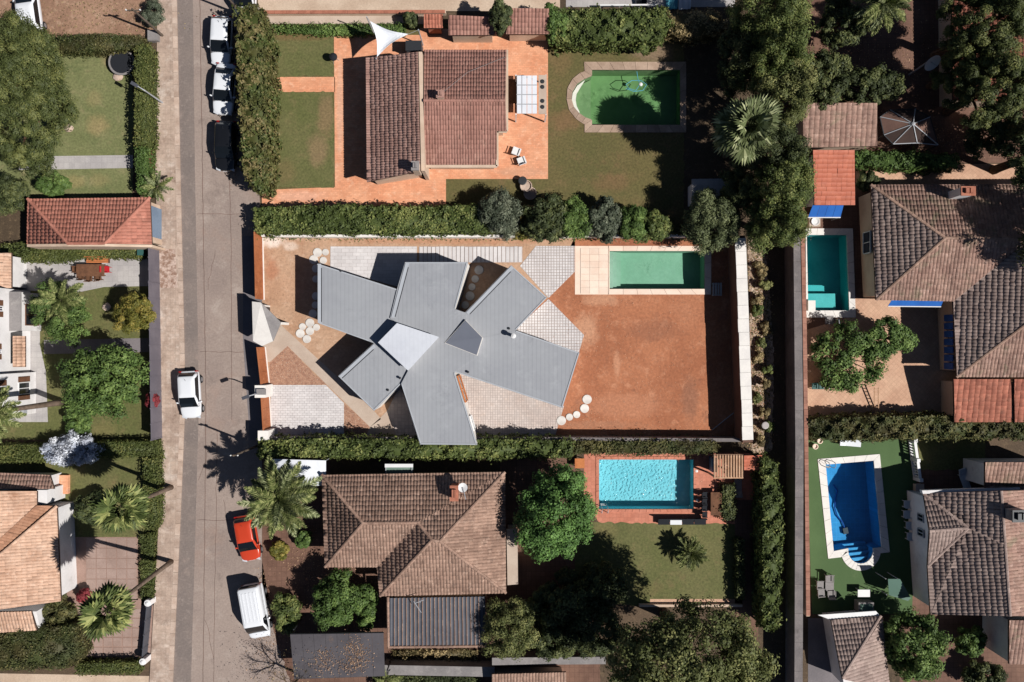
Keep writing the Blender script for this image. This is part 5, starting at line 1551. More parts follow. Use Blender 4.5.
# house at the bottom right
h = thing('gabled_house', 'house with brown tiled roofs and white walls beside the blue pool', 'house', W(975, 560))
e, g, G = 3.4, 4.7, 5.0
roof_on(h, [[(923.5, 494, e), (929.5, 531, g), (968, 528, g)], [(929.5, 531, g), (927.5, 566, e), (968, 528, g)],
            [(923.5, 494, e), (968, 528, g), (927.5, 566, e)][:0] or [(924, 493, e), (1001, 491, G), (1005, 545, G), (968, 528, 4.35)],
            [(968, 528, 4.35), (1005, 545, G), (1010, 616, G), (930.5, 614, e)], [(968, 528, 4.35), (930.5, 614, e), (927.5, 566, e)]], 'tile_grey', pitch=.27, course=.42,
        lines=[((923.5, 494, e), (968, 528, g)), ((929.5, 531, g), (968, 528, g)), ((968, 528, g), (927.5, 566, e)), ((1001, 491, G), (1010, 616, G))])
roof_on(h, [[(1001, 491, G), (1090, 488, 3.8), (1098, 616, 3.8), (1010, 616, G)]], 'tile_mossy', pitch=.27, course=.42)
roof_on(h, [[(985, 462, 4.0), (1060, 462, 4.0), (1060, 489, 3.4), (985, 489, 3.4)], [(1009, 620, 4.6), (1070, 620, 4.6), (1070, 664, 3.8), (1009, 664, 3.8)]], 'tile_mossy', pitch=.3, course=.42)
b = MB(); b.prism(offset_poly(P2([(923.5, 494), (1080, 492), (1085, 614), (930.5, 614), (927.5, 566)], e), .35), -.05, e - .2); b.build('wall', 'render_white', h)
b = MB(); b.prism(offset_poly(P2([(985, 462), (1060, 462), (1060, 489), (985, 489)], e), .2), -.05, e - .2); b.build('wall', 'render_white', h)
b = MB(); b.prism(offset_poly(P2([(1009, 620), (1070, 620), (1070, 664), (1009, 664)], 3.7), .1), -.05, 3.6); b.build('wall', 'render_white', h)
b = MB(); pp = W(924.5, 494, e); qq = W(929.5, 531, g); rr = W(928, 566, e)
b.add([(pp.x + .3, pp.y - .2, e - .25), (qq.x + .2, qq.y, g - .2), (rr.x + .3, rr.y + .2, e - .25), (pp.x + .45, pp.y - .2, e - .25), (qq.x + .35, qq.y, g - .2), (rr.x + .45, rr.y + .2, e - .25)], [(0, 1, 2), (5, 4, 3), (0, 3, 4, 1), (1, 4, 5, 2), (2, 5, 3, 0)])
b.build('gable_wall', 'render_white', h)
P = [W(922, 490.5, 3.6), W(1020, 487.5, 3.6), W(1020, 491, 3.6), W(923, 493.8, 3.6)]
b = MB(); b.prism(P, 3.2, 3.6); b.build('parapet', 'render_white', h)
for yy in (518, 533):
    a = W(926, yy - 4, 2.3); c = W(926.5, yy + 4, 2.3)
    window_on(h, (pp.x + .36, c.y), (pp.x + .36, a.y), 1.7, 2.6, (-1, 0), fm='light_metal')
chimney(h, 1014, 514, 5.3, 1.1, .8, 'grey_concrete', .7, 'dark_metal')
t = outbuilding('pool house with brown pyramid tiles at the bottom right', [[(831, 620, 2.6), (880.5, 616, 2.6), (842, 678, 4.2)], [(882, 618, 2.6), (890, 690, 2.6), (842, 679, 4.2)]], 'tile_grey', [(831, 621), (881, 617), (888, 684), (842, 690)], 2.6, wall_m='render_white',
    lines=[((880.5, 616, 2.6), (842, 678, 4.2))], pitch=.27)
P = [W(818, 615, 2.5), W(876, 611, 2.5), W(880, 616, 2.5), W(831, 620, 2.5)]
b = MB(); b.prism(P, 2.4, 2.5); b.build('eave_slab', 'white_paint', t)

# ------------------------------------------------------------------ walls and fences round the lots
wall_line('alley_wall', 'long grey capped wall on the right side of the alley', unlean([(797.5, 232), (799.5, 440), (798.5, 700)], 2.2), .62, 2.15, 'alley_concrete', cap_m='alley_concrete', cap_len=2.4, cap_over=.02)
wall_line('alley_wall', 'brick topped wall between the alley and the pool gardens', unlean([(802.5, 203), (805, 330), (806.5, 440), (808.5, 616)], 2.3), .26, 2.2, 'cream_wall', cap_m='brick_coping', cap_len=.5, cap_over=.03)
wall_line('boundary_wall', 'thin beige wall running down from the top beside the tall trees', unlean([(794, -40), (797, 70)], 2.0), .22, 2., 'cream_wall')
def sheet_fence(label, x0, y0, x1, y1, hh, n, m='fence_grey', name='metal_fence'):
    t = thing(name, label, 'fence', W(x0, y0)); a, c = W(x0, y0), W(x1, y1); L = (c - a).length; e_ = (c - a) / L; sd = Vector((-e_.y, e_.x, 0))
    for i in range(n):
        p, q = a + e_ * (L * i / n + .01), a + e_ * (L * (i + 1) / n - .01)
        s = MB(); s.prism([p - sd * .03, q - sd * .03, q + sd * .03, p + sd * .03], .04, hh + R.uniform(-.01, .01)); s.build('panel', m, t)
    for i in range(n + 1):
        p = a + e_ * (L * i / n); s = MB(); s.box(p.x - .05, p.y - .05, -.05, p.x + .05, p.y + .05, hh + .05); s.build('post', m, t)
    return t
sheet_fence('grey sheet metal gate beside the rough stony footway', 159.5, 248, 160, 283, 2., 3, name='metal_gate')
sheet_fence('long grey sheet metal fence along the footway by the broad tree', 160, 284, 162.5, 437, 2.05, 10)
sheet_fence('grey sliding gate at the square tiled driveway', 152, 603, 147, 658, 1.0, 4, 'sheet_dark', 'metal_gate')
for x, y, l in ((145, 605, 'round topped white gatepost at the upper end of the driveway gate'), (140, 664, 'round topped white gatepost at the lower end of the driveway gate')):
    c = W(*unlean([(x, y)], 1.6)[0]); t = thing('gatepost', l, 'gatepost', c); b = MB(); b.box(c.x - .22, c.y - .22, -.05, c.x + .22, c.y + .22, 1.1); b.build('shaft', 'render_white', t)
    b = MB(); b.lathe((c.x, c.y, 1.1), [(.28, .002), (.29, .05), (.27, .08), (.14, .1), (.12, .16), (.03, .2)], 14); b.build('finial', 'white_paint', t)
wall_line('garden_wall', 'low pale grey wall below the corrugated lean-to', unlean([(386, 670), (492, 672)], 1.4), .8, 1.4, 'grey_concrete')
wall_line('garden_wall', 'grey wall stepping up beside the shaded trees at the bottom', unlean([(494, 661), (604, 660)], 1.4), .6, 1.5, 'grey_concrete')
wall_line('garden_wall', 'small whitish wall between the lawn and the tall shady trees', unlean([(640, 606), (742, 606)], .4), .2, .35, 'cream_wall')
outbuilding('flat reddish roof strip at the bottom edge', [[(492, 674, 2.4), (566, 672, 2.4), (568, 720, 2.0), (492, 720, 2.0)]], 'tile_old', rect(493, 674, 566, 718), 2.0)

# ------------------------------------------------------------------ pools
def ring_out(inner, d):
    P = offset_poly([(x, y) for x, y in inner], -d)
    return [(p.x, p.y) for p in P]
NO = [(584, 62), (584.5, 71.5), (580, 73), (572.5, 79), (567.5, 88), (566.5, 99), (569, 110), (575.5, 118.5), (581.5, 123), (584.5, 124.5), (584.5, 132.5), (686, 132.5), (686, 62)]
pn = pool('murky green pool with a rounded step end and stone coping', POOL_N, NO, 'basin_green', 'water_green', 'old_coping', 1.5,
          steps=[([(591.5, 77), (585, 80), (577.5, 85), (573, 92), (572, 99), (574.5, 106.5), (579.5, 112.5), (586, 117), (591.5, 119)], .75)], stone=1.1)
s = MB(); s.prism(P2([(585, 79), (577.5, 84.5), (573, 92), (572, 99), (574.5, 106.5), (579, 112), (580, 111), (577, 105), (576, 99), (577, 92), (580, 87)]), -.7, -.3); s.build('upper_step', 'white_coping', pn)
pool('mint green pool with pale stone deck in the middle plot', POOL_M, [(608.5, 246), (711, 246), (711, 294.5), (608.5, 294.5)], 'basin_mint', 'water_mint', 'pool_stone', 1.6,
     steps=[([(609.6, 251.2), (613.5, 251.2), (613.5, 288.8), (609.6, 288.8)], .3), ([(613.5, 251.2), (617.5, 251.2), (617.5, 288.8), (613.5, 288.8)], .6), ([(617.5, 251.2), (622, 251.2), (622, 288.8), (617.5, 288.8)], .9)], stone=1.2)
deck = sheet('pool_deck', 'pool_stone', [(575, 246), (608.4, 246), (608.4, 294.5), (575, 294.5)], 5, 'pale stone deck at the left end of the mint pool', 'deck')
for i in range(3):
    for j in range(7):
        x0, y0 = 580.5 + i * 9.2, 248.3 + j * 6.5
        if x0 + 9 > 608.6: continue
        a, c = W(x0, y0 + 6.3), W(x0 + 9.0, y0); s = MB(); s.box(a.x, a.y, .021, c.x, c.y, .055 + R.uniform(-.004, .004)); s.t = [R.random()] * 6; s.build('deck_tile', 'pool_stone', deck)
pool('teal rectangular pool with white coping beside the alley wall', POOL_T, [(805.5, 228.5), (852.5, 228.5), (855.5, 317.5), (806, 317.5)], 'basin_teal', 'water_teal', 'white_coping', 1.6,
     steps=[([(809, 293), (839, 293), (839.5, 310), (809, 310)], .8)], stone=.9)
BO = [(817.5, 459), (879.5, 454), (889.5, 552)] + [(860.5 + 20 * math.cos(math.radians(a)), 550 + 20.6 * math.sin(math.radians(a))) for a in range(-8, 189, 14)] + [(828, 558.5)]
BO[3] = (880.5, 553); BO[-2] = (841, 557)
pool('deep blue pool with white coping and a rounded step end on artificial turf', POOL_B, BO, 'basin_blue', 'water_blue', 'white_coping', 1.7,
     steps=[([(848, 548), (872, 545.5), (873, 548.7), (849, 551)], 1.2), ([(849, 551.2), (873, 549), (872.5, 552.5), (850, 555)], .9), ([(850, 555.2), (872, 552.8), (869.5, 557), (852, 559)], .6), ([(852.5, 559.2), (869, 557.3), (865, 561.5), (856, 562.5)], .3)], stone=1.)
CO = ring_out(POOL_C, 3.0)
pool('bright turquoise pool with rippled water on terracotta tiles', POOL_C, CO, 'basin_cyan', 'water_cyan', 'terracotta_pool', 1.3, stone=.6)

# things in and by the pools
t = thing('pool_hose', 'pale blue cleaner hose curled in the murky green pool', 'hose', W(637, 85))
pts = [W(637, 71), W(638, 78), W(640, 84), W(636, 90), W(629, 88), W(626, 84), W(632, 80), W(641, 80), W(647, 84), W(643, 90), W(634, 91), W(626, 88)]
b = MB(); b.tube([(p.x, p.y, -.12) for p in pts], .03, 6); b.build('tube', 'blue_hose', t)
c = W(641, 84); b = MB(); b.lathe((c.x, c.y, -.16), [(.1, 0), (.16, .04), (.14, .14), (.04, .18)], 12); b.build('floater', 'white_paint', t)
t = thing('pool_hose', 'dark cleaner hose curving on the floor of the blue pool', 'hose', W(846, 505))
pts = [W(841, 488), W(845, 494), W(843, 502), W(842, 511), W(845, 520), W(850, 526), W(853, 534)]
b = MB(); b.tube([(p.x, p.y, -1.55) for p in pts], .06, 7); b.build('tube', 'blue_paint', t)
c = W(853, 535); b = MB(); b.obox((c.x, c.y, -1.55), (.2, .05, 0), (-.05, .25, 0), (0, 0, .12)); b.build('cleaner', 'dark_metal', t)
def ladder(label, x, y, d):
    p = W(x, y); t = thing('pool_ladder', label, 'ladder', (p.x, p.y, .06)); d = Vector(d).to_3d() if len(d) == 2 else Vector(d); sd = Vector((-d.y, d.x, 0)) * .25
    for s in (-1, 1):
        b = MB(); b.tube([sd * s - d * .25, sd * s - d * .2 + Vector((0, 0, .6)), sd * s + d * .05 + Vector((0, 0, .75)), sd * s + d * .25 + Vector((0, 0, .5)), sd * s + d * .28 + Vector((0, 0, -.9))], .03, 6); b.build('rail', 'light_metal', t, local=True)
    for z in (-.3, -.55, -.8):
        b = MB(); b.bar(sd + d * .28 + Vector((0, 0, z)), -sd + d * .28 + Vector((0, 0, z)), .08, .03); b.build('rung', 'light_metal', t, local=True)
ladder('steel ladder at the lower left corner of the turquoise pool', 604, 509, (0, 1))
ladder('steel ladder in the upper left corner of the blue pool', 829, 464, (0, -1))
t = thing('pool_shower', 'white garden basin beside the blue awning', 'basin', W(812, 222)); c = W(812.5, 222.5)
b = MB(); b.box(c.x - .45, c.y - .4, 0, c.x + .45, c.y + .4, .55); b.build('pedestal', 'beige_concrete', t)
b = MB(); b.lathe((c.x, c.y, .551), [(.3, 0), (.36, .1), (.33, .12), (.2, .05)], 14); b.build('bowl', 'white_paint', t)
t = thing('pool_pump_box', 'white pump box at the lower corner of the teal pool', 'box', W(810, 305)); c = W(809.8, 306)
b = MB(); b.box(c.x - .26, c.y - .4, .06, c.x + .26, c.y + .4, .4); b.build('case', 'white_paint', t)
b = MB(); b.box(c.x - .3, c.y - .44, .402, c.x + .3, c.y + .44, .46); b.build('lid', 'white_coping', t)
t = thing('garden_shower', 'garden shower post below the teal pool', 'shower', W(829, 321)); c = W(829, 320)
b = MB(); b.tube([(c.x, c.y, 0), (c.x, c.y, 2.0), (c.x, c.y - .35, 2.1)], .035, 7); b.build('pipe', 'light_metal', t)
b = MB(); b.box(c.x - .35, c.y - .35, .0, c.x + .35, c.y + .35, .08); b.build('tray', 'grey_concrete', t)

# ------------------------------------------------------------------ furniture
def lounger(label, x, y, rz, m='white_fabric', fm='light_metal', name='sun_lounger'):
    p = W(x, y); t = thing(name, label, 'lounger', p, math.radians(rz), None)
    b = MB(); b.box(-.3, -.95, .26, .3, .35, .33); b.build('seat', m, t, local=True)
    b = MB(); b.obox((0, .62, .46), (.3, 0, 0), (0, .3, .15), (0, -.02, .035)); b.build('backrest', m, t, local=True)
    for sx, sy in ((-1, -1), (1, -1), (-1, 1), (1, 1)):
        b = MB(); b.box(sx * .26 - .025, sy * .6 - .025 - .2, 0, sx * .26 + .025, sy * .6 + .025 - .2, .258); b.build('leg', fm, t, local=True)
def chair(label, x, y, rz, m='white_paint', z=0., name='garden_chair', s=1.):
    p = W(x, y); t = thing(name, label, 'chair', (p.x, p.y, z), math.radians(rz))
    b = MB(); b.box(-.25 * s, -.25 * s, .4, .25 * s, .25 * s, .45); b.build('seat', m, t, local=True)
    b = MB(); b.obox((0, .27 * s, .66), (.25 * s, 0, 0), (0, .02, 0), (0, .05, .2)); b.build('backrest', m, t, local=True)
    for sx in (-1, 1):
        for sy in (-1, 1):
            b = MB(); b.box(sx * .21 * s - .02, sy * .21 * s - .02, 0, sx * .21 * s + .02, sy * .21 * s + .02, .398); b.build('leg', m, t, local=True)
        b = MB(); b.box(sx * .25 * s - .03, -.22 * s, .6, sx * .25 * s + .03, .24 * s, .64); b.build('armrest', m, t, local=True)
    return t
def table(label, x, y, rz, lx, ly, m, fm, hz=.74, name='garden_table', round_=False):
    p = W(x, y); t = thing(name, label, 'table', p, math.radians(rz))
    b = MB()
    if round_: b.lathe((0, 0, hz - .04), [(lx / 2, 0), (lx / 2, .04)], 22)
    else: b.box(-lx / 2, -ly / 2, hz - .04, lx / 2, ly / 2, hz)
    b.build('top', m, t, local=True)
    for sx in (-1, 1):
        for sy in (-1, 1):
            b = MB(); b.box(sx * lx * .38 - .03, sy * ly * .38 - .03, 0, sx * lx * .38 + .03, sy * ly * .38 + .03, hz - .042); b.build('leg', fm, t, local=True)
    return t
chair('white garden chair on terracotta, the upper of two by the brown house', 516.5, 152.5, 160, s=1.25)
chair('white garden chair on terracotta, the lower of two by the brown house', 521.5, 162, 200, s=1.25)
# white pergola by the brown house
t = thing('pergola', 'white slatted pergola roof with a panelled end beside the brown house', 'pergola', W(530, 95))
z = 2.3
for i in range(4):
    P = [W(517 + i * 5.1, 75.5, z), W(521.6 + i * 5.1, 75.5, z), W(521.6 + i * 5.1, 113.5, z), W(517 + i * 5.1, 113.5, z)]
    b = MB(); b.prism(P, z - .05, z); b.build('roof_panel', 'white_fabric', t)
for i in range(3):
    b = MB(); y = 85 + i * 9.6; b.bar(W(516.5, y, z + .035), W(537, y, z + .035), .06, .06); b.build('cross_bar', 'light_metal', t)
P = [W(538.6, 75, z), W(546.5, 75, z), W(546.5, 114, z), W(538.6, 114, z)]
b = MB(); b.prism(P, z - .05, z + .01); b.build('end_panel', 'beige_concrete', t)
for y in (81.5, 87, 101, 107):
    c = W(542.4, y, z + .011); b = MB(); b.lathe(c, [(.17, 0), (.17, .04), (.1, .05)], 10); b.build('vent', 'dark_metal', t)
for x, y in ((516, 75), (546, 75), (516, 114), (546, 114)):
    p = W(*unlean([(x, y)], z)[0]); b = MB(); b.box(p.x - .05, p.y - .05, 0, p.x + .05, p.y + .05, z - .06); b.build('post', 'white_paint', t)
table('dark dining table under the edge of the white pergola', 512, 94, 0, 1.0, 2., 'brown_wood', 'dark_metal')
# shade sail
t = thing('shade_sail', 'white triangular shade sail stretched over the corner of the brown house', 'shade sail', W(384, 40))
A, B, C = W(370, 21, 3.6), W(408.5, 34, 3.2), W(377, 57, 3.1)
b = MB(); N = 10; idx = {}
cen = (A + B + C) / 3
for i in range(N + 1):
    for j in range(N + 1 - i):
        u, v = i / N, j / N; w = 1 - u - v
        p = A * w + B * u + C * v
        pull = 1 - .24 * (4 * max(w * u, u * v, w * v)) * (1 - 3 * min(u, v, w))
        p = cen + (p - cen) * pull; p.z -= .25 * (27 * u * v * w)
        idx[i, j] = len(b.v); b.v.append(tuple(p))
for i in range(N):
    for j in range(N - i):
        b.f.append((idx[i, j], idx[i + 1, j], idx[i, j + 1])); b.t.append(.5)
        if j < N - i - 1: b.f.append((idx[i + 1, j], idx[i + 1, j + 1], idx[i, j + 1])); b.t.append(.5)
o = b.build('cloth', 'white_fabric', t); sm = o.modifiers.new('thick', 'SOLIDIFY'); sm.thickness = .02
for q, ext in ((A, (-.5, .6)), (B, (1.6, .6)), (C, (-.1, -.3))):
    f_ = Vector((q.x + ext[0] * .5, q.y + ext[1] * .5, 0)); b = MB(); b.tube([f_, Vector((f_.x, f_.y, q.z + .1))], .05, 7); b.build('mast', 'light_metal', t)
    b = MB(); b.tube([Vector((f_.x, f_.y, q.z + .05)), q], .012, 5); b.build('rope', 'light_metal', t)
t = thing('air_unit', 'dark grey box unit behind the brown roof below the shade sail', 'unit', W(413, 46)); a, c = W(406, 50, 1.6), W(421, 41, 1.6)
b = MB(); b.box(a.x, a.y, 0, c.x, c.y, 1.5); b.build('case', 'sheet_dark', t)
b = MB(); b.box(a.x - .04, a.y - .04, 1.502, c.x + .04, c.y + .04, 1.6); b.build('lid', 'dark_metal', t)
t = thing('kettle_grill', 'black kettle barbecue at the edge of the small lawn', 'barbecue', W(335.5, 60)); c = W(335.5, 60.5)
b = MB(); b.lathe((c.x, c.y, .55), [(.06, 0), (.28, .12), (.34, .28), (.3, .42), (.12, .52), (.03, .54)], 16); b.build('bowl', 'black_fabric', t)
for k in range(3):
    a = 2.1 * k; b = MB(); b.tube([(c.x + .32 * math.cos(a), c.y + .32 * math.sin(a), 0), (c.x + .15 * math.cos(a), c.y + .15 * math.sin(a), .62)], .015, 5); b.build('leg', 'light_metal', t)
# trampoline, rocks, urns
t = thing('trampoline', 'round black trampoline at the top of the pine lawn', 'trampoline', W(121.5, 62)); c = W(121.5, 62); hz = .7; c = W(121.5, 62, hz)
b = MB(); b.lathe((c.x, c.y, hz - .02), [(.95, 0), (.95, .02)], 26); b.build('mat', 'black_fabric', t)
b = MB(); n = 26
for k in range(n):
    a0, a1 = 2 * math.pi * k / n, 2 * math.pi * (k + 1) / n
    for r0, r1, z_ in ((.93, 1.1, hz + .02),):
        b.add([(c.x + r0 * math.cos(a0), c.y + r0 * math.sin(a0), z_), (c.x + r1 * math.cos(a0), c.y + r1 * math.sin(a0), z_ - .02), (c.x + r1 * math.cos(a1), c.y + r1 * math.sin(a1), z_ - .02), (c.x + r0 * math.cos(a1), c.y + r0 * math.sin(a1), z_)], [(0, 1, 2, 3)])
b.build('edge_pad', 'grey_concrete', t)
for k in range(6):
    a = k * math.pi / 3; b = MB(); b.tube([(c.x + 1.05 * math.cos(a), c.y + 1.05 * math.sin(a), 0), (c.x + 1.05 * math.cos(a), c.y + 1.05 * math.sin(a), hz - .02)], .03, 6); b.build('leg', 'light_metal', t)
def boulder(label, x, y, r, m='kerb_stone', name='boulder'):
    p = W(x, y); b = MB(); n = 9
    prof = [(.75, -.05), (1., .15), (.9, .4), (.55, .6), (.15, .66)]
    for rr, zz in prof:
        for k in range(n):
            a = 2 * math.pi * k / n; q = rr * r * R.uniform(.8, 1.15); b.v.append((p.x + q * math.cos(a), p.y + q * math.sin(a), zz * r))
    for i in range(len(prof) - 1):
        for k in range(n): b.f.append((i * n + k, i * n + (k + 1) % n, (i + 1) * n + (k + 1) % n, (i + 1) * n + k)); b.t.append(.5)
    b.f.append(tuple((len(prof) - 1) * n + k for k in range(n))); b.t.append(.5)
    tag(b.build(name, m), label, 'rock')
boulder('pale rock just below the trampoline', 118.5, 77, .4)
boulder('pale rock on the lawn beside the big pine', 69, 128, .38)
boulder('pale rock near the yellowish small tree', 107, 307, .35, 'pool_stone')
boulder('small pale rock at the edge of the dry lawn by the hedge', 561, 45, .22, 'white_coping')
t = thing('stone_planter', 'stone planter made of stacked round drums by the garden hedge', 'planter', W(528, 190))
for (x, y, r, hh) in ((526, 187, .5, .5), (530, 194, .55, .35)):
    c = W(x, y); b = MB(); b.lathe((c.x, c.y, 0), [(r * .8, 0), (r, hh), (r * .86, hh), (r * .8, hh - .12)], 16); b.build('drum', 'kerb_stone', t)
b = MB(); c = W(522.5, 182); b.lathe((c.x, c.y, 0), [(.3, 0), (.36, .6), (.3, .62)], 14); tag(b.build('plant_pot', 'dark_metal'), 'dark pot standing above the stone planter', 'pot')
# garden table with bench and red chair on the left patio
table('dark garden table with an orange bench behind it on the grey patio', 95, 271, 0, 2.3, 1.0, 'brown_wood', 'brown_wood')
t = thing('garden_bench', 'orange wooden bench beside the dark garden table', 'bench', W(100, 261.5)); c = W(100, 261)
for i in range(3):
    b = MB(); b.box(c.x - .9, c.y - .2 + i * .14, .42, c.x + .9, c.y - .08 + i * .14, .46); b.build('slat', 'orange_wood', t)
b = MB(); b.box(c.x - .9, c.y + .24, .55, c.x + .9, c.y + .28, .85); b.build('backrest', 'orange_wood', t)
for sx in (-.8, .8):
    b = MB(); b.box(c.x + sx - .04, c.y - .18, 0, c.x + sx + .04, c.y + .24, .418); b.build('leg', 'brown_wood', t)
chair('red garden chair at the right end of the dark garden table', 109, 270, 90, 'red_plastic')
for i, (x, y, a) in enumerate(((84, 277, 180), (92, 278.5, 175), (101, 278, 190), (78, 270, -90))):
    chair(['dark chair at the lower left corner of the garden table', 'dark chair below the middle of the garden table', 'dark chair at the lower right of the garden table', 'dark chair at the left end of the garden table'][i], x, y, a, 'brown_wood')
# canopy tent by the palm
t = thing('canopy_tent', 'white fabric canopy beside the big palm under the hedge', 'canopy', W(299, 472))
b = MB(); N = 8
for i in range(N + 1):
    for j in range(2):
        s = i / N; p = W(272 + 54 * s, (459 + 1.5 * s if j == 0 else 487 - 1.5 * s), 2.4 + .25 * math.sin(math.pi * s)); b.v.append(tuple(p))
for i in range(N): b.f.append((2 * i, 2 * i + 1, 2 * i + 3, 2 * i + 2)); b.t.append(.5)
o = b.build('cloth', 'white_fabric', t); o.modifiers.new('thick', 'SOLIDIFY').thickness = .03
for x, y in ((273, 460), (325, 461), (273, 486), (325, 485)):
    p = W(*unlean([(x, y)], 2.4)[0]); b = MB(); b.tube([(p.x, p.y, 0), (p.x, p.y, 2.38)], .04, 7); b.build('post', 'light_metal', t)
# white shed roof beside the round tree
t = thing('pump_house', 'small flat roofed hut with pale speckled top behind the round tree', 'hut', W(712, 186))
P = [W(692, 179, 2.4), W(730, 178.5, 2.4), (W(730, 204, 2.4)), W(692, 204, 2.4)]
b = MB(); b.prism(P, 2.25, 2.4); b.build('roof', 'grey_paver', t); b = MB(); b.prism(offset_poly(P, .2), -.05, 2.248); b.build('wall', 'render_white', t)
# wooden pergola and terrace furniture by the turquoise pool
t = thing('wood_pergola', 'pale wooden slatted pergola at the corner by the turquoise pool', 'pergola', W(728, 466)); z = 2.2
for i in range(11):
    x = 714.6 + i * 2.75; b = MB(); b.bar(W(x, 455.2, z), W(x, 477.5, z), .12, .12); b.t = [R.random()] * 6; b.build('slat', 'pale_wood', t)
for y in (455, 477.6):
    b = MB(); b.bar(W(713.5, y, z - .13), W(743, y, z - .13), .12, .14); b.build('beam', 'pale_wood', t)
for x, y in ((715, 456), (742, 456), (715, 477), (742, 477)):
    p = W(*unlean([(x, y)], z)[0]); b = MB(); b.box(p.x - .06, p.y - .06, 0, p.x + .06, p.y + .06, z - .2); b.build('post', 'pale_wood', t)
b = MB(); a, c = W(709, 470), W(713, 456); b.box(a.x, a.y, 0, c.x, c.y, 1.1); tag(b.build('towel_cabinet', 'blue_door'), 'pale blue cabinet at the left of the wooden pergola', 'cabinet')
outbuilding('little red and white tiled lean-to right of the wooden pergola', [[(744, 455.5, 2.3), (762, 455, 2.3), (762, 470, 2.0), (744, 470, 2.0)]], 'tile_flat_orange', rect(744, 455, 762, 470), 2.0, pitch=.4, course=.3, flat=True)
table('long dark dining table beside the turquoise pool', 714, 502, 0, .9, 1.9, 'brown_wood', 'dark_metal')
for i in range(4):
    chair('dark chair at the long table by the turquoise pool, %s' % ['topmost', 'second from the top', 'third from the top', 'lowest'][i], 703.5, 493.5 + i * 6.6, 90, 'black_fabric', s=.85)
t = thing('iron_bench', 'dark frame bench with white cushion below the turquoise pool', 'bench', W(680, 520))
for i in range(4):
    b = MB(); c = W(663 + i * 12, 520.5); b.box(c.x - .48, c.y - .25, .36, c.x + .48, c.y + .25, .44); b.build('seat', 'white_fabric' if i == 1 else 'black_fabric', t)
b = MB(); a, c = W(657, 518), W(705, 517); b.box(a.x, a.y, .45, c.x, c.y, .8); b.build('backrest', 'black_fabric', t)
for x in (659, 703):
    for y in (519, 523):
        p = W(x, y); b = MB(); b.box(p.x - .03, p.y - .03, 0, p.x + .03, p.y + .03, .358); b.build('leg', 'dark_metal', t)
for x, y, l in ((696.5, 471, 'white pool light on terracotta right of the turquoise pool, upper'), (697, 500, 'white pool light on terracotta right of the turquoise pool, lower')):
    p = W(x, y); b = MB(); b.lathe((p.x, p.y, .01), [(.12, 0), (.12, .05), (.06, .07)], 12); tag(b.build('pool_light', 'white_paint'), l, 'light')
p = W(579, 462)
table('small brown table at the upper left of the turquoise pool', 579, 462, 0, .8, .8, 'orange_wood', 'brown_wood')
lounger('dark lounger in shade below the wooden pergola', 737, 485, 180, 'grey_concrete')
# right side furniture
def frame_gazebo():
    t = thing('gazebo', 'polygonal gazebo with brown cloth panels and a bare metal frame', 'gazebo', W(908, 130)); z0, z1 = 2.3, 3.1
    ring = [(880, 117), (890, 110), (915, 109), (930, 117), (938, 145), (917, 143), (893, 144), (884, 135)]
    ap = W(913, 124, z1); P = [W(x, y, z0) for x, y in ring]
    for i in range(8):
        a, c = P[i], P[(i + 1) % 8]
        if True:
            nn = (c - a).cross(ap - a).normalized(); nn = nn if nn.z > 0 else -nn
            mid = ap
            b = MB(); q = [a, c, mid]; b.add([v for v in q] + [v - nn * .02 for v in q], [(0, 1, 2), (5, 4, 3), (0, 3, 4, 1), (1, 4, 5, 2), (2, 5, 3, 0)]); b.build('cloth', 'gazebo_cloth' if i in (0, 3, 7) else 'gazebo_dark', t)
        b = MB(); b.bar(a, c, .06, .06); b.build('edge_bar', 'light_metal' if i in (4, 5) else 'dark_metal', t)
        b = MB(); b.bar(a + Vector((0, 0, .03)), ap + Vector((0, 0, .03)), .06, .06); b.build('rafter', 'light_metal', t)
        b = MB(); b.tube([(a.x, a.y, 0), (a.x, a.y, z0 - .04)], .04, 6); b.build('post', 'dark_metal', t)
    b = MB(); b.lathe(ap, [(.15, 0), (.15, .08), (.05, .14)], 10); b.build('hub', 'light_metal', t)
frame_gazebo()
t = thing('satellite_dish', 'large white satellite dish on a mast in the dark courtyard', 'satellite dish', W(926, 70)); c = W(931, 62, 3.0)
b = MB(); b.tube([(c.x - .25, c.y, 0), (c.x - .25, c.y, 2.9)], .07, 8); b.build('mast', 'light_metal', t)
b = MB(); n = 20; nv = Vector((.25, -.55, .55)).normalized(); a1 = nv.cross(Vector((0, 0, 1))).normalized(); a2 = nv.cross(a1)
for rr, dd in ((.05, 0), (.3, .05), (.55, .15), (.62, .2)):
    for k in range(n): b.v.append(tuple(c + a1 * rr * 1.15 * math.cos(2 * math.pi * k / n) + a2 * rr * math.sin(2 * math.pi * k / n) + nv * dd))
for i in range(3):
    for k in range(n): b.f.append((i * n + k, i * n + (k + 1) % n, (i + 1) * n + (k + 1) % n, (i + 1) * n + k)); b.t.append(.5)
o = b.build('dish', 'white_paint', t); o.modifiers.new('thick', 'SOLIDIFY').thickness = .03
b = MB(); b.tube([c, c + nv * .75], .02, 5); b.build('feed_arm', 'light_metal', t)
for i, x in enumerate((813, 819)):
    chair('green folding chair under the vine, the %s of two by the alley wall' % ('left' if i == 0 else 'right'), x, 386, 0, 'green_plastic')
t = thing('closed_parasol', 'closed white parasol leaning among the chairs under the vine', 'parasol', W(829, 384)); a, c = W(828.5, 378, 1.9), W(830, 388, .3)
b = MB(); b.tube([a, a.lerp(c, .3), a.lerp(c, .8), c], [.03, .12, .2, .1], 10); b.build('cloth', 'white_fabric', t); b = MB(); b.tube([c, Vector((c.x, c.y - .05, 0))], .03, 6); b.build('foot', 'light_metal', t)
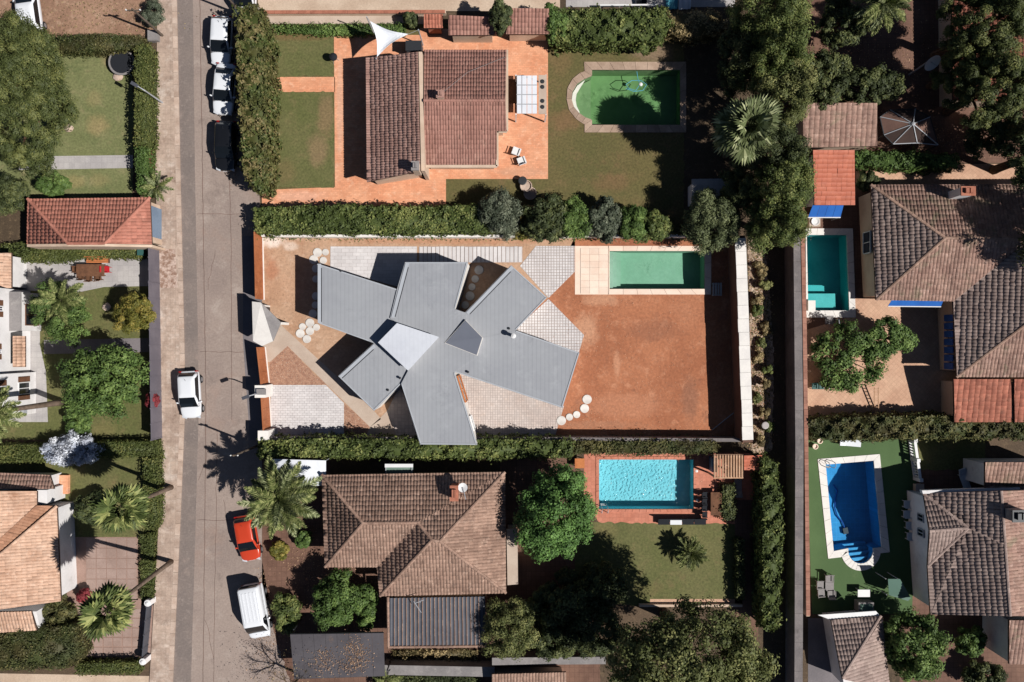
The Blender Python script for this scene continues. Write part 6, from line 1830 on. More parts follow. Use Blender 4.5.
t = thing('garden_ladder', 'pale wooden ladder lying across the pink patio', 'ladder', W(872, 400))
for x in (874.5, 878.5):
    b = MB(); b.bar(W(x, 388, .9), W(x, 415, .1), .07, .07); b.build('rail', 'pale_wood', t)
for i in range(9):
    y = 389 + i * 3; zz = .9 - .8 * (y - 388) / 27; b = MB(); b.bar(W(874.5, y, zz), W(878.5, y, zz), .05, .05); b.build('rung', 'pale_wood', t)
# turf lot furniture
t = thing('balustrade', 'white balustrade dividing the turf from the rough lawn', 'balustrade', W(909, 460))
for a_, c_ in (((909, 439), (914.5, 478)),):
    A, B = W(*a_, 0), W(*c_, 0); n = 14
    b = MB(); b.bar(Vector((A.x, A.y, .95)), Vector((B.x, B.y, .95)), .22, .1); b.build('hand_rail', 'white_paint', t)
    b = MB(); b.bar(Vector((A.x, A.y, .08)), Vector((B.x, B.y, .08)), .22, .14); b.build('base_rail', 'white_paint', t)
    for i in range(n + 1):
        p = A.lerp(B, i / n); b = MB()
        if i in (0, n // 2, n): b.box(p.x - .14, p.y - .14, 0, p.x + .14, p.y + .14, 1.15); b.build('post', 'white_paint', t)
        else: b.lathe((p.x, p.y, .15), [(.05, 0), (.09, .2), (.05, .45), (.07, .74)], 8); b.build('baluster', 'white_paint', t)
lounger('white lounger at the top of the turf under the hedge', 848, 442, 85, name='sun_lounger')
for i, (x, y) in enumerate(((905, 503), (904.5, 513), (907, 524), (908, 535))):
    chair('pale chair against the white wall by the turf, %s' % ['first from the top', 'second from the top', 'third from the top', 'last'][i], x, y, -90, 'white_paint', s=1.2)
for i, (x, y, a) in enumerate(((818, 583, 90), (819, 591, 95), (827, 577, 0), (829, 592, 180))):
    chair('grey lounge chair on the turf near the brick wall, %s' % ['left upper', 'left lower', 'by itself at the top', 'nearest the shade'][i], x, y, a, 'grey_concrete', s=1.2)
table('small dark table among the grey lounge chairs on the turf', 827.5, 585, 0, .7, .7, 'grey_concrete', 'dark_metal', .45)
table('square white table on the shady turf above the pool house', 860, 590.5, 0, 1.0, .6, 'white_paint', 'light_metal')
t = thing('cold_frame', 'pale grey frame box beside the pool house roof', 'box', W(862, 604)); a, c = W(854, 609), W(869, 599); b = MB(); b.box(a.x, a.y, 0, c.x, c.y, .9); b.build('case', 'grey_concrete', t)
b = MB(); b.box(a.x + .12, a.y + .12, .902, c.x - .12, c.y - .12, .93); b.build('glass_top', 'glass_green', t)
t = thing('glass_canopy', 'tilted greenish glass canopy in the shade below the blue pool', 'canopy', W(898, 590)); P = [W(888, 579, 1.9), W(900, 579, 1.9), W(911, 598, 1.5), W(908, 601, 1.5), W(889, 595, 1.5)]
b = MB(); b.prism(P, [p.z - .03 for p in P], [p.z for p in P]); b.build('pane', 'glass_green', t)
for q in (P[0], P[1], P[2], P[4]):
    b = MB(); b.tube([(q.x * .995, q.y, 0), (q.x * .995, q.y, q.z - .04)], .03, 6); b.build('post', 'light_metal', t)
lounger('white sheeted daybed in shade above the bottom right house', 962, 478, 20, 'white_fabric')
c = W(916.5, 487, 0); b = MB(); b.box(c.x - .3, c.y - .3, 0, c.x + .3, c.y + .3, .5); b.box(c.x - .35, c.y - .35, .5, c.x + .35, c.y + .35, .56); tag(b.build('side_table', 'beige_concrete'), 'beige block at the lower end of the balustrade', 'block')
for x, y, l in ((814, 446, 'round ring of pale stone at the top left of the turf, left'), (818.5, 440.5, 'round ring of pale stone at the top left of the turf, right')):
    c = W(x, y); t = thing('plant_pot', l, 'pot', c); b = MB(); b.lathe((c.x, c.y, 0), [(.16, 0), (.24, .35), (.18, .36), (.15, .25)], 12); b.build('pot', 'pool_stone', t)
c = W(764, 425, .4); t = thing('manhole_cover', 'pale round disc lying in the ivy beside the white wall', 'disc', W(764, 425)); b = MB(); b.lathe((c.x, c.y, .7), [(.28, 0), (.3, .05), (.24, .08)], 16); b.build('rim', 'grey_paver', t); b = MB(); b.tube([(c.x, c.y, 0), (c.x, c.y, .7)], .05, 6); b.build('post', 'dark_metal', t)
t = thing('deck_chair', 'pale folded chair in the shade at the end of the mint pool', 'chair', W(717, 289))
for i in range(4):
    p, q = W(712.5 + i * 2.5, 283), W(712.5 + i * 2.5, 296); b = MB(); b.bar(Vector((p.x, p.y, .3)), Vector((q.x, q.y, .3)), .14, .05); b.build('slat', 'grey_paver', t)
for y in (284, 295):
    p, q = W(711.5, y), W(721, y); b = MB(); b.bar(Vector((p.x, p.y, .15)), Vector((q.x, q.y, .15)), .06, .24); b.build('support', 'light_metal', t)
b = MB(); p, q = W(712, 430), W(737, 410); b.tube([(p.x, p.y, .03), (q.x, q.y, .03)], .035, 6); tag(b.build('pipe', 'light_metal'), 'thin pale pipe lying in the shadow of the white wall', 'pipe')
# top court: low white bench rail and patterned cloths drying
t = thing('court_rail', 'long white rail at the top edge behind the hedge', 'rail', W(630, 5)); b = MB(); b.bar(W(600, 5.2, .9), W(658, 4.8, .9), .12, .08); b.build('bar', 'white_paint', t)
for x in (601, 620, 640, 657):
    p = W(x, 5.2); b = MB(); b.tube([(p.x * .986, p.y * .986, 0), (p.x * .986, p.y * .986, .86)], .03, 6); b.build('post', 'white_paint', t)
for i, (x, m, l) in enumerate(((672, 'blue_hose', 'pale blue cloth drying behind the hedge at the top'), (685, 'white_fabric', 'white cloth drying behind the hedge at the top'), (641, 'black_fabric', 'dark cloth lying behind the hedge at the top'))):
    b = MB(); a = W(x - 6, 5, .3); n = 6
    for k in range(n + 1):
        q = a.lerp(W(x + 6, 4, .3), k / n); zz = .25 + .08 * math.sin(k * 2.1 + i); b.v += [(q.x, q.y - .3, zz - .2), (q.x, q.y + .5, zz)]
    for k in range(n): b.f.append((2 * k, 2 * k + 2, 2 * k + 3, 2 * k + 1)); b.t.append(.5)
    o = b.build('cloth', m); o.modifiers.new('thick', 'SOLIDIFY').thickness = .02; tag(o, l, 'cloth')

# ------------------------------------------------------------------ street furniture
def utility_pole(label, x, y, hh, m='grey_wood', arm=1.2, ang=0., name='utility_pole', r=.11):
    p = W(x, y); t = thing(name, label, 'pole', p)
    b = MB(); b.tube([(0, 0, -.1), (0, 0, hh)], [r, r * .65], 9); b.build('shaft', m, t, local=True)
    if arm:
        d = Vector((math.cos(ang), math.sin(ang), 0)); b = MB(); b.bar(-d * arm / 2 + Vector((0, 0, hh - .3)), d * arm / 2 + Vector((0, 0, hh - .3)), .08, .1); b.build('cross_arm', m, t, local=True)
        for s in (-.45, .45):
            b = MB(); b.lathe(d * arm * s + Vector((0, 0, hh - .24)), [(.05, 0), (.06, .1), (.03, .16)], 8); b.build('insulator', 'white_paint', t, local=True)
    return t
utility_pole('wooden utility pole leaning over the dirt lot at the top left', 163, 36, 5.4)
utility_pole('slim utility pole rising from the hedge near the rusty gate', 257, 446, 5.6, arm=.6)
utility_pole('utility pole at the top of the street beside the tall hedge', 243, 16, 5.2, arm=.8)
def lamp(label, x, y, hh, ang, arm=1.3):
    p = W(x, y); t = thing('street_lamp', label, 'street lamp', p); d = Vector((math.cos(ang), math.sin(ang), 0))
    b = MB(); b.tube([(0, 0, -.05), (0, 0, hh - .3), d * arm * .4 + Vector((0, 0, hh)), d * arm + Vector((0, 0, hh + .08))], [.08, .055, .04, .035], 8); b.build('shaft', 'light_metal', t, local=True)
    b = MB(); b.obox(d * (arm + .22) + Vector((0, 0, hh + .08)), d * .3, Vector((-d.y, d.x, 0)) * .13, (0, 0, .06)); b.build('lamp_head', 'sheet_dark', t, local=True)
lamp('street lamp standing out of the long hedge on the footway', 163, 103, 3.6, math.radians(150), .5)
lamp('short lamp on the white pillar between the rusty gates', 266, 392, 3.5, math.radians(200), .3)
b = MB(); p = W(156, 38); b.box(p.x - .5, p.y - .4, 0, p.x + .4, p.y + .5, .5); b.box(p.x - .45, p.y - .35, .5, p.x + .35, p.y + .45, .55); tag(b.build('concrete_block', 'grey_concrete'), 'pale concrete block at the foot of the leaning pole', 'block')
for x, y, m, l in ((150, 252, 'green_plastic', 'green bin standing inside the grey metal gate'),):
    p = W(x - 4, y + 1); t = thing('wheelie_bin', l, 'bin', p); b = MB(); b.prism([(-.22, -.25), (.22, -.25), (.22, .25), (-.22, .25)], .05, .95); b.build('body', m, t, local=True); b = MB(); b.box(-.26, -.3, .952, .26, .28, 1.02); b.build('lid', m, t, local=True)
    for s in (-1, 1): b = MB(); b.tube([(s * .2, .26, .1), (s * .28, .26, .1)], .1, 10); b.build('wheel', 'rubber', t, local=True)
t = thing('wooden_gate', 'small dark slatted garden gate in the clipped hedge by the footway', 'gate', W(154, 160)); a = W(155.5, 150); c = W(155.5, 168)
for i in range(7):
    q = a.lerp(c, i / 6); b = MB(); b.box(q.x - .03, q.y - .07, .05, q.x + .03, q.y + .07, 1.2); b.build('slat', 'brown_wood', t)
for zz in (.3, 1.0): b = MB(); b.box(a.x - .07, c.y - .1, zz, a.x - .032, a.y + .1, zz + .08); b.build('rail', 'brown_wood', t)

# ------------------------------------------------------------------ cars
car('white hatchback cut by the top edge in the dirt lot', 29, 9, 8, 'car_white', 4.3, 1.8, 1.5)
car('white car parked first in the row beside the tall hedge', 221.5, 40.5, 177, 'car_white', 4.0, 1.7, 1.5)
car('white car with leaf shadows, second in the row beside the tall hedge', 224.5, 89, 175, 'car_white', 4.2, 1.75, 1.46, style='sedan')
car('black car parked third in the row beside the tall hedge', 226, 146, 178, 'car_black', 4.1, 1.75, 1.5)
car('small white hatchback standing alone on the left of the street', 190, 394.5, 183, 'car_white', 3.9, 1.72, 1.5)
car('red hatchback parked beside the big palm', 247.5, 538, 190, 'car_red', 3.8, 1.7, 1.48)
car('white van parked below the red car', 256, 610.5, 190, 'car_white', 4.5, 1.85, 1.9, style='van', cat='van', name='parked_van')
car('white vehicle mostly hidden by the hedge at the top of the street', 246, -12, 178, 'car_white', 4.4, 1.8, 1.8, style='van', cat='van', name='parked_van')

# ------------------------------------------------------------------ planting
feather_frond('f1', 3.0, 46, .62, .34, 'frond_green'); feather_frond('f2', 2.7, 42, .58, .42, 'frond_green')
feather_frond('p1', 3.0, 46, .6, .36, 'frond_pale'); feather_frond('p2', 2.6, 42, .55, .46, 'frond_pale')
fan_frond('n1', .85, 1.1, 20, 'frond_fan'); fan_frond('n2', 1.05, 1.0, 18, 'frond_fan')
fan_frond('q1', 1.25, 1.1, 24, 'frond_pale'); fan_frond('q2', 1.1, 1.0, 22, 'frond_pale')

tree('huge dense pine filling the upper left edge', 19, 97, 49, 9.5, 'leaf_pine', rpy=80, kind='pine', name='pine_tree', trunk_m='pine_bark', dens=3.2, depth=.9, shell=.74)
tree('dark round shrub at the left edge above the garage', 8, 194, 21, 2.6, 'leaf_dark', kind='fine', cat='shrub', name='shrub', dens=1.5)
tree('light green bush on the lawn above the garage roof', 53, 183, 14, 1.8, 'leaf_green', cat='shrub', name='shrub')
tree('broad bright green tree behind the grey fence', 103, 381, 47, 6.0, 'leaf_green', rpy=41, dens=1.5)
tree('small yellowish green tree near the grey fence', 134, 313, 21, 3.4, 'leaf_yellow', kind='fine', dens=1.2)
tree('low green bush on the lawn below the broad tree', 78, 420, 16, 1.6, 'leaf_green', cat='shrub', name='shrub')
tree('bushy green tree beside the white porch', 62, 312, 27, 4.6, 'leaf_green', rpy=36, kind='fine')
tree('silvery white flowering shrub above the peach house', 71, 449, 33, 2.6, 'leaf_silver', rpy=19, kind='fine', cat='shrub', name='shrub', dens=.75, trunk_lean=(.3, -.5), shell=.25)
tree('red flowering shrub against the grey fence', 153, 400, 7, 1.7, 'leaf_red', kind='fine', cat='shrub', name='shrub')
tree('dark green shrub beside the white walled peach house', 60, 612, 15, 1.9, 'leaf_hedge_dark', rpy=20, cat='shrub', name='shrub')
tree('dark bush left of the upper fan palm', 92, 508, 18, 1.9, 'leaf_dark', cat='shrub', name='shrub')
tree('pink flowering bush beside the lower fan palm', 84, 596, 7, 1.3, 'leaf_red', kind='fine', cat='shrub', name='shrub')
tree('grey green weed shrub in the dirt lot at the top left', 153, 12, 10, 1.8, 'leaf_greygreen', rpy=17, kind='fine', cat='shrub', name='shrub', dens=.6)
tree('round bushy tree between the carport and the hipped roof', 337, 599, 27, 3.8, 'leaf_green', rpy=30, dens=1.2)
tree('small tree against the wall of the hipped roof house', 366, 607, 11, 2.4, 'leaf_green', rpy=24)
tree('rounded shrub beside the white van', 287, 612, 13, 1.5, 'leaf_hedge', rpy=22, cat='shrub', name='shrub', dens=1.4)
tree('light green round bush below the big palm', 303, 539, 9, 1.2, 'leaf_green', cat='shrub', name='shrub', dens=1.3)
tree('light green low bush beside the red car', 279, 551, 9, 1.0, 'leaf_yellow', cat='shrub', name='shrub', dens=1.3)
tree('large bright green tree left of the turquoise pool', 557, 512, 43, 6.6, 'leaf_bright', rpy=50, dens=1.9)
tree('olive tree over the corrugated lean-to', 511, 628, 33, 5.0, 'leaf_olive', rpy=35, kind='fine', dens=1.3)
tree('very large olive green tree at the bottom edge', 690, 658, 88, 12.5, 'leaf_olive', rpy=56, dens=1.9, depth=.62)
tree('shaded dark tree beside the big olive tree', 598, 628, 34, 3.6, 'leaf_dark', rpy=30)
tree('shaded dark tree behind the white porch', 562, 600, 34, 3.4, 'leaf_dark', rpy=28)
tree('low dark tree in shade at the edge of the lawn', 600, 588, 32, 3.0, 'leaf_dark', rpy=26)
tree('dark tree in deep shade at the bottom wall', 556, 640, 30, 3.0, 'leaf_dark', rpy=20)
tree('rounded dense tree at the corner by the mint pool', 713, 221, 30, 4.8, 'leaf_sage', rpy=31, kind='fine', dens=1.7)
for i, (x, y, rx, ry, top, m, lb) in enumerate(((768, 14, 36, 34, 9, 'leaf_hedge', 'tall tree topmost in the row beside the beige wall'), (775, 58, 32, 34, 8.5, 'leaf_hedge', 'tall tree in the row beside the lower end of the beige wall'),
        (783, 100, 27, 34, 8.5, 'leaf_olive', 'tall tree in the row right of the pale fan palm'), (768, 150, 34, 28, 9, 'leaf_dark', 'dark tall tree in the row just below the pale fan palm'), (780, 186, 30, 32, 9, 'leaf_hedge', 'tall tree in the row beside the orange tiled shed'),
        (776, 222, 30, 28, 8, 'leaf_hedge', 'lowest tall tree in the row, at the top of the alley'), (738, 55, 18, 40, 5.5, 'leaf_dark', 'dark shaded tree in the row above the pale fan palm'), (737, 190, 18, 24, 5.5, 'leaf_dark', 'dark shaded tree in the row beside the round dense tree'))):
    tree(lb, x, y, rx * 1.12, top, m, rpy=ry * 1.12, dens=1.6, depth=1.3, kind='fine', group='tall trees along the alley')
tree('large pine in the upper right corner', 985, 22, 48, 10.5, 'leaf_pine', rpy=44, kind='pine', name='pine_tree', trunk_m='pine_bark', dens=1.6, depth=1.0)
tree('large pine below another at the upper right edge', 992, 88, 46, 9.5, 'leaf_pine', rpy=40, kind='pine', name='pine_tree', trunk_m='pine_bark', dens=1.5, depth=1.0)
tree('smaller pine lobe leaning towards the satellite dish', 962, 66, 24, 7.5, 'leaf_pine', rpy=34, kind='pine', name='pine_tree', trunk_m='pine_bark', dens=1.3, depth=1.2)
tree('tall tree at the right edge that shades the corner of the greyish brown roof', 1078, 236, 52, 10.5, 'leaf_dark', rpy=46, dens=1.2, depth=1.0)
tree('tall tree at the right edge beside the gazebo and the pines', 1050, 150, 42, 10, 'leaf_dark', rpy=40, dens=1.3, depth=1.0)
tree('dark low tree right of the gazebo under the pines', 1000, 134, 36, 4.6, 'leaf_dark', rpy=24, dens=.9)
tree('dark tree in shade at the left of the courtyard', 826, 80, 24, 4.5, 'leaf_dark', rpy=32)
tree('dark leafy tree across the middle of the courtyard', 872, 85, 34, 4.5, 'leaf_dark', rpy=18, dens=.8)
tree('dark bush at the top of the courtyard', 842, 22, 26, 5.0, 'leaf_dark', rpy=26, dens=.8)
tree('spreading vine tree over the pink patio', 846, 358, 40, 3.2, 'leaf_green', rpy=38, dens=.7, depth=.4)
tree('vine branch tree reaching right over the pink patio', 890, 338, 25, 3.0, 'leaf_green', rpy=18, dens=.9, depth=.4)
tree('small bush at the foot of the greyish brown roof', 868, 180, 10, 1.6, 'leaf_dark', cat='shrub', name='shrub')
tree('dense green tree in front of the bottom right house', 915, 645, 33, 4.8, 'leaf_green', rpy=40, dens=1.3)
tree('green shrub in the yard of the bottom right house', 970, 641, 16, 2.4, 'leaf_green', rpy=15, cat='shrub', name='shrub')
tree('shrub at the bottom edge of the right house yard', 985, 675, 24, 2.2, 'leaf_dark', rpy=13, cat='shrub', name='shrub')
tree('dark tree at the top between the two tiled sheds', 501, 17, 11, 4.0, 'leaf_dark', rpy=19)
tree('green bush at the left of the top hedge', 556, 24, 12, 3.0, 'leaf_green', rpy=20, cat='shrub', name='shrub')
tree('small bush hanging below the top hedge', 642, 45, 8, 1.8, 'leaf_hedge', cat='shrub', name='shrub')
tree('bush by the barbecue hut at the top', 411, 20, 7, 1.6, 'leaf_dark', cat='shrub', name='shrub')
for i, (x, y, rx, ry, top, m, lb) in enumerate(((500, 214, 20, 22, 3.2, 'leaf_greygreen', 'grey green olive shrub at the end of the garden hedge'), (548, 219, 22, 22, 3.4, 'leaf_dark', 'dark shrub second along the row above the grid terrace'), (575, 219, 14, 20, 3.0, 'leaf_green', 'brighter green shrub in the row above the mint pool deck'),
        (603, 220, 17, 20, 3.0, 'leaf_greygreen', 'grey green shrub in the row above the mint pool'), (632, 222, 13, 18, 2.8, 'leaf_green', 'green shrub with gaps in the row above the mint pool'), (656, 226, 14, 14, 2.6, 'leaf_hedge', 'low shrub in deep shade above the mint pool'), (524, 232, 10, 6, 1.4, 'leaf_yellow', 'small yellowish bush in front of the shrub row'))):
    tree(lb, x, y, rx * 1.2, top, m, rpy=ry * 1.1, kind='fine' if i % 2 == 0 else 'broad', cat='shrub', name='shrub', dens=1.3, group='shrubs above the mint pool')
for i, (x, y, m, lb) in enumerate(((570, 590, 'leaf_olive', 'small lit tuft in the deep tree shade'), (538, 603, 'leaf_green', 'small shrub in shade beside the white porch'), (541, 620, 'leaf_dark', 'small bluish shrub in shade below the porch'))):
    tree(lb, x, y, 8, 1.6, m, cat='shrub', name='shrub')
# bare tree by the carport: only its lower branches reach the picture
t = thing('bare_tree', 'leafless tree throwing a branchy shadow over the street by the carport', 'tree', W(300, 674))
b = MB(); b.tube([(0, 0, -.05), (.1, 0, 1.4), (0, .1, 2.6)], [.14, .11, .08], 8); b.build('trunk', 'bark', t, local=True)
b = MB(); rr = random.Random(3)
def twig(p, d, L, r, n):
    q = p + d * L; b.tube([p, (p + q) / 2 + Vector((rr.uniform(-.06, .06), rr.uniform(-.06, .06), 0)), q], [r, r * .8, r * .6], 5, cap=False)
    if n:
        for _ in range(3 if n > 1 else 4):
            dd = (d + Vector((rr.uniform(-.8, .8), rr.uniform(-.8, .8), rr.uniform(-.3, .55)))).normalized(); twig(p.lerp(q, rr.uniform(.55, 1)), dd, L * rr.uniform(.6, .85), r * .55, n - 1)
for k in range(6):
    a = k * 1.05; twig(Vector((0, .05, 2.2 + .07 * k)), Vector((math.cos(a) * .8, math.sin(a) * .8, .7)).normalized(), 1.0, .05, 3)
b.build('branches', 'bark', t, local=True)
pos = NP.normal(size=(900, 3)) * np.array([[1.3, 1.3, .8]]) + np.array([[0, 0, 3.6]]); link('dry_leaves', leaf_mesh('dry_leaves', pos, unit(900), .12, .06, NP.uniform(0, 1, 900)), 'leaf_ivy', t)
# trellis of bare branches by the bush
t = thing('dead_branches', 'pile of bare pale branches right of the round bushy tree', 'branches', W(355, 615))
b = MB()
for k in range(9):
    p = W(345 + R.uniform(-4, 10), 612 + R.uniform(-12, 12), .8); a = R.uniform(0, 6.28); b.tube([p, p + Vector((math.cos(a) * 1.1, math.sin(a) * 1.1, R.uniform(-.3, .3)))], [.07, .03], 6)
b.tube([W(347, 630, .0), W(349, 618, 1.2)], .08, 6)
b.build('boughs', 'pine_bark', t)

# palms
palm('tall bushy palm with long green fronds beside the big hedge and street', 300, 484, 281, 498, 5.0, ['f1', 'f2', 'p1'], 44, 1.2, .24)
palm('small palm overhanging the footway above the garage', 164, 184, 158, 187, 1.6, ['f2', 'p2'], 18, .56, .12, droop=(-10, 65))
palm('leaning fan palm above the tiled terrace at the left', 172, 487, 122, 508, 8.2, ['n1', 'n2'], 30, 1.05, .16)
palm('leaning tall fan palm over the square tiled driveway', 172, 561, 108, 610, 9.4, ['n1', 'n2'], 28, 1.05, .16)
palm('tall palm whose trunk crosses the white house front at the left edge', 64, 402, -14, 413, 9.6, ['f1', 'f2'], 36, .95, .2)
palm('large pale fan palm among the tall dark trees', 725, 156, 747, 129, 7.2, ['q1', 'q2'], 60, 1.15, .2, droop=(-40, 75))
palm('date palm with drooping fronds at the top of the courtyard', 850, 30, 884, 4, 6.2, ['f1', 'p2', 'f2'], 38, .9, .2)
palm('short bushy palm on the lawn below the turquoise pool', 690, 553, 690, 553, 1.0, ['f2', 'p2', 'f1'], 46, .58, .18, name='dwarf_palm', droop=(-12, 75))
palm('feathery palm beside the white porch at the left', 70, 305, 62, 300, 3.6, ['f1', 'f2'], 26, .75, .13)
palm('little palm at the bottom edge below the carport', 384, 678, 386, 681, 1.2, ['f2'], 16, .6, .12)

# hedges
hedge('trimmed dark hedge between the dirt lot and the pine lawn', [(36, 36), (90, 33), (141, 35), (142, 48), (90, 50), (40, 50)], 1.7, 'leaf_hedge_dark')
hedge('long clipped hedge beside the footway at the upper left', [(134, 46), (147, 43), (147, 145), (134, 145)], 2.2, 'leaf_lawnhedge', bump=.1)
hedge('lighter green continuation of the clipped hedge above the garage', [(134, 146), (145, 146), (146, 192), (137, 193)], 2.1, 'leaf_green', bump=.14)
hedge('tall ragged hedge of mixed green and brown along the parked cars', [(238, 8), (257, 4), (265, 30), (267, 90), (267, 160), (263, 190), (253, 188), (243, 172), (239, 100), (237, 50)], 3.4, 'leaf_mixed', bump=.5, ln=.26, wd=.16, dens=.9)
hedge('leafy garden hedge above the sandy yard', [(253, 208), (340, 205), (430, 207), (492, 204), (492, 232), (400, 233), (320, 232), (256, 233)], 2.0, 'leaf_hedge', bump=.32, ln=.22, wd=.14)
hedge('ground strip of hedge in the shrub row above the mint pool', [(492, 222), (690, 224), (690, 234), (492, 234)], 1.3, 'leaf_hedge_dark', bump=.35, ln=.22, wd=.13)
hedge('thin low grassy hedge along the top lane', [(270, 24), (405, 23), (405, 33), (336, 35), (270, 31)], .6, 'leaf_green', bump=.2)
hedge('thick hedge above the murky green pool', [(552, 9), (664, 8), (672, 20), (660, 40), (600, 41), (556, 42)], 2.4, 'leaf_hedge', bump=.5, ln=.25, wd=.15)
hedge('scrubby hedge end above the dusty patch', [(664, 12), (720, 10), (728, 30), (690, 38), (668, 30)], 2.0, 'leaf_ivy', bump=.5, dens=.8)
hedge('long ragged hedge along the foot of the grey house plot', [(257, 441), (330, 438), (430, 441), (500, 439), (572, 441), (572, 457), (430, 458), (340, 457), (258, 458)], 2.2, 'leaf_hedge', bump=.5, ln=.26, wd=.14, dens=.9)
hedge('trimmed hedge above the turquoise pool', [(572, 441), (716, 441), (718, 453), (640, 455), (572, 454)], 1.9, 'leaf_hedge_dark', bump=.25)
hedge('flat green hedge between the garage and the grey patio', [(0, 244), (30, 241), (140, 246), (141, 258), (78, 258), (60, 262), (0, 262)], .9, 'leaf_lawnhedge', bump=.12)
hedge('clipped low hedge above the silvery shrub lawn', [(-20, 445), (46, 445), (100, 442), (156, 441), (158, 456), (100, 458), (40, 462), (-20, 463)], 1.3, 'leaf_lawnhedge', bump=.1)
hedge('clipped hedge block beside the footway near the upper fan palm', [(143, 458), (157, 456), (158, 520), (154, 530), (143, 530)], 1.4, 'leaf_lawnhedge', bump=.1)
hedge('mossy green hedge beside the footway at the terrace', [(140, 535), (154, 532), (152, 600), (141, 600)], .7, 'leaf_lawnhedge', bump=.12)
hedge('large dark hedge block below the peach house', [(-20, 632), (40, 627), (74, 628), (78, 660), (70, 668), (-20, 672)], 2.4, 'leaf_hedge_dark', bump=.3)
hedge('low clipped hedge at the bottom of the tiled driveway', [(74, 664), (136, 663), (138, 675), (74, 675)], 1.2, 'leaf_lawnhedge', bump=.1)
hedge('long dark hedge above the turf and the bottom right house', [(808, 420), (860, 417), (940, 416), (1040, 420), (1040, 438), (930, 438), (860, 440), (808, 438)], 2.2, 'leaf_hedge_dark', bump=.45, ln=.24, wd=.15)
hedge('leafy hedge below the mossy tiled shed', [(856, 151), (905, 152), (960, 156), (960, 168), (900, 168), (856, 164)], 1.7, 'leaf_green', bump=.4, ln=.22, wd=.14)
hedge('tall hedge on the left side of the alley below the pergola', [(764, 458), (776, 464), (782, 500), (782, 560), (778, 630), (764, 630), (763, 540)], 2.8, 'leaf_hedge', bump=.5, ln=.25, wd=.15)
for i in range(13):
    y = 270 + i * 14.2; x = 760 + 5 * math.sin(i * 1.9) + i * .35
    tree(['bushy', 'thin', 'low', 'straggly', 'pale', 'ragged', 'small', 'leggy', 'dense', 'dusty', 'spiky', 'broad', 'lowest'][i] + ' dry shrub, number %s down the strip outside the white wall' % ['one', 'two', 'three', 'four', 'five', 'six', 'seven', 'eight', 'nine', 'ten', 'eleven', 'twelve', 'thirteen'][i],
         x, y, R.uniform(4.5, 8), R.uniform(.5, 1.1), ['leaf_ivy', 'leaf_olive', 'leaf_ivy', 'leaf_hedge'][i % 4], rpy=R.uniform(5, 11), kind='fine', cat='shrub', name='shrub', dens=.4, shell=.1, group='dry shrubs outside the white wall')
hedge('dark low planting on the shaded side of the lawn', [(737, 540), (745, 540), (745, 600), (737, 600)], 1.0, 'leaf_dark', bump=.2)
hedge('dark planting bed beside the dining table', [(722, 485), (736, 485), (736, 520), (722, 520)], .9, 'leaf_dark', bump=.3)
hedge('dark undergrowth below the carport', [(375, 676), (480, 678), (480, 700), (375, 700)], .8, 'leaf_dark', bump=.3)
hedge('small dark garden bed behind the corrugated lean-to', [(392, 650), (478, 650), (478, 662), (392, 662)], .4, 'leaf_ivy', bump=.3, dens=.5)

# fallen leaves and dry weeds: nobody could count them
def litter(name, label, spots, m, z, size=.11, kind_cat='leaves'):
    P = []
    for x, y, rx, ry, n in spots:
        c = W(x, y, z)
        P.append(np.stack([NP.normal(c.x, rx / PPM / 2, n), NP.normal(c.y, ry / PPM / 2, n), z + np.abs(NP.normal(0, .02, n)) + .01], 1))
    P = np.concatenate(P)
    a, c = W(573, 297), W(714, 243)                   # nothing afloat on the mint pool or its deck
    P = P[~((P[:, 0] > a.x) & (P[:, 0] < c.x) & (P[:, 1] > a.y) & (P[:, 1] < c.y))]
    nor = np.stack([NP.normal(0, .35, len(P)), NP.normal(0, .35, len(P)), np.ones(len(P))], 1)
    o = link(name, leaf_mesh(name, P, nor, size, size * .6, NP.uniform(0, 1, len(P))), m)
    tag(o, label, kind_cat, kind='stuff')
mat('leaf_dead', lin(176, 138, 108), lin(152, 116, 88), tone=.35, tone_hue=lin(200, 164, 130), **LEAF)
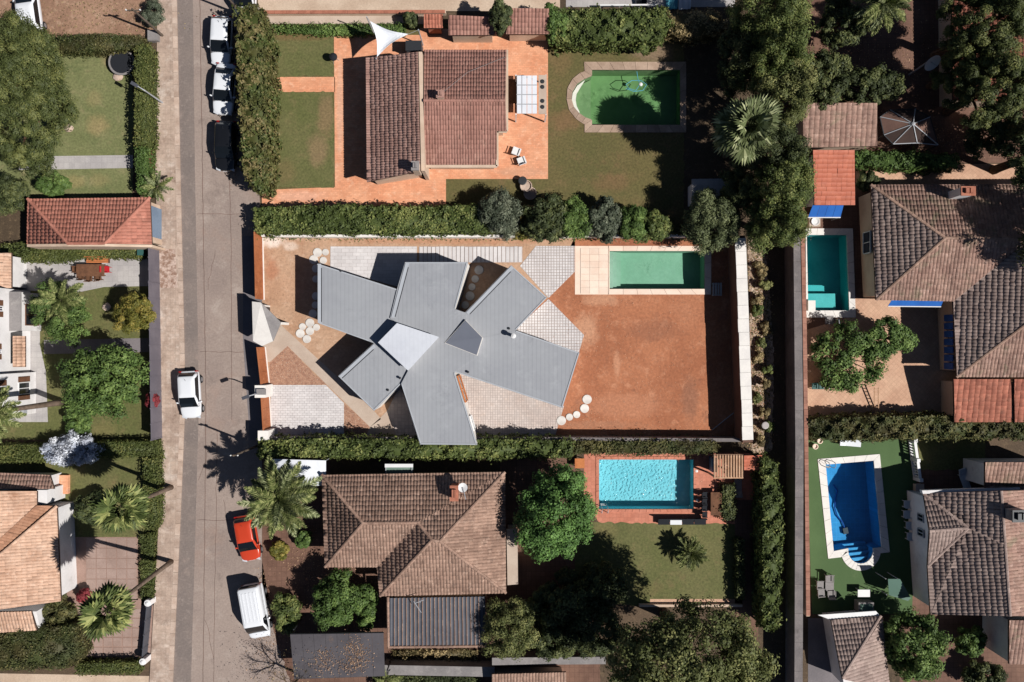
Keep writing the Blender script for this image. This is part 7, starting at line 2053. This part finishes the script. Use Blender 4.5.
litter('fallen_leaves', 'tan fallen leaves heaped on the dark carport roof', [(357, 654, 14, 16, 420), (322, 660, 13, 12, 200), (345, 668, 20, 8, 120)], 'leaf_dead', 2.56, .1)
litter('dry_weeds', 'dry weeds scattered over the earth strip outside the white wall', [(757, 252 + i * 16, 9, 16, 120) for i in range(13)] + [(766, 300 + i * 16, 7, 14, 90) for i in range(10)], 'leaf_ivy', .02, .15, 'weeds')
litter('fallen_leaves', 'fallen leaves along the foot of the tall street hedge', [(236, 20 + i * 14, 6, 14, 60) for i in range(12)] + [(268, 650, 20, 30, 260), (262, 590, 8, 30, 120)], 'leaf_dead', .014, .1)
litter('fallen_leaves', 'fallen leaves under the round bushy tree by the carport', [(335, 590, 50, 40, 700), (300, 560, 30, 30, 260)], 'leaf_dead', .012, .11)
litter('fallen_leaves', 'fallen leaves in the shaded courtyard at the top right', [(860, 60, 80, 60, 1200), (950, 140, 90, 20, 700)], 'leaf_dead', .008, .12)
litter('dry_weeds', 'weeds and twigs over the dirt lot at the top left', [(100, 15, 70, 26, 500), (150, 20, 16, 30, 300), (40, 30, 40, 10, 160)], 'leaf_ivy', .01, .12, 'weeds')
mat('pebble', lin(206, 160, 130), lin(176, 128, 100), tone=.3, s1=2, fine=.2)
litter('pebbles', 'small stones and clods strewn over the red earth yard', [(640, 360, 120, 110, 900), (600, 320, 50, 60, 300), (650, 430, 150, 8, 260), (660, 240, 120, 5, 260), (580, 420, 40, 20, 160)], 'pebble', .012, .08, 'stones')
litter('pebbles', 'small stones strewn over the sandy yard by the gates', [(285, 270, 30, 60, 320), (400, 241, 160, 5, 260), (300, 310, 30, 30, 160)], 'pebble', .012, .07, 'stones')
litter('pebbles', 'stones and rubble along the dry strip outside the white wall', [(758, 262 + i * 15, 12, 14, 90) for i in range(13)], 'pebble', .02, .12, 'stones')
litter('dry_weeds', 'weeds growing along the foot of the walls round the middle plot', [(300 + i * 26, 437, 20, 2.5, 36) for i in range(17)] + [(270 + i * 24, 239, 16, 2.5, 30) for i in range(19)], 'leaf_hedge', .03, .14, 'weeds')
